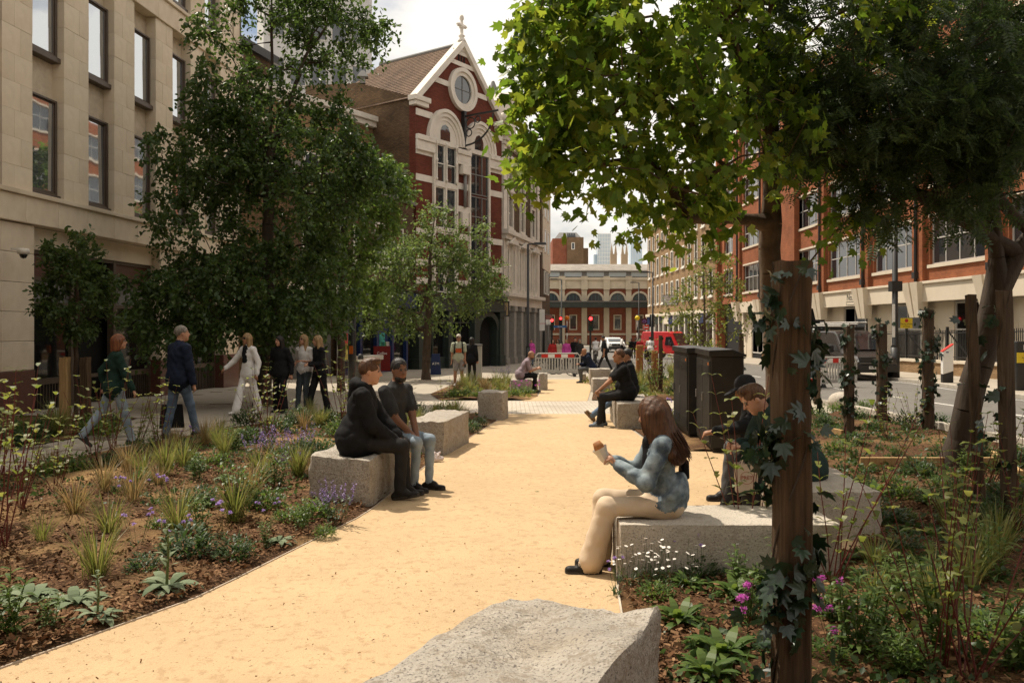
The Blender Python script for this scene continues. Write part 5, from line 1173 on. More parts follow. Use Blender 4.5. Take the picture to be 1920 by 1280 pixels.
# ================================================================== people
class Sdf:
    """smooth union of tapered capsules and ellipsoids, meshed by surface nets into one continuous skin"""
    def __init__(s): s.p = []; s.cuts = []
    def cone(s, a, b, ra, rb, m, k=.03, ax=None, sq=1.0): s.p.append(('c', np.array(a, float), np.array(b, float), ra, rb, m, k, None if ax is None else np.array(ax, float), sq))
    def ell(s, c, axes, r, m, k=.02): s.p.append(('e', np.array(c, float), np.array(axes, float), np.array(r, float), m, k))
    def cut(s, c, axes, r): s.cuts.append((np.array(c, float), np.array(axes, float), np.array(r, float)))
    def mesh(s, name, mats, parent, vox, amp=None, freq=1.0, aniso=(1, 1, 1), crease=0):
        lo = np.full(3, 9.); hi = -lo
        for p in s.p:
            if p[0] == 'c': r = max(p[3], p[4]); pts = [p[1] - r, p[2] - r, p[1] + r, p[2] + r]
            else: r = p[3].max(); pts = [p[1] - r, p[1] + r]
            for q in pts: lo = np.minimum(lo, q); hi = np.maximum(hi, q)
        lo -= 3 * vox; hi += 3 * vox; n = np.ceil((hi - lo) / vox).astype(int) + 1
        ax = [lo[i] + vox * np.arange(n[i]) for i in range(3)]
        f = np.full(n, .5, np.float32); dm = np.full(n, 9., np.float32); mid = np.zeros(n, np.int8)
        for p in s.p:
            if p[0] == 'c': r = max(p[3], p[4]) + .05; a = np.minimum(p[1], p[2]) - r; b = np.maximum(p[1], p[2]) + r
            else: r = p[3].max() + .05; a = p[1] - r; b = p[1] + r
            i0 = np.maximum(0, np.floor((a - lo) / vox).astype(int)); i1 = np.minimum(n, np.ceil((b - lo) / vox).astype(int) + 1)
            sl = tuple(slice(i0[i], i1[i]) for i in range(3)); X = np.stack(np.meshgrid(*[ax[i][sl[i]] for i in range(3)], indexing='ij'), -1)
            if p[0] == 'c':
                _, A, B_, ra, rb, m, k, axs, sq = p; q = X - A; e = B_ - A
                if axs is not None: q = q + axs * ((q @ axs)[..., None] * (sq - 1)); e = e + axs * (e @ axs) * (sq - 1)
                h = np.clip((q @ e) / max(1e-9, e @ e), 0, 1); d = np.linalg.norm(q - h[..., None] * e, axis=-1) - (ra + (rb - ra) * h)
                if axs is not None: d = d / (1 + (sq - 1) * .35)
            else:
                _, c, axs, rr, m, k = p; q = (X - c) @ axs.T / rr; kk = np.linalg.norm(q, axis=-1); d = (kk - 1) * rr.min() * .6 + (kk - 1) * rr.mean() * .4
            F0 = f[sl]; h = np.clip(.5 + .5 * (F0 - d) / k, 0, 1); f[sl] = F0 * (1 - h) + d * h - k * h * (1 - h)
            w = d < dm[sl]; D = dm[sl]; D[w] = d[w]; Mi = mid[sl]; Mi[w] = m
        if s.cuts or amp is not None:
            X = np.stack(np.meshgrid(*ax, indexing='ij'), -1)
            for c, axs, rr in s.cuts:
                kk = np.linalg.norm((X - c) @ axs.T / rr, axis=-1); f = np.maximum(f, -((kk - 1) * rr.min()).astype(np.float32))
            if amp is not None:
                Y = X * (np.array(aniso) * freq); w1 = np.abs(np.sin(Y[..., 2] * 21 + 2.2 * np.sin(Y[..., 0] * 13 + Y[..., 1] * 9))); w2 = np.abs(np.sin(Y[..., 0] * 23 - Y[..., 1] * 19 + 2.0 * np.sin(Y[..., 2] * 15))); nz = 1.1 - w1 * 1.0 - w2 * .8 + .25 * np.sin(Y[..., 0] * 67 - Y[..., 1] * 59 + Y[..., 2] * 43)
                f = f + np.array(amp, np.float32)[mid] * nz.astype(np.float32)
        ins = f < 0; cs = tuple(x - 1 for x in n); cnt = np.zeros(cs, np.int8); acc = np.zeros(cs + (3,), np.float32)
        def sub(A, o): return A[o[0]:o[0] + cs[0], o[1]:o[1] + cs[1], o[2]:o[2] + cs[2]]
        for axis in range(3):
            for u in (0, 1):
                for v in (0, 1):
                    o = [u, v]; o.insert(axis, 0); o2 = list(o); o2[axis] = 1
                    a, b = sub(f, o), sub(f, o2); cr = (a < 0) != (b < 0)
                    if not cr.any(): continue
                    t = np.where(cr, a / np.where(cr, a - b, 1), 0); cnt += cr
                    pos = np.zeros(cs + (3,), np.float32); pos[..., 0] = o[0]; pos[..., 1] = o[1]; pos[..., 2] = o[2]; pos[..., axis] = t
                    acc += pos * cr[..., None]
        act = cnt > 0; ids = np.full(cs, -1, np.int32); ids[act] = np.arange(act.sum()); ii = np.argwhere(act)
        V = (ii + acc[act] / cnt[act][:, None]) * vox + lo; Q = []
        vm = mid[tuple((ii + (acc[act] / cnt[act][:, None] > .5)).T)]
        for axis in range(3):
            sl0 = [slice(1, -1)] * 3; sl1 = [slice(1, -1)] * 3; sl0[axis] = slice(0, -1); sl1[axis] = slice(1, None)
            a, b = ins[tuple(sl0)], ins[tuple(sl1)]; e = np.argwhere(a != b); flip = a[tuple(e.T)]
            off = np.ones(3, int); off[axis] = 0; e = e + off; u, v = [(1, 2), (2, 0), (0, 1)][axis]
            def cell(du, dv):
                q = e.copy(); q[:, u] -= du; q[:, v] -= dv; return ids[tuple(q.T)]
            q = np.stack([cell(1, 1), cell(0, 1), cell(0, 0), cell(1, 0)], 1); q[~flip] = q[~flip][:, ::-1]; Q.append(q)
        Q = np.concatenate(Q); ok = (Q >= 0).all(1); Q = Q[ok]; mi = vm[Q[:, 0]] if len(Q) else []
        return npmesh(name, V, Q, mats, parent, mi, smooth=True)
def ik(a, t, l1, l2, pole):
    a, t, pole = Vector(a), Vector(t), Vector(pole); dv = t - a; dl = min(dv.length, (l1 + l2) * .999); dn = dv.normalized(); t = a + dn * dl
    c = (l1 * l1 + dl * dl - l2 * l2) / (2 * dl); h = math.sqrt(max(0, l1 * l1 - c * c)); pp = (pole - dn * pole.dot(dn)).normalized()
    return a + dn * c + pp * h, t
def cloth(name, col, rough=.85, var=.12, scale=14, **k): return mat('cloth_' + name, col, rough, var, scale, bump=.0015, bscale=160, spec=.15, **k)
SKIN = {'light': mat('skin_light', (.48, .26, .17), .55, .08, 10, spec=.35), 'tan': mat('skin_tan', (.33, .165, .095), .55, .08, 10, spec=.35), 'brown': mat('skin_brown', (.20, .095, .055), .55, .08, 10, spec=.35)}
LIP = mat('lip', (.30, .10, .08), .5, .05, 8); EYE = mat('eye_dark', (.025, .018, .014), .3, .05, 8, spec=.6)
HAIRM = {n: mat('hair_' + n, tuple(v * .8 for v in c), .5, .45, 55, col2=tuple(min(1, v * 1.65) for v in c), spec=.3, stretch=(1, 1, .07), bump=.004, bscale=70) for n, c in {'brown': (.070, .030, .013), 'dark': (.018, .014, .012), 'grey': (.17, .15, .125), 'red': (.15, .052, .02), 'blond': (.27, .175, .085), 'sandy': (.080, .038, .018), 'white': (.5, .45, .38), 'salt': (.022, .019, .017)}.items()}
def frame(fw, up=(0, 0, 1)):
    f_ = Vector(fw).normalized(); r_ = f_.cross(Vector(up)).normalized(); u_ = r_.cross(f_); return r_, f_, u_
PEOPLE = []
def person(label, pos, facing, H=1.75, pelvis=None, lean=(0, .05, 1), head=(0, 1, 0), feet=None, hands=None, top=None, bot=None, shoe=None, skin='light', hair='dark', style='short', sleeves='long', leg='straight', jacket=0., vox=.02, fem=False, poles=None, kpole=None, beard=False, shades=False, sole=None, fold=1.0, foldb=1.0, hemz=None, toes=None, shorts=False, inner=None, hem=0., curl=(.5, .5), hdir=None, hood=False, handmat=None, girth=1.0, yaw=0.0, glow=None):
    th = math.atan2(-facing[0], facing[1]); o = thing('person', label, 'person', pos, th); s = H / 1.75
    V_ = Vector; B = Sdf(); SK, TOP, BOT, SHO, LP, EY, INN, SOL = range(8)
    mats = [SKIN[skin], top, bot, shoe or cloth('shoe_black', (.02, .018, .017), .5), LIP, EYE, inner or top, sole or cloth('sole_dark', (.055, .05, .045), .7)]
    pv = V_(pelvis) if pelvis else V_((0, 0, .94 * s)); ln = V_(lean).normalized(); nb = pv + ln * .50 * s
    chest = pv + ln * .36 * s; rt = V_((math.cos(yaw), math.sin(yaw), 0)); fw = rt.cross(ln) * -1; fw = ln.cross(rt)
    sw = (.155 if fem else .185) * s; hw = .085 * s; gi = girth
    sh = {-1: nb - rt * sw - ln * .045 * s, 1: nb + rt * sw - ln * .045 * s}; hp = {-1: pv + V_((-hw, 0, 0)), 1: pv + V_((hw, 0, 0))}
    tj = jacket; wa, ch = ((.115, .135) if fem else (.142, .160)); hpw = .150 if fem else .150
    B.cone(pv - ln * .02, pv + ln * .10 * s, hpw * s * gi, (hpw - .012) * s * gi, BOT, .03, fw, 1.35)
    B.cone(pv + ln * (.06 * s), chest, (wa + tj) * s * gi, (ch + tj * .8) * s * gi, TOP, .02, fw, 1.42)
    B.cone(chest, nb - ln * .06 * s, (ch + tj * .8) * s, .10 * s, TOP, .05, fw, 1.42)
    if hem: B.cone(pv - ln * (hem - .08) * s - fw * .012, pv + ln * .12 * s, (hpw + (.030 if not pelvis else .042) + tj) * s * gi, (wa + .020 + tj) * s * gi, TOP, .010, fw, 1.12 if pelvis else 1.30)
    if inner is not None: B.cone(chest + fw * .055 * s - ln * .14, chest + fw * .05 * s + ln * .10 * s, .085 * s, .075 * s, INN, .006, fw, 1.0)
    B.cone(nb - ln * .05 * s, nb + ln * .03 * s, .085 * s, .06 * s, TOP if style != 'lowneck' else SK, .03)
    arm_r = (.052 if not fem else .044) * s
    hands = hands or {}; feet = feet or {}; poles = poles or {}; kpole = kpole or {}; toes = toes or {}; hdir = hdir or {}
    out = {}
    for sd in (-1, 1):
        B.cone(nb - ln * .035 * s, sh[sd], .066 * s, (.050 + tj * .4) * s, TOP, .05)
        wt = V_(hands.get(sd, sh[sd] + V_((sd * .06, .04, -.52 * s)))); el, wt = ik(sh[sd], wt, .30 * s, .26 * s, poles.get(sd, (sd * .35, -.8, -.5)))
        um = TOP if sleeves in ('long', 'short') else SK; fm = TOP if sleeves == 'long' else SK; ei = .012 + tj * .5
        if sleeves == 'short':
            mid_ = sh[sd] + (el - sh[sd]) * .72; B.cone(sh[sd], mid_, (arm_r + .016), arm_r + .020, TOP, .02); B.cone(mid_ - (el - sh[sd]) * .1, el, arm_r * .86, arm_r * .8, SK, .008)
        else: B.cone(sh[sd], el, arm_r + ei, arm_r * .85 + ei, um, .03)
        if sleeves == 'long': B.cone(el, el + (wt - el) * .93, arm_r * .85 + ei, arm_r * .62 + ei * .8, TOP, .02)
        B.cone(el, wt, arm_r * .78, .027 * s, SK, .012)
        # hand: palm, four fingers of different lengths, thumb from the side
        hd = V_(hdir[sd]).normalized() if sd in hdir else (wt - el).normalized(); side = hd.cross(V_((0, 0, 1)))
        side = side.normalized() if side.length > .2 else V_((0, 1, 0)); nrm = side.cross(hd).normalized() * -1; cu = curl[0 if sd < 0 else 1]; hs_ = s * (.9 if fem else 1)
        pe = wt + hd * .085 * hs_; B.cone(wt, wt + hd * .07 * hs_, .026 * hs_, .040 * hs_, SK, .015, nrm, 1.7)
        fr = max(.0085 * hs_, vox * .62)
        for j, fl_ in enumerate((.072, .082, .076, .060)):
            b0 = pe + side * (-.028 + .0187 * j) * hs_ - hd * .012; a1 = cu * .9; d1 = (hd * math.cos(a1) + nrm * math.sin(a1)); d2 = (hd * math.cos(a1 * 2.1) + nrm * math.sin(a1 * 2.1)); p1 = b0 + d1 * fl_ * .52 * hs_; B.cone(b0, p1, fr * 1.08, fr, SK, .004); B.cone(p1, p1 + d2 * fl_ * .5 * hs_, fr, fr * .8, SK, .004)
        tsd = -sd if abs(side.x) > .3 else -1
        t0 = wt + hd * .03 * hs_ + side * tsd * .030 * hs_; t1 = t0 + (hd * .7 + side * tsd * .6 + nrm * .35 * cu).normalized() * .04 * hs_; B.cone(t0, t1, fr * 1.25, fr * 1.1, SK, .008); B.cone(t1, t1 + (hd + nrm * .5 * cu).normalized() * .032 * hs_, fr * 1.1, fr * .85, SK, .004)
        out['w%d' % sd] = wt; out['h%d' % sd] = pe
        an = V_(feet.get(sd, (sd * .09, .0, .085 * s))); kn, an = ik(hp[sd], an, .43 * s, .43 * s, kpole.get(sd, (sd * .08, 1, .15)))
        tr = {'straight': (.088, .068, .062, .056), 'slim': (.082, .060, .052, .042), 'wide': (.084, .068, .074, .092), 'loose': (.094, .080, .074, .072)}[leg]
        if shorts:
            B.cone(hp[sd], hp[sd] + (kn - hp[sd]) * .85, tr[0] * s + .008, .088 * s, BOT, .03); B.cone(kn - (kn - hp[sd]) * .25, kn, .06 * s, .052 * s, SK, .008); B.cone(kn, kn + (an - kn) * .35, .052 * s, .058 * s, SK, .02); B.cone(kn + (an - kn) * .35, an, .058 * s, .034 * s, SK, .02)
        else:
            B.cone(hp[sd], kn, tr[0] * s * gi, tr[1] * s, BOT, .03); B.cone(kn, an - (an - kn).normalized() * (.02 if leg == 'wide' else .0), tr[2] * s, tr[3] * s, BOT, .03); B.cone(kn + (an - kn) * .8, an, .04 * s, .034 * s, SK, .004)
        B.cone(hp[sd] - V_((0, (.05 if pelvis else .025) * s, -.0)), hp[sd] + (kn - hp[sd]) * .2, .092 * s, .088 * s, BOT, .04)
        td = V_(toes.get(sd, (sd * .12, 1, -.0))).normalized(); hl = an - td * .045 * s - V_((0, 0, .045 * s)); te = an + td * .155 * s - V_((0, 0, .05 * s))
        upv = V_((0, 0, 1)) - td * td.z
        B.cone(hl, an + td * .06 * s - V_((0, 0, .03 * s)), .038 * s, .040 * s, SHO, .02); B.cone(hl - upv * .004, te, .036 * s, .036 * s, SHO, .02, upv.normalized(), 1.25); B.cone(an - V_((0, 0, .02)), an + td * .05 * s - V_((0, 0, .025 * s)), .040 * s, .036 * s, SHO, .015); B.cone(hl - upv * .030 * s, te - upv * .018 * s, .040 * s, .039 * s, SOL, .004, upv.normalized(), 3.2)
    # head
    hr, hf, hu = frame(V_(head)); nk = nb + ln * .07 * s + hf * .015 * s; hc = nb + ln * .165 * s + hf * .035 * s + hu * .01; hs = s * (.95 if fem else 1.0); ax3 = [hr, hf, hu]
    B.cone(nb + ln * .0, hc - hu * .05 * hs - hf * .02, .054 * hs * (.86 if fem else 1), .050 * hs * (.86 if fem else 1), SK, .02)
    B.ell(hc + hu * .025 * hs - hf * .012 * hs, ax3, (.076 * hs, .096 * hs, .098 * hs), SK, .02); B.ell(hc - hu * .045 * hs + hf * .022 * hs, ax3, (.060 * hs, .072 * hs, .070 * hs), SK, .03); B.ell(hc - hu * .098 * hs + hf * .062 * hs, ax3, (.024 * hs, .022 * hs, .018 * hs), SK, .03)
    B.cone(hc + hf * .086 * hs + hu * .018 * hs, hc + hf * .108 * hs - hu * .020 * hs, .009 * hs, .014 * hs, SK, .012)
    for sd in (-1, 1):
        B.ell(hc + hr * sd * .075 * hs - hf * .005 - hu * .005, ax3, (.010 * hs, .018 * hs, .030 * hs), SK, .006); B.ell(hc + hr * sd * .031 * hs + hf * .0815 * hs + hu * .014 * hs, ax3, (.014 * hs, .010 * hs, .008 * hs), EY, .003)
        B.cone(hc + hr * sd * .016 * hs + hf * .089 * hs + hu * .031 * hs, hc + hr * sd * .047 * hs + hf * .079 * hs + hu * .033 * hs, .0055, .004, EY, .004)
    B.cone(hc - hr * .020 * hs + hf * .083 * hs - hu * .060 * hs, hc + hr * .020 * hs + hf * .083 * hs - hu * .060 * hs, .0075, .0075, LP, .004)
    am = [0, (.0058 + tj * .05) * fold, .0042 * foldb, 0, 0, 0, .002, 0]
    B.mesh('body', mats, o, vox, am if vox < .025 else None)
    # hair
    if style not in ('bald',):
        Hh = Sdf(); hm = HAIRM[hair]; hv = max(.009, vox * .8)
        if style == 'cap': pass
        else:
            Hh.ell(hc + hu * .034 * hs - hf * .020 * hs, ax3, ((.082 if style in ('short', 'quiff', 'crop') else .087) * hs, (.100 if style in ('short', 'quiff', 'crop') else .104) * hs, (.097 if style in ('short', 'quiff', 'crop') else .100) * hs), 0, .02)
            if style == 'quiff': Hh.ell(hc + hu * .115 * hs + hf * .035 * hs, ax3, (.058 * hs, .055 * hs, .030 * hs), 0, .03)
            if style == 'bob':
                for sd in (-1, 1): Hh.cone(hc + hr * sd * .060 * hs - hf * .02, hc + hr * sd * .075 * hs - hu * .12 * hs - hf * .035, .055 * hs, .045 * hs, 0, .04)
                Hh.cone(hc - hf * .06 * hs, hc - hf * .075 * hs - hu * .13 * hs, .075 * hs, .060 * hs, 0, .04)
            if style == 'long':
                for sd in (-1, 1): Hh.cone(hc + hr * sd * .062 * hs, hc + hr * sd * .085 * hs - hu * .26 * hs + hf * .0, .045 * hs, .036 * hs, 0, .04)
                Hh.cone(hc - hf * .06 * hs, hc - hf * .085 * hs - hu * .30 * hs, .075 * hs, .065 * hs, 0, .05)
            if style in ('short', 'quiff', 'crop'): Hh.cut(hc - hu * .075 * hs + hf * .045 * hs, ax3, (.16, .115 * hs, .095 * hs)); Hh.cut(hc - hu * .12 * hs - hf * .03, ax3, (.2, .2, .085 * hs))
            if style == 'crop': Hh.cut(hc + hf * .1 * hs, ax3, (.11, .07, .11))
            Hh.cut(hc - hu * .045 * hs + hf * .095 * hs, ax3, (.058 * hs, .075 * hs, .100 * hs))
            Hh.mesh('hair', [hm], o, hv, [.0045], 2.6, (1.8, 1.8, .5))
    if style == 'cap':
        Hh = Sdf(); Hh.ell(hc + hu * .045 * hs - hf * .012, ax3, (.086 * hs, .104 * hs, .088 * hs), 0, .01); Hh.cut(hc - hu * .07 * hs, ax3, (.2, .25, .09)); Hh.cone(hc + hf * .085 * hs + hu * .035 * hs, hc + hf * .165 * hs + hu * .022 * hs, .062 * hs, .052 * hs, 0, .006, hu, 6.0)
        Hh.mesh('cap', [cloth('cap_black', (.02, .02, .022))], o, max(.009, vox * .8))
    if beard:
        Hb = Sdf(); Hb.ell(hc - hu * .078 * hs + hf * .03 * hs, ax3, (.061 * hs, .066 * hs, .050 * hs), 0, .02); Hb.cut(hc - hu * .055 * hs + hf * .105 * hs, ax3, (.026, .05, .018)); Hb.cut(hc - hu * .0 * hs + hf * .07, ax3, (.06, .08, .055)); Hb.mesh('beard', [HAIRM[hair if beard is True else beard]], o, .01, [.002], 3)
    if shades:
        q = MB()
        for sd in (-1, 1): q.add([hc + hr * (sd * .033 + .026 * math.cos(t)) * hs + hf * (.094 - .012 * abs(math.cos(t)) * (1 if sd * math.cos(t) > 0 else 0)) * hs + hu * (.012 + .019 * math.sin(t)) * hs for t in np.linspace(0, 6.28, 13)[:-1]], [tuple(range(12))])
        for sd in (-1, 1): q.tube([hc + hr * sd * .058 * hs + hf * .085 * hs + hu * .015, hc + hr * sd * .080 * hs + hu * .015], .004, 4)
        q.tube([hc - hr * .01 + hf * .097 * hs + hu * .014, hc + hr * .01 + hf * .097 * hs + hu * .014], .003, 4); q.build('sunglasses', glass('lens_black', (.006, .006, .006), .1), o)
    if hood:
        Hd = Sdf()
        for t in np.linspace(-2.2, 2.2, 9):
            pass
        pts = [nb + ln * (.035 + .02 * math.cos(t)) * s + rt * .095 * math.sin(t) * s - fw * (.07 * math.cos(t) + .015) * s for t in np.linspace(-2.3, 2.3, 10)]
        for a_, b_ in zip(pts[:-1], pts[1:]): Hd.cone(a_, b_, .036 * s, .036 * s, 0, .03)
        Hd.cone(nb - fw * .10 * s + ln * .03, nb - fw * .12 * s - ln * .12, .07 * s, .045 * s, 0, .05, fw, 1.4); Hd.mesh('hood', [top], o, max(.01, vox * .8), [.003], 1)
    out.update(hc=hc, hr=hr, hf=hf, hu=hu, nb=nb, pv=pv, ln=ln, fw=fw, rt=rt, sh=sh, root=o, hs=hs); PEOPLE.append(o)
    return o, out
CB = cloth('black', (.012, .012, .013)); CB2 = cloth('washed_black', (.022, .021, .021)); CNAVY = cloth('navy', (.014, .020, .040)); CGREEN = cloth('bottle_green', (.014, .034, .026)); CWHITE = cloth('white', (.72, .70, .68), var=.04); CBEIGE = cloth('beige', (.58, .455, .325), var=.08, scale=5)
CDEN = cloth('denim_light', (.20, .27, .34), col2=(.36, .42, .47), scale=4, var=.3); CDEN2 = cloth('denim_blue', (.085, .13, .20), col2=(.16, .22, .31), scale=5, var=.3); CJACK = cloth('denim_jacket', (.085, .13, .175), col2=(.34, .40, .42), scale=9, var=.45, patch=((.025, .042, .075), 12, .75)); CGREY = cloth('charcoal', (.035, .035, .036)); CLIL = cloth('lilac', (.27, .21, .235)); CSAGE = cloth('sage', (.42, .44, .33)); CSHORT = cloth('grey_short', (.27, .25, .23)); CPINK = cloth('pink', (.62, .09, .38)); CRED = cloth('red', (.40, .03, .03)); CCOAT = cloth('dark_green_coat', (.022, .040, .034)); CORANGE = cloth('tan_leather', (.28, .075, .03), .5)
SBLK = cloth('shoe_black', (.02, .018, .017), .45); STAN = cloth('shoe_tan', (.20, .125, .065), .7); SGREY = cloth('shoe_grey', (.16, .19, .23), .8); SWHT = cloth('shoe_white', (.6, .58, .55), .7)

# --- young woman on the near bench, eating
gpos = Vector((1.03, 5.62, g(5.62)))
o, J = person('seated woman with long brown hair, denim jacket and beige trousers, eating', gpos, (-1, 0), 1.60, (0, 0, .455), (0, .05, 1), (0.05, 1, -.28), {-1: (-.10, .50, .075), 1: (.08, .42, .075)}, {-1: (-.05, .315, .725), 1: (.06, .325, .74)}, CJACK, CBEIGE, SBLK, 'light', 'brown', 'bald', 'long', 'wide', .022, .008, True, {-1: (-.5, -.4, -.8), 1: (.5, -.4, -.8)}, hem=-.02, fold=1.1, foldb=1.0, inner=CB, curl=(1.0, 1.0), hdir={-1: (.02, .8, .75), 1: (-.02, .8, .7)}, toes={-1: (0, 1, 0), 1: (0, 1, 0)})
hc, hr, hf, hu, hs = J['hc'], J['hr'], J['hf'], J['hu'], J['hs']
hb = Sdf(); hb.ell(hc + hu * .03 - hf * .012, [hr, hf, hu], (.083, .101, .098), 0, .02); hb.cone(hc - hf * .055, hc - hf * .11 - hu * .29, .068, .068, 0, .05, hf, 1.25)
for sd in (-1, 1): hb.cone(hc + hr * sd * .062 + hf * .02, hc + hr * sd * .085 - hu * .25 + hf * .015, .048, .045, 0, .04); hb.cone(hc + hr * sd * .05 - hf * .05, hc + hr * sd * .10 - hu * .31 - hf * .07, .06, .055, 0, .05); hb.cone(hc + hr * sd * .075 - hu * .08 - hf * .02, hc + hr * sd * .150 - hu * .27 - hf * .035, .045, .045, 0, .04)
hb.cut(hc - hu * .04 + hf * .115, [hr, hf, hu], (.05, .065, .10)); HO = hb.mesh('hair', [HAIRM['brown']], o, .009, [.004], 2.2, (1.8, 1.8, .25))
st = MB(); PR2 = random.Random(3)
for i in range(520):
    t = PR2.uniform(-2.75, 2.75) + math.pi; sx, sy = math.sin(t), math.cos(t)      # round the head, open at the face
    top_ = hc + hu * .118 + hf * PR2.uniform(-.05, .04); a0 = hc + hu * .03 - hf * .012 + hr * sx * .089 + hf * sy * .106
    ln_ = PR2.uniform(.24, .36) * (1.0 if sy < .3 else .9); wv = PR2.uniform(-.02, .02)
    b0 = hc - hu * .10 + hr * sx * .122 + hf * (sy * .115 - .015); c0 = hc - hu * ln_ + hr * (sx * .185 + wv) + hf * (sy * .115 - .045 + wv)
    pts = [top_ * .35 + (a0 + hu * .085) * .65 - (hr * sx * .03 + hf * sy * .03), a0 + hu * .02, b0, (b0 + c0) / 2 + hr * sx * .01, c0]
    st.tube(pts, [.003, .0045, .005, .0045, .0015], 3, cap=False)
st.build('hair_strands', HAIRM['brown'], HO, True)
# shoulder strap and small black bag
q = MB(); nb, rt_, ln_, fw_ = J['nb'], J['rt'], J['ln'], J['fw']; q.tube([nb + rt_ * .02 + fw_ * .12 - ln_ * .22, nb - rt_ * .06 + fw_ * .08 - ln_ * .0, nb - rt_ * .06 - fw_ * .10 - ln_ * .02, nb + rt_ * .02 - fw_ * .165 - ln_ * .26], .012, 5)
SB = thing('shoulder_bag', 'small black shoulder bag worn by the woman in denim', 'bag', gpos, o.rotation_euler.z); q.build('strap', CB, SB)
q = MB(); bb = nb + rt_ * .06 - fw_ * .17 - ln_ * .30; q.obox(bb, (.16, .05, .13), 0, 0, .9); q.build('pouch', CB, SB, bevel=.012)
# the filled roll in its paper
hp_ = (J['h-1'] + J['h1']) / 2; ax_ = (hf * .35 + Vector((0, .15, 1))).normalized(); ro_ = thing('bread_roll', 'brown filled roll in white paper held by the woman in denim', 'food', gpos, o.rotation_euler.z)
q = MB(); c0 = hp_ + ax_ * .03 + Vector((0, .03, 0)); q.tube([c0 - ax_ * .05, c0, c0 + ax_ * .045, c0 + ax_ * .075], [.026, .036, .036, .026], 12); q.build('roll', mat('bread_crust', (.30, .12, .035), .6, .3, 25, bump=.003), ro_, True)
q = MB(); c1 = c0 - ax_ * .035; q.tube([c1 - ax_ * .06, c1 - ax_ * .02, c1 + ax_ * .035, c1 + ax_ * .065], [.016, .036, .044, .056], 9, cap=False); q.build('paper', mat('wrap_paper', (.66, .62, .55), .8, .08, 14), ro_)

# --- two men on the left block
o, J = person('seated man in black hooded top with short brown hair, on the left block', Vector((-1.53, 8.12, g(8.12))), (1, .08), 1.80, (0, 0, .575), (0, .13, 1), (.0, 1, -.12), {-1: (-.10, .46, .085), 1: (.10, .42, .095)}, {-1: (-.06, .40, .60), 1: (.09, .36, .60)}, CB, CB2, SBLK, 'light', 'sandy', 'quiff', 'long', 'straight', .03, .011, poles={-1: (-.6, -.5, -.4), 1: (.6, -.6, -.4)}, hem=.04, hood=True, toes={-1: (-.1, 1, 0), 1: (.1, 1, .12)}, girth=1.05)
o, J = person('seated man in charcoal tee and pale jeans facing the camera, dark beard', Vector((-1.30, 8.78, g(8.78))), (.86, -.5), 1.78, (0, 0, .575), (-.03, .12, 1), (.45, 1, -.12), {-1: (-.09, .44, .085), 1: (.09, .38, .085)}, {-1: (-.02, .33, .56), 1: (.05, .34, .575)}, CGREY, CDEN, SBLK, 'brown', 'salt', 'short', 'short', 'slim', .008, .011, poles={-1: (-.8, -.2, -.4), 1: (.8, -.2, -.4)}, beard=True, hem=.02, hdir={-1: (.5, .6, -.6), 1: (-.5, .6, -.6)}, girth=1.0)
# --- two men under the ivy post
o, J = person('seated man in dark green coat bent over a phone behind the ivy post', Vector((2.47, 7.05, g(7.05))), (-1, -.06), 1.80, (0, 0, .50), (0, .62, 1), (.05, 1, -.75), {-1: (-.12, .47, .085), 1: (.10, .60, .085)}, {-1: (-.06, .50, .66), 1: (.07, .50, .67)}, CCOAT, cloth('dark_trouser', (.03, .028, .027)), CORANGE, 'light', 'sandy', 'quiff', 'long', 'loose', .035, .011, poles={-1: (-.7, -.5, -.3), 1: (.7, -.5, -.3)}, hem=.10, hood=True, curl=(.8, .8), hdir={-1: (.2, 1, .1), 1: (-.2, 1, .1)})
ph = thing('mobile_phone', 'black mobile phone held by the man in the green coat', 'phone', o.location, o.rotation_euler.z); q = MB(); q.obox((J['h-1'] + J['h1']) / 2 + Vector((0, .03, .03)), (.075, .15, .009), 0, 0, 1, R(25)); q.build('case', glass('phone_black', (.01, .01, .012), .1), ph, bevel=.003)
o2, J2 = person('seated man in black jacket and cap beyond the man with the phone', Vector((2.60, 7.95, g(7.95))), (-1, -.1), 1.80, (0, 0, .50), (0, .50, 1), (.1, 1, -.45), {-1: (-.10, .43, .085), 1: (.10, .50, .085)}, {-1: (-.20, .72, .72), 1: (.05, .36, .74)}, CB, cloth('grey_trouser', (.085, .088, .092)), SBLK, 'tan', 'dark', 'cap', 'long', 'straight', .02, .012, hem=.04, poles={-1: (-.7, -.3, -.3), 1: (.7, -.3, -.3)})
# tote bag hanging from the hand
wt = o.matrix_basis @ J['w-1']; TB_ = thing('tote_bag', 'cream paper carrier bag with red print hanging from a hand', 'bag', (wt.x - .02, wt.y - .12, wt.z - .06), R(-8))
q = MB(); q.add([(-.085, -.04, -.29), (.085, -.04, -.29), (.085, .04, -.29), (-.085, .04, -.29), (-.095, -.045, -.05), (.095, -.045, -.05), (.095, .045, -.05), (-.095, .045, -.05)], [(0, 3, 2, 1), (0, 1, 5, 4), (1, 2, 6, 5), (2, 3, 7, 6), (3, 0, 4, 7)]); MP = mat('kraft_cream', (.55, .44, .33), .85, .06, 20); q.build('bag_body', MP, TB_)
q = MB()
for yy in (-.045, .045): q.tube([(-.045 + .09 * t, yy * (1 - abs(math.sin(math.pi * t)) * .6), -.06 + .10 * math.sin(math.pi * t)) for t in np.linspace(0, 1, 9)], .006, 5)
q.build('handle', MP, TB_); MRED = mat('print_red', (.30, .06, .04), .7); q = MB(); q.ring(0, -.165, .050, .053, 0, 6.283, -.0445, -.0440, 28); q.build('printed_ring', MRED, TB_); text('printed_name', 'PRET', .042, TB_, (0, -.0448, -.165), (R(88.8), 0, 0), MRED, .0004)
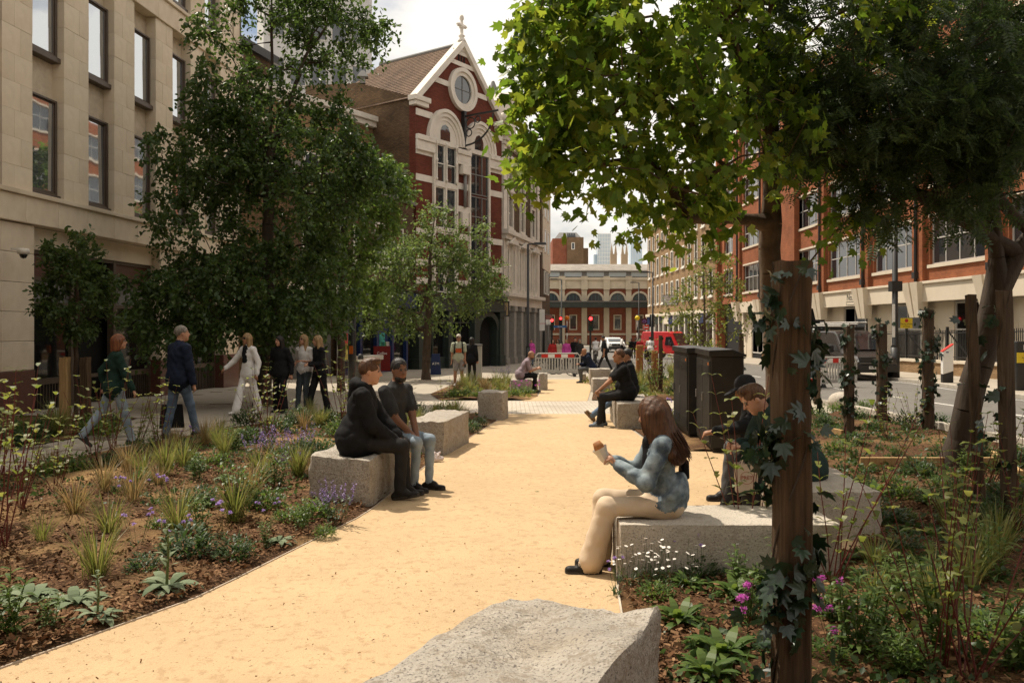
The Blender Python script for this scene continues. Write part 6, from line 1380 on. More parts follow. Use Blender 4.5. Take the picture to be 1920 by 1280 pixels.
# --- two men by the path further on
o, J = person('seated man in black polo and trousers, hand on knee, across the path', Vector((2.08, 15.0, g(15))), (-1, -.03), 1.80, (0, 0, .60), (0, .14, 1), (-.1, 1, -.02), {-1: (-.11, .50, .085), 1: (.10, .40, .085)}, {-1: (-.12, .52, .66), 1: (.06, .46, .66)}, CB, CB2, SGREY, 'tan', 'sandy', 'crop', 'short', 'straight', .012, .016, hem=.04, girth=1.08, curl=(.9, .9))
o, J = person('seated man in black top with tan shoes and legs stretched, partly hidden', Vector((2.28, 15.95, g(15.95))), (-1, -.05), 1.78, (0, 0, .60), (0, .02, 1), (0, 1, 0), {-1: (-.10, .78, .10), 1: (.12, .74, .085)}, None, CB, CDEN2, STAN, 'tan', 'dark', 'short', 'long', 'straight', .02, .018, hem=.03, toes={-1: (-.1, .6, .8), 1: (.1, .7, .7)})
# --- walkers on the left
WR = 0
o, J = person('woman with red bob, dark green jumper and jeans walking away', gx(215, 12.1), (.80, .60), 1.68, None, (0, .05, 1), (.15, 1, 0), {-1: (-.06, -.42, .20), 1: (.06, .22, .085)}, {-1: (-.24, -.10, .86), 1: (.26, .20, .84)}, CGREEN, CDEN, CGREY, 'light', 'red', 'bob', 'long', 'straight', .02, .014, True, toes={-1: (0, .7, -.7), 1: (0, 1, .05)}, hem=.09, shades=True)
o, J = person('grey haired man in navy jacket and jeans walking away with a black bag', gx(335, 13.1), (.62, .78), 1.82, None, (0, .03, 1), (.35, 1, 0), {-1: (-.10, -.16, .09), 1: (.12, .24, .085)}, {-1: (-.28, .04, .86), 1: (.27, .10, .88)}, CNAVY, CDEN2, SBLK, 'light', 'grey', 'short', 'long', 'straight', .03, .014, hem=.09, girth=1.05)
hw_ = o.matrix_basis @ J['h-1']; q = MB(); q.add([(-.19, -.05, -.62), (.19, -.05, -.62), (.19, .05, -.62), (-.19, .05, -.62), (-.16, -.02, -.24), (.16, -.02, -.24), (.16, .02, -.24), (-.16, .02, -.24)], [(0, 3, 2, 1), (4, 5, 6, 7), (0, 1, 5, 4), (1, 2, 6, 5), (2, 3, 7, 6), (3, 0, 4, 7)])
BG = thing('shopping_bag', 'black shopping bag carried by the man in navy', 'bag', hw_ + Vector((0, 0, -.02)), R(20)); q.build('bag_body', CB2, BG); q = MB(); [q.tube([(-.07, y, -.25), (-.03, y * .3, -.04), (0, 0, .0), (.03, y * .3, -.04), (.07, y, -.25)], .008, 4) for y in (-.03, .03)]; q.build('handle', CB2, BG)
o, J = person('woman in white trouser suit and black top striding left', gx(466, 17.2), (-.55, -.84), 1.74, None, (0, .02, 1), (.0, 1, -.05), {-1: (-.08, -.20, .10), 1: (.08, .26, .09)}, {-1: (-.26, .0, .86), 1: (.40, .28, .98)}, CWHITE, CWHITE, SWHT, 'tan', 'blond', 'long', 'long', 'wide', .02, .017, True, hem=.14, inner=CB, shades=True)
o, J = person('woman in loose black top and black flared trousers walking', gx(526, 17.8), (-.25, -.97), 1.70, None, (0, .02, 1), (.25, 1, -.15), {-1: (-.10, .02, .085), 1: (.12, -.06, .085)}, {-1: (-.26, .0, .84), 1: (.26, .02, .84)}, CB, CB, SBLK, 'light', 'dark', 'long', 'long', 'wide', .03, .018, True, hem=.12)
o, J = person('blonde woman in white tee and jeans beside friend in black', gx(571, 18.2), (-.35, -.94), 1.72, None, (0, .02, 1), (.15, 1, 0), {-1: (-.07, .04, .085), 1: (.07, .16, .085)}, {-1: (-.12, .22, 1.12), 1: (.24, .10, .98)}, CWHITE, cloth('denim_grey', (.06, .075, .085)), SBLK, 'light', 'blond', 'long', 'short', 'straight', .01, .018, True, hem=.05, shades=True)
o, J = person('blonde woman in black suit leaning towards friend in white tee', gx(600, 18.0), (-.75, -.66), 1.70, None, (.03, .04, 1), (.2, 1, -.1), {-1: (-.08, -.14, .09), 1: (.08, .24, .085)}, {-1: (-.02, .26, 1.04), 1: (.06, .26, 1.06)}, CB, CB, SBLK, 'light', 'blond', 'long', 'long', 'loose', .025, .018, True, hem=.10)
# --- man with backpack
o, J = person('white haired man in pale tee, grey shorts and backpack straps', gx(860, 28), (.05, -1), 1.80, None, (0, 0, 1), (.1, 1, 0), {-1: (-.12, 0, .085), 1: (.13, .03, .085)}, {-1: (-.22, .08, .84), 1: (.24, .06, .84)}, CSAGE, CSHORT, SWHT, 'tan', 'white', 'short', 'short', 'straight', .015, .022, hem=.06, shorts=True, shades=True)
BP = thing('backpack', 'black backpack on the man in grey shorts', 'bag', o.location, o.rotation_euler.z); q = MB(); q.obox((0, -.22, 1.05), (.30, .16, .42), 0, 0, .85); q.build('pack', CB, BP, bevel=.04); q = MB(); [q.tube([(x, -.10, 1.46), (x, .05, 1.50), (x * 1.1, .15, 1.38), (x * 1.15, .14, 1.20), (x * 1.3, -.02, 1.05)], .022, 5) for x in (-.12, .12)]; q.build('strap', CB, BP)
q = MB(); q.box(-.10, .10, .148, .152, 1.16, 1.30); q.build('shirt_print', mat('print_orange', (.5, .10, .03), .8, .3, 30), o)
person('person in black with brown bag, half hidden by the man in shorts', gx(884, 29.5), (.3, .95), 1.70, None, (0, .02, 1), (0, 1, 0), {-1: (-.08, -.08, .09), 1: (.08, .18, .085)}, None, CB, CB2, SBLK, 'light', 'dark', 'long', 'long', 'slim', .03, .026, True, hem=.1)
# --- lilac shirt and hooded sitter
person('bald man in lilac shirt seated facing right beyond the crossing', Vector((.27, 24.7, g(24.7))), (1, 0), 1.76, (0, 0, .52), (0, .45, 1), (0, 1, -.35), {-1: (-.08, .42, .085), 1: (.08, .38, .085)}, {-1: (-.04, .48, .74), 1: (.06, .50, .72)}, CLIL, CB, SBLK, 'tan', 'sandy', 'bald', 'short', 'straight', .015, .02, beard='sandy', hem=.04, curl=(.9, .9))
person('bald man in dark blue hooded top, hand at his mouth, seated further off', Vector((2.95, 30.3, g(30.3))), (-1, -.15), 1.76, (0, 0, .54), (0, .42, 1), (0, 1, -.1), {-1: (-.08, .42, .085), 1: (.08, .38, .085)}, {-1: (-.03, .36, .98), 1: (.06, .46, .70)}, CNAVY, cloth('grey_trouser', (.085, .088, .092)), SBLK, 'tan', 'sandy', 'bald', 'long', 'straight', .025, .024, hem=.05, hood=True, curl=(.9, .6))
person('man in black tee striding left past the far blocks', gx(1134, 41.5), (-1, -.1), 1.82, None, (0, .10, 1), (0, 1, -.15), {-1: (-.06, .40, .10), 1: (.06, -.36, .13)}, {-1: (-.2, .10, .86), 1: (.2, -.16, .86)}, CB, CB2, SBLK, 'tan', 'dark', 'short', 'short', 'straight', .015, .026, hem=.05, toes={1: (0, .7, -.5)})
# --- distant figures
for px, Y, fc, lab, tp, bt, hr_, st_, fm, pose in ((1062, 45, (-.2, -1), 'person in bright pink top behind the barrier', CPINK, CB, 'blond', 'bob', True, 0), (1078, 46.5, (.2, -1), 'person in dark clothes right of the pink top', CB, CB, 'dark', 'short', False, 0),
        (1087, 44.5, (.1, -1), 'person in dark jacket with pale scarf behind the barrier', CGREY, CB, 'grey', 'bob', True, 0), (1036, 44, (.3, -1), 'person in red top behind the left of the barrier', CRED, CB, 'dark', 'long', True, 0), (1047, 47, (-.4, -1), 'person in tan jacket behind the barrier', CBEIGE, CB2, 'dark', 'long', True, 0),
        (996, 50, (0, -1), 'person in pink top near the pillared shopfront', CPINK, CDEN2, 'dark', 'short', True, 0), (1166, 88, (1, .2), 'far person in white and black crossing before the market', CWHITE, CB, 'dark', 'short', False, 1), (1184, 72, (-.3, 1), 'far person in black standing in the road, left of two', CB, CB, 'dark', 'short', False, 0), (1192, 72, (.3, 1), 'far person in black standing in the road, right of two', CB, CB2, 'dark', 'short', False, 0),
        (1200, 64, (0, -1), 'person in red top by the timber bollards', CRED, CDEN2, 'dark', 'short', False, 0), (1150, 96, (-1, .1), 'far person in dark coat on the market pavement', CGREY, CB, 'dark', 'short', False, 1)):
    st = {-1: (-.06, .32, .1), 1: (.06, -.30, .12)} if pose else {-1: (-.09, 0, .085), 1: (.1, .05, .085)}
    person(lab, gx(px, Y), fc, 1.66 if fm else 1.76, None, (0, .03, 1), (.1, 1, 0), st, None, tp, bt, SBLK, 'light', hr_, st_, 'long', 'straight', .02, .035, fm, hem=.06)
# ================================================================== granite blocks
M_granb = mat('granite_block', (.44, .395, .335), .85, .16, 3.2, bump=.028, bscale=34, spec=.2, speck=((.17, .15, .135), 80, .575), speck2=((.31, .265, .21), 13, .50), patch=((.34, .27, .19), 2.6, .6))
M_granf = mat('granite_dressed', (.49, .435, .36), .8, .08, 3, bump=.010, bscale=55, spec=.2, speck=((.24, .22, .2), 110, .58), speck2=((.38, .33, .265), 9, .52))
def granite(label, quad, h, seed, rough=.02, z0=None, tilt=(0, 0), n=9, top_dz=None, chip=.03, m=None):
    """quarried block: quad = four ground corners (front-left, front-right, back-right, back-left); faces split and pitted"""
    r = np.random.default_rng(seed); cx = sum(q[0] for q in quad) / 4; cy = sum(q[1] for q in quad) / 4; zb_ = (g(cy) if z0 is None else z0) - .04
    P = [np.array(q[:2]) - np.array([cx, cy]) for q in quad]; nu, nv, nw = n, n, max(4, n // 2 + 1)
    W = r.uniform(-1, 1, (6, 7)) * 1.0
    def disp(p, nrm, edge):
        a = rough * (math.sin(p[0] * 9 + W[0, 0] * 5 + p[2] * 7) * math.sin(p[1] * 8 + W[1, 1] * 5) + .6 * math.sin(p[0] * 23 + p[2] * 19 + W[2, 2] * 6) * math.sin(p[1] * 21 - p[2] * 15 + W[3, 3] * 6) + .3 * r.normal() * min(1, 9 / n))
        return p + nrm * a
    V = {}; L_ = []; Fq = []
    def vert(i, j, k):
        key = (i, j, k)
        if key in V: return V[key]
        u, v, t = i / nu, j / nv, k / nw
        xy = (P[0] * (1 - u) + P[1] * u) * (1 - v) + (P[3] * (1 - u) + P[2] * u) * v
        hh = h + (top_dz(u, v) if top_dz else 0) + tilt[0] * (u - .5) + tilt[1] * (v - .5)
        p = np.array([xy[0], xy[1], hh * t]); nr = np.array([(-1. if i == 0 else 1. if i == nu else 0), (-1. if j == 0 else 1. if j == nv else 0), (1. if k == nw else 0)])
        ne = int(abs(nr).sum())
        if ne > 1: p = p - np.array([nr[0], nr[1], nr[2]]) * chip * abs(math.sin(i * 7.0 / n + seed) * math.sin(j * 6.0 / n + seed * 2.1 + k) + .5 * r.normal() * min(1, 9 / n)) * (.6 if ne == 2 else .9)
        if ne: p = disp(p, nr / math.sqrt(ne), 0)
        V[key] = len(L_); L_.append(p); return V[key]
    for i in range(nu):
        for j in range(nv): Fq.append([vert(i, j, nw), vert(i + 1, j, nw), vert(i + 1, j + 1, nw), vert(i, j + 1, nw)])
    for k in range(nw):
        for i in range(nu):
            Fq.append([vert(i, 0, k), vert(i + 1, 0, k), vert(i + 1, 0, k + 1), vert(i, 0, k + 1)]); Fq.append([vert(i + 1, nv, k), vert(i, nv, k), vert(i, nv, k + 1), vert(i + 1, nv, k + 1)])
        for j in range(nv):
            Fq.append([vert(0, j + 1, k), vert(0, j, k), vert(0, j, k + 1), vert(0, j + 1, k + 1)]); Fq.append([vert(nu, j, k), vert(nu, j + 1, k), vert(nu, j + 1, k + 1), vert(nu, j, k + 1)])
    o = npmesh('granite_block', L_, Fq, m or M_granb); o.location = (cx, cy, zb_); tag(o, label, 'stone block'); o['group'] = 'granite seat blocks'
    me = o.data; me.set_sharp_from_angle(angle=R(38)) if hasattr(me, 'set_sharp_from_angle') else None
    me.polygons.foreach_set('use_smooth', [True] * len(me.polygons)); me.update()
    return o
rk = granite('big rough granite boulder lying in the near foreground', [(-.93, 1.75), (-.20, 1.60), (.60, 3.30), (.00, 3.62)], .50, 5, .013, n=44, chip=.03, top_dz=lambda u, v: .025 * math.sin(u * 5 + v * 3) + .012 * math.sin(v * 17 + u * 9) - .12 * max(0, .2 - u))
granite('long dressed granite bench under the woman in denim', [(.705, 5.34), (2.15, 5.34), (2.14, 5.93), (.71, 5.93)], .415, 6, .0035, n=16, chip=.012, m=M_granf)
granite('granite bench under the two men behind the ivy post', [(2.26, 6.40), (2.90, 6.42), (2.98, 8.75), (2.34, 8.75)], .445, 7, .007, n=14, chip=.018, m=M_granf)
granite('rough granite block under the two seated men on the left', [(-1.99, 7.98), (-1.33, 7.69), (-1.16, 9.10), (-1.80, 9.40)], .50, 8, .011, n=14, chip=.035, top_dz=lambda u, v: .02 * math.sin(u * 7) * math.sin(v * 5))
granite('empty rough granite block behind the two seated men', [(-1.44, 11.3), (-.92, 11.1), (-.66, 12.6), (-1.20, 12.8)], .52, 9, .011, n=12, chip=.035)
granite('small upright granite block at the crossing, left of the path', [(-.68, 16.2), (-.17, 16.05), (-.07, 16.6), (-.58, 16.75)], .60, 10, .009, n=10, chip=.025)
granite('granite block under the man in the lilac shirt', [(-.05, 24.5), (.58, 24.4), (.60, 25.1), (-.03, 25.2)], .44, 11, .008, n=8)
granite('upright granite block before the man in the lilac shirt', [(.84, 25.8), (1.12, 25.8), (1.14, 26.4), (.86, 26.4)], .58, 12, .008, n=8)
granite('granite block under the two men in black by the path', [(1.86, 14.5), (2.55, 14.55), (2.65, 16.5), (1.96, 16.5)], .52, 13, .008, n=10)
granite('pale granite block behind the men in black, nearer of two', [(2.44, 24.8), (2.98, 24.8), (3.0, 25.5), (2.46, 25.5)], .46, 14, .008, n=8)
granite('tall pale granite block beside the hooded sitter', [(2.78, 29.2), (3.52, 29.2), (3.52, 29.9), (2.8, 29.9)], .60, 15, .008, n=8)
granite('low granite block at the hooded sitter\'s feet', [(2.62, 30.9), (2.80, 30.9), (2.82, 31.5), (2.64, 31.5)], .36, 16, .008, n=6)

# ================================================================== timber posts and ivy
M_post = mat('weathered_oak', (.080, .052, .031), .9, .5, 5, bump=.006, bscale=14, stretch=(9, 9, .5), spec=.15)
M_postd = mat('damp_oak', (.085, .058, .038), .9, .35, 5, bump=.006, bscale=14, stretch=(9, 9, .5), spec=.15)
M_bolw = mat('orange_timber', (.30, .115, .035), .75, .3, 4, bump=.003, bscale=12, stretch=(9, 9, .6))
M_pine = mat('pale_pine', (.42, .27, .12), .8, .2, 4, bump=.003, bscale=12, stretch=(9, 9, .6))
def post(name, label, cat, p, h, w_, m, ivy=0, ivy_label=None, seed=1, lean=(0, 0), ls=.07, rz=None, cap=.0, dead=False):
    mb = MB(); hw = w_ / 2; c = hw * .82; lv = [0, .2, .45, .7, .9, 1.0]; r = random.Random(seed)
    ring = [(-hw, -c), (-c, -hw), (c, -hw), (hw, -c), (hw, c), (c, hw), (-c, hw), (-hw, c)]; vs = []
    for t in lv:
        jx, jy = r.uniform(-.006, .006), r.uniform(-.006, .006)
        for x, y in ring: vs.append((x * (1 - .02 * t) + jx + lean[0] * t, y * (1 - .02 * t) + jy + lean[1] * t, h * t + (r.uniform(-.008, .008) if t == 1 else 0)))
    n = 8; fs = [(i * n + j, i * n + (j + 1) % n, (i + 1) * n + (j + 1) % n, (i + 1) * n + j) for i in range(len(lv) - 1) for j in range(n)] + [tuple(range((len(lv) - 1) * n, len(lv) * n))]
    mb.add(vs, fs); o = mb.build(name, m, None); o.location = p; o.rotation_euler = (0, 0, r.uniform(-.25, .25) if rz is None else rz); tag(o, label, cat)
    if ivy:
        I = thing('ivy', ivy_label, 'climber', p, 0); rg = np.random.default_rng(seed); t = rg.random(ivy); a = t * 17 + rg.normal(size=ivy) * .9; hh = .05 + t * h * .98 + rg.normal(size=ivy) * .06; clump = .55 + .45 * np.sin(t * 21 + seed)
        keep = rg.random(ivy) < clump; a, hh = a[keep], hh[keep]; k = len(a); rr = hw * 1.05 + np.abs(rg.normal(size=k)) * ls * .55
        P = np.stack([np.cos(a) * rr + lean[0] * hh / h, np.sin(a) * rr + lean[1] * hh / h, np.maximum(.02, hh)], 1); outw = np.stack([np.cos(a), np.sin(a), np.zeros(k)], 1)
        A = outw * .35 + rg.normal(size=(k, 3)) * .5 + np.array([0, 0, -.6]); leaf_mesh('leaves', P, A, outw + rg.normal(size=(k, 3)) * .45, ls * (.6 + .7 * rg.random(k)), *PLANE_, LM_ivy, I)
        q = MB()
        for s in range(2):
            ph_ = s * 2.4; q.tube([((hw * 1.15) * math.cos(tt * 9 + ph_) + lean[0] * tt, (hw * 1.15) * math.sin(tt * 9 + ph_) + lean[1] * tt, tt * h) for tt in np.linspace(0, 1, 26)], [.006 - .003 * tt for tt in np.linspace(0, 1, 26)], 5)
        q.build('stem', M_barkd, I)
    return o
p = gx(1484, 3.5); post('timber_post', 'thick weathered timber post wrapped in ivy, nearest the camera', 'post', p, 1.845 - g(3.5), .136, M_post, 520, 'dark ivy climbing the nearest thick timber post', 3, ls=.076, rz=.03)
for px, by, top, wpx, lab, nv in ((1532, 757, 620, 18, 'slim ivy clad post behind the nearest thick post', 160), (1592, 822, 610, 24, 'ivy clad post in front of the dark van', 260), (1653, 797, 607, 25, 'ivy clad post right of the dark van', 260), (1740, 812, 580, 28, 'ivy clad post left of the leaning rowan trunk', 420), (1239, 738, 629, 11, 'thin post left of the black cabinets', 20), (1390, 735, 625, 14, 'thin post behind the seated man in a cap', 40)):
    p = gp(px, by); sc_ = F / p.y; post('timber_post', lab, 'post', p, (by - top) / sc_, wpx / sc_ * .62, M_postd, nv, 'ivy on the ' + lab, int(px), ls=.085)
p = gx(1838, 7.6); post('tree_stake', 'pale timber stake left of the pair by the rowan', 'post', p, at(0, 553, 7.6).z - g(7.6), .082, M_post, 26, 'sparse ivy on the pale stake by the rowan', 77, (-.08, 0), .10)
p = gx(1893, 6.9); post('tree_stake', 'dark timber stake right of the pair by the rowan', 'post', p, at(0, 545, 6.9).z - g(6.9), .10, M_postd, 34, 'sparse ivy on the dark stake by the rowan', 78, (-.05, 0), .10)
for px, by, top, wpx, lab in ((1199, 712, 647, 12.5, 'orange timber bollard, left of two'), (1228, 712, 657, 11, 'orange timber bollard, right of two')):
    p = gp(px, by); sc_ = F / p.y; post('timber_bollard', lab, 'bollard', p, (by - top) / sc_, wpx / sc_, M_bolw, rz=0)
for px, lab in ((122, 'pale stake left of the slender staked tree'), (160, 'mesh wrapped stake right of the slender staked tree')):
    p = gx(px, 15.5); post('tree_stake', lab, 'post', p, 1.25 + .0, .16, M_pine if px < 140 else M_post, rz=0)
TP = thing('timber_planter', 'square pale timber planter in the road beyond the walkers', 'planter', gx(1166, 50)); q = MB(); [q.obox((0, 0, i * .155), (.62, .62, .15), 0) for i in range(5)]; q.build('board_wall', M_pine, TP, bevel=.01)
for lab, a, b, h in (('long low timber edging board in the right bed', gp(1612, 880), gp(1868, 880), .13), ('short timber edging board beside the rowan', gp(1862, 868), gp(1915, 905), .13), ('short pale timber board behind the bench end', gp(1545, 815), gp(1580, 822), .12)):
    q = MB(); v = b - a; q.obox((0, 0, -.03), (v.length, .05, h + .03), math.atan2(v.y, v.x)); o = q.build('edging_board', M_pine, None, bevel=.006); o.location = (a + b) / 2 + Vector((0, 0, .02)); tag(o, lab, 'board')

# ================================================================== black service cabinets
M_cab = mat('cabinet_black', (.012, .011, .010), .5, .25, 5, spec=.4, patch=((.035, .028, .022), 3.5, .6), bump=.001, bscale=90)
def cabinet(label, fl, fr, bl, top_py, Yref, roofh, seed):
    h = at(0, top_py, Yref).z - g(Yref); cx, cy = (fl + fr) / 2 if False else 0, 0
    c = Vector(((fl.x + fr.x) / 2, (fl.y + fr.y) / 2, g((fl.y + fr.y) / 2))); o = thing('service_cabinet', label, 'cabinet', c)
    ux = (Vector((fr.x, fr.y, 0)) - Vector((fl.x, fl.y, 0))); wd = ux.length; ang = math.atan2(ux.y, ux.x); o.rotation_euler = (0, 0, ang); dp = (Vector((bl.x, bl.y, 0)) - Vector((fl.x, fl.y, 0))).length
    q = MB(); q.box(-wd / 2, wd / 2, 0, dp, .06, h); q.box(-wd / 2 + .03, wd / 2 - .03, .03, dp - .03, 0, .06); q.build('housing', M_cab, o, bevel=.012)
    q = MB(); e = .03; q.prism([(-wd / 2 - e, h), (wd / 2 + e, h), (wd / 2 + e, h + .03), (wd / 2 * .3, h + roofh), (-wd / 2 - e, h + roofh * .85)], -e, dp + e); q.build('sloped_lid', M_cab, o, bevel=.008)
    nd = 2
    for i in range(nd):
        y0, y1 = .04 + (dp - .08) * i / nd + .008, .04 + (dp - .08) * (i + 1) / nd - .008; q = MB(); q.box(-wd / 2 - .014, -wd / 2 - .002, y0, y1, .12, h - .06); dr = q.build('door', M_cab, o, bevel=.004)
        q = MB()
        for k in range(7): q.box(-wd / 2 - .020, -wd / 2 - .0145, y0 + .06, y1 - .06, h - .16 - k * .022, h - .150 - k * .022); q.box(-wd / 2 - .020, -wd / 2 - .0145, y0 + .06, y1 - .06, .18 + k * .022, .19 + k * .022)
        q.build('louvre', M_cab, dr); q = MB(); q.box(-wd / 2 - .035, -wd / 2 - .0145, y1 - .06, y1 - .03, h * .5, h * .5 + .12); q.build('handle', M_lead, dr)
    q = MB(); q.box(-wd / 2 - .018, -wd / 2 - .0142, .12, .20, h - .13, h - .09); q.build('warning_label', mat('label_orange', (.45, .13, .03), .6), o)
    return o
fl = gp(1333, 849); cabinet('black metal service cabinet, nearer and right of the two', fl, fl + Vector((.45, -.04, 0)), fl + Vector((.1, 1.42, 0)), 668, 11.5, .10, 1)
fl = Vector((2.83, 13.15, 0)); cabinet('black metal service cabinet, further and left of the two', fl, fl + Vector((.45, -.02, 0)), fl + Vector((.06, 1.5, 0)), 662, 13.3, .10, 2)

# ================================================================== barriers, vehicles, bicycles
M_plast = mat('grey_plastic', (.42, .40, .36), .6, .1, 6); M_redp = mat('reflective_red', (.55, .03, .02), .5, .1, 8); M_whtp = mat('reflective_white', (.75, .73, .68), .5, .06, 8); M_rub = mat('rubber', (.02, .02, .02), .8, .2, 10)
def barrier(label, pos, rz, strip_n=5, ln=1.95):
    o = thing('safety_barrier', label, 'barrier', pos, rz); q = MB(); hh = 1.0
    q.tube([(-ln / 2, 0, .14), (-ln / 2, 0, hh - .12), (-ln / 2 + .10, 0, hh), (ln / 2 - .10, 0, hh), (ln / 2, 0, hh - .12), (ln / 2, 0, .14)], .03, 8); q.box(-ln / 2, ln / 2, -.025, .025, .14, .26); q.box(-ln / 2, ln / 2, -.02, .02, .78, .82); q.build('frame', M_plast, o)
    n = 15
    src = MB().box(-.028, .028, -.018, .018, .26, .79).build('slat', M_plast, o, bevel=.008); src.location = (-ln / 2 + ln / (n + 1), 0, 0)
    for i in range(1, n): s_ = share('slat', src, o, (-ln / 2 + ln * (i + 1) / (n + 1), 0, 0))
    w_ = (ln - .5) / strip_n
    for i in range(strip_n): MB().box(-ln / 2 + .25 + i * w_, -ln / 2 + .25 + (i + 1) * w_, -.034, -.021, .82, .965).build('reflective_panel', M_redp if i % 2 == 0 else M_whtp, o)
    for x in (-ln / 2 + .25, ln / 2 - .25): MB().obox((x, 0, 0), (.12, .62, .13), 0, 0, .7).build('foot', M_rub, o, bevel=.02)
    return o
barrier('grey plastic barrier with red and white strip in front of the bicycles', gx(1046, 36), R(3))
barrier('grey barrier with red and white strip before the dark van, right of two', gx(1566, 27.6), R(12), 5, 1.6); barrier('grey barrier with red and white strip beside the red sign', gx(1508, 27.2), R(-18), 5, 1.4)
rs = thing('roadworks_sign', 'red and white roadworks sign board leaning by the barrier', 'sign', gx(1522, 26.6)); MB().box(-.28, .28, -.02, .02, .15, 1.0).build('board', M_redp, rs); q = MB(); q.box(-.31, .31, -.012, .028, .11, 1.04); q.build('border', M_whtp, rs); q = MB(); q.box(-.2, .2, -.026, -.021, .52, .60); q.box(-.2, .2, -.026, -.021, .34, .42); q.build('printed_bar', M_whtp, rs)

def wheel(q_parent, p, r, w_, axis='x'):
    q = MB(); n = 20
    prof = [(r * .62, -w_ / 2), (r * .95, -w_ / 2), (r, -w_ / 3), (r, w_ / 3), (r * .95, w_ / 2), (r * .62, w_ / 2)]
    vs = []; fs = []
    for j in range(n):
        t = 2 * math.pi * j / n
        for rr, xx in prof: vs.append((xx, rr * math.cos(t), rr * math.sin(t)))
    k = len(prof)
    for j in range(n):
        for i in range(k - 1): a = j * k + i; b = ((j + 1) % n) * k + i; fs.append((a, b, b + 1, a + 1))
    q.add(vs, fs); o = q.build('tyre', M_rub, q_parent, True); o.location = p
    q = MB(); q.tube([(-w_ * .3, 0, 0), (w_ * .3, 0, 0)], r * .63, 16); 
    for j in range(5): t = 2 * math.pi * j / 5; q.tube([(w_ * .35, 0, 0), (w_ * .35, r * .55 * math.cos(t), r * .55 * math.sin(t))], r * .07, 5); q.tube([(-w_ * .35, 0, 0), (-w_ * .35, r * .55 * math.cos(t), r * .55 * math.sin(t))], r * .07, 5)
    q.build('rim', M_lead, o)
def van(name, label, pos, rz, paint, ladders=False, plate=None, Ht=1.98):
    """panel van, nose towards local -y"""
    o = thing(name, label, 'van', pos, rz); W2 = .96
    side = [(-2.45, .45), (-2.52, .75), (-2.42, .98), (-1.75, 1.16), (-.95, Ht - .12), (-.70, Ht), (2.35, Ht - .02), (2.45, Ht - .25), (2.48, .45)]
    mb = MB(); n = len(side); vs = []
    tuck = [.0, .0, .02, .03, .16, .20, .18, .12, 0]
    for sx in (-1, 1):
        for (y, z), t in zip(side, tuck): vs.append((sx * (W2 - t), y, z))
    mb.add(vs, [tuple(range(n)), tuple(range(2 * n - 1, n - 1, -1))] + [(i, i + n, (i + 1) % n + n, (i + 1) % n) for i in range(n)])
    b = mb.build('body', paint, o, False, bevel=.07)
    q = MB(); q.add([(-.80, -1.70, 1.20), (.80, -1.70, 1.20), (.70, -1.02, Ht - .16), (-.70, -1.02, Ht - .16)], [(0, 1, 2, 3)]); vv = Vector((0, -.045, .04)); q.v = [tuple(Vector(p) + vv) for p in q.v]; q.build('windscreen', M_glass, o)
    for sx in (-1, 1):
        q = MB(); q.add([(sx * (W2 - .02), -1.45, 1.18), (sx * (W2 - .02), -.35, 1.18), (sx * (W2 - .16), -.40, Ht - .22), (sx * (W2 - .16), -.85, Ht - .22)], [(0, 1, 2, 3)]); q.build('side_window', M_glass, o)
        q = MB(); q.obox((sx * (W2 + .16), -1.25, 1.12), (.20, .12, .28), 0, 0, .85); q.build('wing_mirror', M_black, o, bevel=.03)
        q = MB(); q.add([(sx * .62, -2.545, .78), (sx * .93, -2.46, .80), (sx * .93, -2.34, 1.02), (sx * .66, -2.46, 1.0)], [(0, 1, 2, 3)]); q.build('headlight', glass('lamp_lens', (.35, .35, .36), .1), o)
    q = MB(); q.box(-.58, .58, -2.56, -2.46, .74, .98); q.build('grille', M_black, o, bevel=.02); q = MB(); q.box(-.60, .60, -2.572, -2.55, .96, .985); q.box(-.60, .60, -2.572, -2.55, .72, .74); q.build('grille_trim', M_lead, o)
    MB().box(-.96, .96, -2.60, -2.40, .36, .66).build('bumper', M_black, o, bevel=.05)
    q = MB(); q.add([(.11 * math.cos(t), -2.575, .87 + .045 * math.sin(t)) for t in np.linspace(0, 6.283, 17)[:-1]], [tuple(range(16))]); q.build('badge', M_lead, o)
    if plate:
        MB().box(-.26, .26, -2.615, -2.602, .50, .61).build('number_plate', M_whtp, o); text('plate_lettering', plate, .10, o, (0, -2.617, .553), (R(90), 0, 0), M_black, .001)
    for sx in (-1, 1):
        for yy in (-1.75, 1.5): wheel(o, (sx * (W2 - .10), yy, .34), .34, .22)
    if ladders:
        q = MB(); [q.box(-.75, .75, y, y + .05, Ht + .02, Ht + .16) for y in (-.4, .7, 1.8)]; q.build('roof_rack', M_black, o)
        for i, x in enumerate((-.45, -.1, .3)):
            q = MB(); [q.tube([(x + dx, -1.1, Ht + .20 + .07 * i), (x + dx, 2.3, Ht + .20 + .07 * i)], .03, 6) for dx in (-.17, .17)]; [q.tube([(x - .17, y, Ht + .20 + .07 * i), (x + .17, y, Ht + .20 + .07 * i)], .018, 5) for y in np.arange(-1, 2.3, .28)]; q.build('ladder', mat('ladder_alloy', (.55, .52, .47), .4, .1, 5, metal=.5), o)
    return o
M_vblk = mat('van_paint_dark', (.035, .030, .027), .25, .1, 2, spec=.7); M_vred = mat('van_paint_red', (.55, .018, .02), .3, .08, 2, spec=.6); M_vsil = mat('van_paint_white', (.7, .7, .68), .3, .05, 2, spec=.6)
van('parked_van', 'dark van with ladders on its roof, parked facing the camera', gx(1580, 34.5), R(5), M_vblk, True, 'YR22 OHN')
van('red_van', 'bright red van on the road behind the timber bollards', gx(1254, 71), R(38), M_vred, False, None, 2.35)
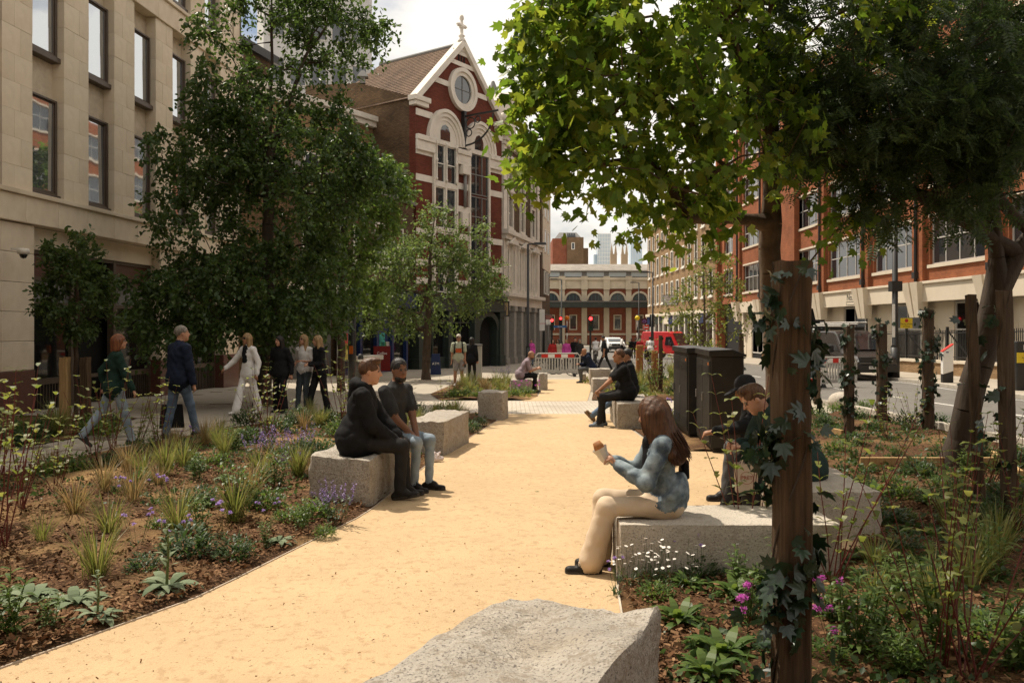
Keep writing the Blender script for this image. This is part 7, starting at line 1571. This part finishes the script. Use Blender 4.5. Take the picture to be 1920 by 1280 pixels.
cr = van('white_car', 'small white vehicle far down the road before the market', gx(1148, 92), R(5), M_vsil, False, None, 1.62); cr['category'] = 'car'
def bicycle(label, pos, rz, col=(.02, .02, .02)):
    o = thing('bicycle', label, 'bicycle', pos, rz); m = mat('bike_%d' % int(col[0] * 1000), col, .4, .1, 5, spec=.5)
    for x in (-.52, .52):
        q = MB(); q.tube([(x + .33 * math.cos(t), 0, .34 + .33 * math.sin(t)) for t in np.linspace(0, 6.283, 25)], .02, 6); w_ = q.build('wheel', M_rub, o); q = MB(); [q.tube([(x, 0, .34), (x + .32 * math.cos(t), 0, .34 + .32 * math.sin(t))], .003, 3) for t in np.linspace(0, 6.283, 17)]; q.build('spokes', M_lead, w_)
    q = MB(); bb, st, hd = (-.05, 0, .30), (-.2, 0, .82), (.36, 0, .86)
    for a, b in ((bb, st), (bb, (.38, 0, .74)), ((-.19, 0, .78), hd), (bb, (-.52, 0, .34)), ((-.19, 0, .76), (-.52, 0, .34)), (hd, (.52, 0, .34)), (hd, (.33, 0, .98))): q.tube([a, b], .018, 6)
    q.build('frame', m, o); MB().obox((-.22, 0, .88), (.26, .13, .05), 0, 0, .8).build('saddle', M_rub, o, bevel=.015); q = MB(); q.tube([(.40, -.28, 1.0), (.34, -.1, 1.0), (.34, .1, 1.0), (.40, .28, 1.0)], .014, 6); q.build('handlebar', M_black, o); MB().tube([(-.05, -.06, .3), (-.05, .06, .3)], .09, 10).build('crank', M_lead, o)
    return o
bicycle('black bicycle behind the left half of the plastic barrier', gx(1028, 38.2), R(12)); bicycle('black bicycle behind the right half of the plastic barrier', gx(1058, 38.0), R(-8), (.03, .03, .035)); bicycle('black bicycle standing right of the plastic barrier', gx(1092, 36.8), R(20), (.025, .02, .02))
bk = bicycle('black cargo bicycle ridden by the person in the number ten shirt', gx(1219, 52), R(86), (.022, .022, .024)); MB().obox((.55, 0, .35), (.7, .6, .6), 0).build('cargo_box', M_cab, bk, bevel=.02)
o, J = person('cyclist in white shirt with number 10 on its back', gx(1219, 52) + Vector((0, -.1, 0)), (.05, 1), 1.78, (0, .0, 1.02), (0, .25, 1), (0, 1, 0), {-1: (-.12, .25, .32), 1: (.12, .2, .62)}, {-1: (-.26, .55, 1.05), 1: (.26, .55, 1.05)}, CWHITE, CB, SBLK, 'tan', 'dark', 'short', 'short', 'straight', .02, .028, hem=.05)
text('number_print', '10', .28, o, (0, -.155, 1.34), (R(76), 0, 0), M_black, .002)
bk2 = bicycle('bicycle ridden by the person in the white shirt towards the market', gx(1117, 54), R(80), (.028, .028, .03))
person('cyclist in white shirt riding away towards the market', gx(1117, 54) + Vector((0, -.1, 0)), (.05, 1), 1.74, (0, 0, 1.0), (0, .3, 1), (0, 1, 0), {-1: (-.12, .25, .32), 1: (.12, .2, .6)}, {-1: (-.24, .55, 1.0), 1: (.24, .55, 1.0)}, CWHITE, CSHORT, SBLK, 'tan', 'dark', 'short', 'short', 'straight', .02, .03, hem=.05)

# ================================================================== street furniture
def lamp_post(label, p, h, arm, r=.07):
    o = thing('street_lamp', label, 'street lamp', p); q = MB(); q.tube([(0, 0, 0), (0, 0, 1.2)], [r * 1.5, r * 1.5], 10); q.tube([(0, 0, 1.2), (0, 0, 1.3), (0, 0, h)], [r * 1.5, r, r * .75], 10); q.build('pole', M_black, o, True)
    q = MB(); q.tube([(0, 0, h), (arm, 0, h + .06)], r * .5, 6); q.build('arm', M_black, o); q = MB(); q.obox((arm * 1.15, 0, h - .02), (abs(arm) * .8 + .3, .25, .12), 0, 0, .8); q.build('lantern', M_black, o, bevel=.02)
    return o
def hgt(top, Y): return at(0, top, Y).z - g(Y)
lamp_post('tall black street lamp before the white stucco terrace', gx(990, 44), hgt(458, 44), .55, .08); lamp_post('thin black street lamp in front of the market arches', gx(1053, 84), hgt(524, 84), -.7, .09); lamp_post('black street lamp by the tan brick terrace', gx(1224, 62), hgt(511, 62), -.55, .08); lamp_post('far black street lamp right of the market arches', gx(1198, 100), hgt(530, 100), -.6, .09)
lp = lamp_post('tall black lamp post with yellow notice by the railings', gx(1671, 32.3) + Vector((.15, 0, .1)), 9.5, -.8, .115)
M_yel = mat('notice_yellow', (.62, .46, .03), .6, .08, 8); q = MB(); q.box(.15, .62, -.14, -.12, 1.95, 2.35); nn = q.build('notice', M_yel, lp); q = MB(); q.add([(.385 + .07 * math.cos(t), -.146, 2.25 + .07 * math.sin(t)) for t in np.linspace(0, 6.283, 15)[:-1]], [tuple(range(14))]); q.build('printed_disc', mat('disc_red', (.4, .02, .02), .6), nn); [text('printed_line', s, .085, nn, (.385, -.145, z), (R(90), 0, 0), M_black, .001) for s, z in (('Pay by phone', 2.12), ('parking', 2.03))]
q = MB(); q.box(-.16, -.06, -.14, -.12, 1.6, 2.9); q.build('strip_notice', M_whtp, lp); q = MB(); q.box(-.2, .2, -.2, .15, 3.4, 3.8); q.build('control_box', M_black, lp)
def signal(label, p, h, heads=((0, 0),)):
    o = thing('traffic_light', label, 'traffic light', p); q = MB(); q.tube([(0, 0, 0), (0, 0, h)], .06, 8); q.build('pole', M_black, o, True)
    for x, dz in heads:
        q = MB(); q.box(x - .14, x + .14, -.20, .05, h - .86 + dz, h + .02 + dz); b_ = q.build('signal_head', M_black, o)
        for k, (c_, st_) in enumerate((((1, .03, .03), 6), ((.12, .06, .0), 0), ((.0, .08, .03), 0))):
            q = MB(); q.add([(x + .10 * math.cos(t), -.206, h - .13 - .28 * k + dz + .10 * math.sin(t)) for t in np.linspace(0, 6.283, 15)[:-1]], [tuple(range(14))]); q.build('lamp', emit('signal_%d' % k, c_, st_) , b_)
            q = MB(); q.ring(x, h - .13 - .28 * k + dz, .11, .125, 0, math.pi, -.34, -.202, 8); q.build('visor', M_black, b_)
    return o
signal('traffic light showing red on a thick pole left of the striding man', gx(1107, 48), hgt(593, 48)); signal('red traffic light left of the orange beacon', gx(1051, 66), hgt(594, 66)); signal('red traffic light behind the white parking sign', gx(1035, 60), hgt(597, 60)); signal('dark backed signal on the right pavement', gx(1222, 58), hgt(590, 58)).rotation_euler = (0, 0, R(150))
for px, c_, lab in ((1063, (.8, .22, .02), 'orange beacon globe on a striped pole'), (1195, (.85, .62, .02), 'yellow beacon globe on a striped pole')):
    o = thing('beacon', lab, 'beacon', gx(px, 70)); h = hgt(600, 70); 
    for k in range(6): MB().cyl((0, 0, h * k / 6), (0, 0, h * (k + 1) / 6), .055, 8).build('pole_band', M_whtp if k % 2 else M_black, o, True)
    q = MB(); q.lathe([(.0, -.22), (.16, -.15), (.22, 0), (.16, .15), (0, .22)], (0, 0, h + .18), 12); q.build('globe', mat('globe_%d' % px, c_, .4, .05, 4), o, True)
def sign_on_pole(name, label, p, h, w_, hh, m, lines=(), ts=.1, tm=None, pole=True):
    o = thing(name, label, 'sign', p); 
    if pole: MB().cyl((0, .04, 0), (0, .04, h), .035, 8).build('pole', M_lead, o, True)
    b_ = MB().box(-w_ / 2, w_ / 2, -.02, .015, h - hh, h).build('panel', m, o)
    for s, z in lines: text('lettering', s, ts, b_, (0, -.022, z + h - hh), (R(90), 0, 0), tm or M_black, .001)
    return o
sign_on_pole('parking_sign', 'white square parking sign at the end of the left terrace', gx(1028, 52), hgt(599, 52), .33, .32, M_whtp, (('P', .2), ('8am-6pm', .07)), .09)
sign_on_pole('shop_sign', 'tall white board with pointed top by the end house', gx(1016.5, 58), hgt(580, 58), .38, 1.5, M_whtp, (('LUNCH', .5),), .14, M_redp)
so_ = sign_on_pole('finger_sign', 'blue finger sign pointing across the market', gx(1050, 57), hgt(610, 57), .9, .16, mat('sign_blue', (.03, .13, .32), .5), (('Station', .08),), .12, M_whtp)
ds = sign_on_pole('dental_sign', 'white projecting sign board on the tan brick terrace', at(1257, 585, 68), 1.35, 1.1, .75, M_whtp, (('COWCROSS', .58), ('DENTAL', .38), ('PRACTICE', .17)), .19, mat('sign_brown', (.16, .06, .05), .6), pole=False); q = MB(); ring_frame(q, -.6, .6, .54, 1.41, .05, -.03, .02); q.box(.6, 2.2, -.02, .02, .95, 1.0); q.build('bracket', M_black, ds)
rd = sign_on_pole('station_sign', 'dark square sign with purple ring by the yellow beacon', gx(1208, 78), hgt(597, 78), .55, .55, cloth('sign_maroon', (.08, .02, .03), .5)); q = MB(); q.ring(0, hgt(597, 78) - .27, .12, .17, 0, 6.283, -.03, -.021, 18); q.box(-.22, .22, -.036, -.03, hgt(597, 78) - .3, hgt(597, 78) - .24); q.build('emblem', M_purple, rd)
ne = sign_on_pole('no_entry_sign', 'red sign with white bar on the right pavement', gx(1211, 84), hgt(609, 84), .6, .5, M_redp); MB().box(-.22, .22, -.03, -.021, hgt(609, 84) - .3, hgt(609, 84) - .2).build('white_bar', M_whtp, ne)
# cycle hire terminal, litter bin, junction boxes, parasol base
o = thing('parking_machine', 'white pay terminal with slanted red top by the kerb', 'machine', gx(1773, 28.5) + Vector((.05, 0, .1)), R(-6)); o.scale = (.72, .72, .66); q = MB(); q.prism([(-.24, .45), (.24, .62), (.24, 2.0), (-.24, 1.62)], -.14, .14); q.build('housing', M_whtp, o, bevel=.02); q = MB(); q.prism([(-.24, 0), (.24, 0), (.24, .615), (-.24, .445)], -.13, .13); q.build('base', M_black, o); q = MB(); q.prism([(-.25, 1.63), (.25, 2.02), (.25, 2.06), (-.25, 1.67)], -.15, .15); q.build('top_strip', M_redp, o); q = MB(); q.box(-.27, -.235, -.07, .07, 1.18, 1.45); q.build('slot', M_black, o); q = MB(); q.box(-.1, .02, -.146, -.141, 1.58, 1.64); q.build('logo', M_blue, o)
o = thing('litter_bin', 'black litter bin with yellow notice at the right edge', 'bin', gx(1908, 24.2) + Vector((.1, 0, .1))); q = MB(); q.prism([(-.28, 0), (.28, 0), (.28, 1.30), (.05, 1.45), (-.28, 1.45)], -.25, .25); q.build('housing', M_black, o, bevel=.03); q = MB(); q.box(-.28, .30, -.27, -.255, .82, 1.12); n_ = q.build('notice', M_yel, o); q = MB(); q.add([(.0 + .05 * math.cos(t), -.274, 1.06 + .05 * math.sin(t)) for t in np.linspace(0, 6.283, 15)[:-1]], [tuple(range(14))]); q.build('printed_disc', MATS['disc_red'], n_); [text('printed_line', s, .06, n_, (0, -.274, z), (R(90), 0, 0), M_black, .001) for s, z in (('Automated', .97), ('Parking', .90))]; MB().box(-.08, .03, -.258, -.251, 1.2, 1.35).build('slot_plate', M_whtp, o)
o = thing('kiosk_box', 'pale grey utility box behind the man with the backpack', 'cabinet', gx(889, 34)); MB().box(-.32, .32, -.25, .25, 0, 1.35).build('housing', mat('box_grey', (.40, .375, .33), .7, .08, 3), o, bevel=.02); MB().box(-.34, .34, -.27, .27, 1.35, 1.41).build('lid', M_lead, o)
o = thing('vending_board', 'dark red pavement board in front of the blue shop', 'sign', gx(716, 39.5), R(15)); MB().box(-.4, .4, -.05, .05, .1, 1.3).build('board', cloth('board_red', (.16, .018, .016), .5), o); text('lettering', 'Coffee', .18, o, (0, -.052, .95), (R(90), 0, 0), M_whtp)
o = thing('pavement_sign', 'small dark blue pavement board right of the layered tree', 'sign', gx(817, 38), R(5)); MB().obox((0, 0, 0), (.5, .4, .95), 0, 0, .75).build('board', M_blue, o); text('lettering', 'ATM', .16, o, (0, -.20, .5), (R(84), 0, 0), M_whtp)
o = thing('bollard', 'black bollard with white cap near the maple trunk', 'bollard', gx(676, 29)); MB().lathe([(.10, 0), (.09, .9), (.11, .95), (.08, 1.08), (0, 1.1)], n=12).build('shaft', M_black, o, True); MB().cyl((0, 0, .82), (0, 0, .9), .096, 12).build('white_band', M_whtp, o)
o = thing('signal_pole', 'thick black pole with orange button left of the seated pair', 'pole', gx(660, 26)); MB().cyl((0, 0, 0), (0, 0, 2.7), .13, 12).build('shaft', M_black, o, True); MB().box(-.06, .06, -.17, -.13, 1.15, 1.4).build('push_button', cloth('button_orange', (.5, .12, .02), .5), o); MB().box(-.03, .03, -.16, -.14, 2.0, 2.4).build('white_strip', M_whtp, o)
# crumpled paper by the left block, grid cover and a dropped leaf on the path
q = Sdf(); rr = random.Random(2); [q.cone((rr.uniform(-.09, .09), rr.uniform(-.05, .05), .03), (rr.uniform(-.1, .1), rr.uniform(-.05, .05), rr.uniform(.02, .12)), .02, .014, 0, .02) for _ in range(14)]; o = q.mesh('paper_wrapper', [mat('paper_pinkish', (.62, .54, .52), .8, .08, 12)], None, .008, [.004], 3.0); pp = gp(816, 866); o.location = (pp.x, pp.y, pp.z + .01); tag(o, 'crumpled pale paper wrapper on the soil beside the empty block', 'litter')
for i in range(4):
    q = MB(); strip(q, (0, 0, .006), i * 1.5, .1, .05, .03, .3, 2); 
    if i == 0: o = q.build('fallen_leaf', LM_gr, None); o.location = gp(1003, 922); tag(o, 'single green leaf fallen on the sandy path', 'leaf')
o = thing('concrete_ball', 'pale round boulder at the kerb beyond the right bed', 'boulder', gp(1578, 765)); q = Sdf(); q.ell((0, 0, .16), np.eye(3), (.30, .26, .22), 0); q.ell((.1, .05, .2), np.eye(3), (.2, .18, .18), 0); q.mesh('stone', [M_granf], o, .03, [.006], 1)
# rainfall cover over the pavement drain
# ================================================================== plain ordinals for look-alikes
ORD = ['first', 'second', 'third', 'fourth', 'fifth', 'sixth', 'seventh', 'eighth', 'ninth', 'tenth', 'eleventh', 'twelfth', 'thirteenth', 'fourteenth', 'fifteenth', 'sixteenth', 'seventeenth', 'eighteenth', 'nineteenth', 'twentieth', 'twenty-first', 'twenty-second', 'twenty-third', 'twenty-fourth', 'twenty-fifth', 'twenty-sixth', 'twenty-seventh', 'twenty-eighth', 'twenty-ninth', 'thirtieth', 'thirty-first', 'thirty-second', 'thirty-third', 'thirty-fourth', 'thirty-fifth', 'thirty-sixth']
by = {}
for o in LABELLED: by.setdefault(o['label'], []).append(o)
for lab, os_ in by.items():
    if len(os_) > 1:
        os_.sort(key=lambda o: scr(o.location))
        for i, o in enumerate(os_): o['label'] = lab + ', ' + (ORD[i] if i < 36 else 'last') + ' from the left'
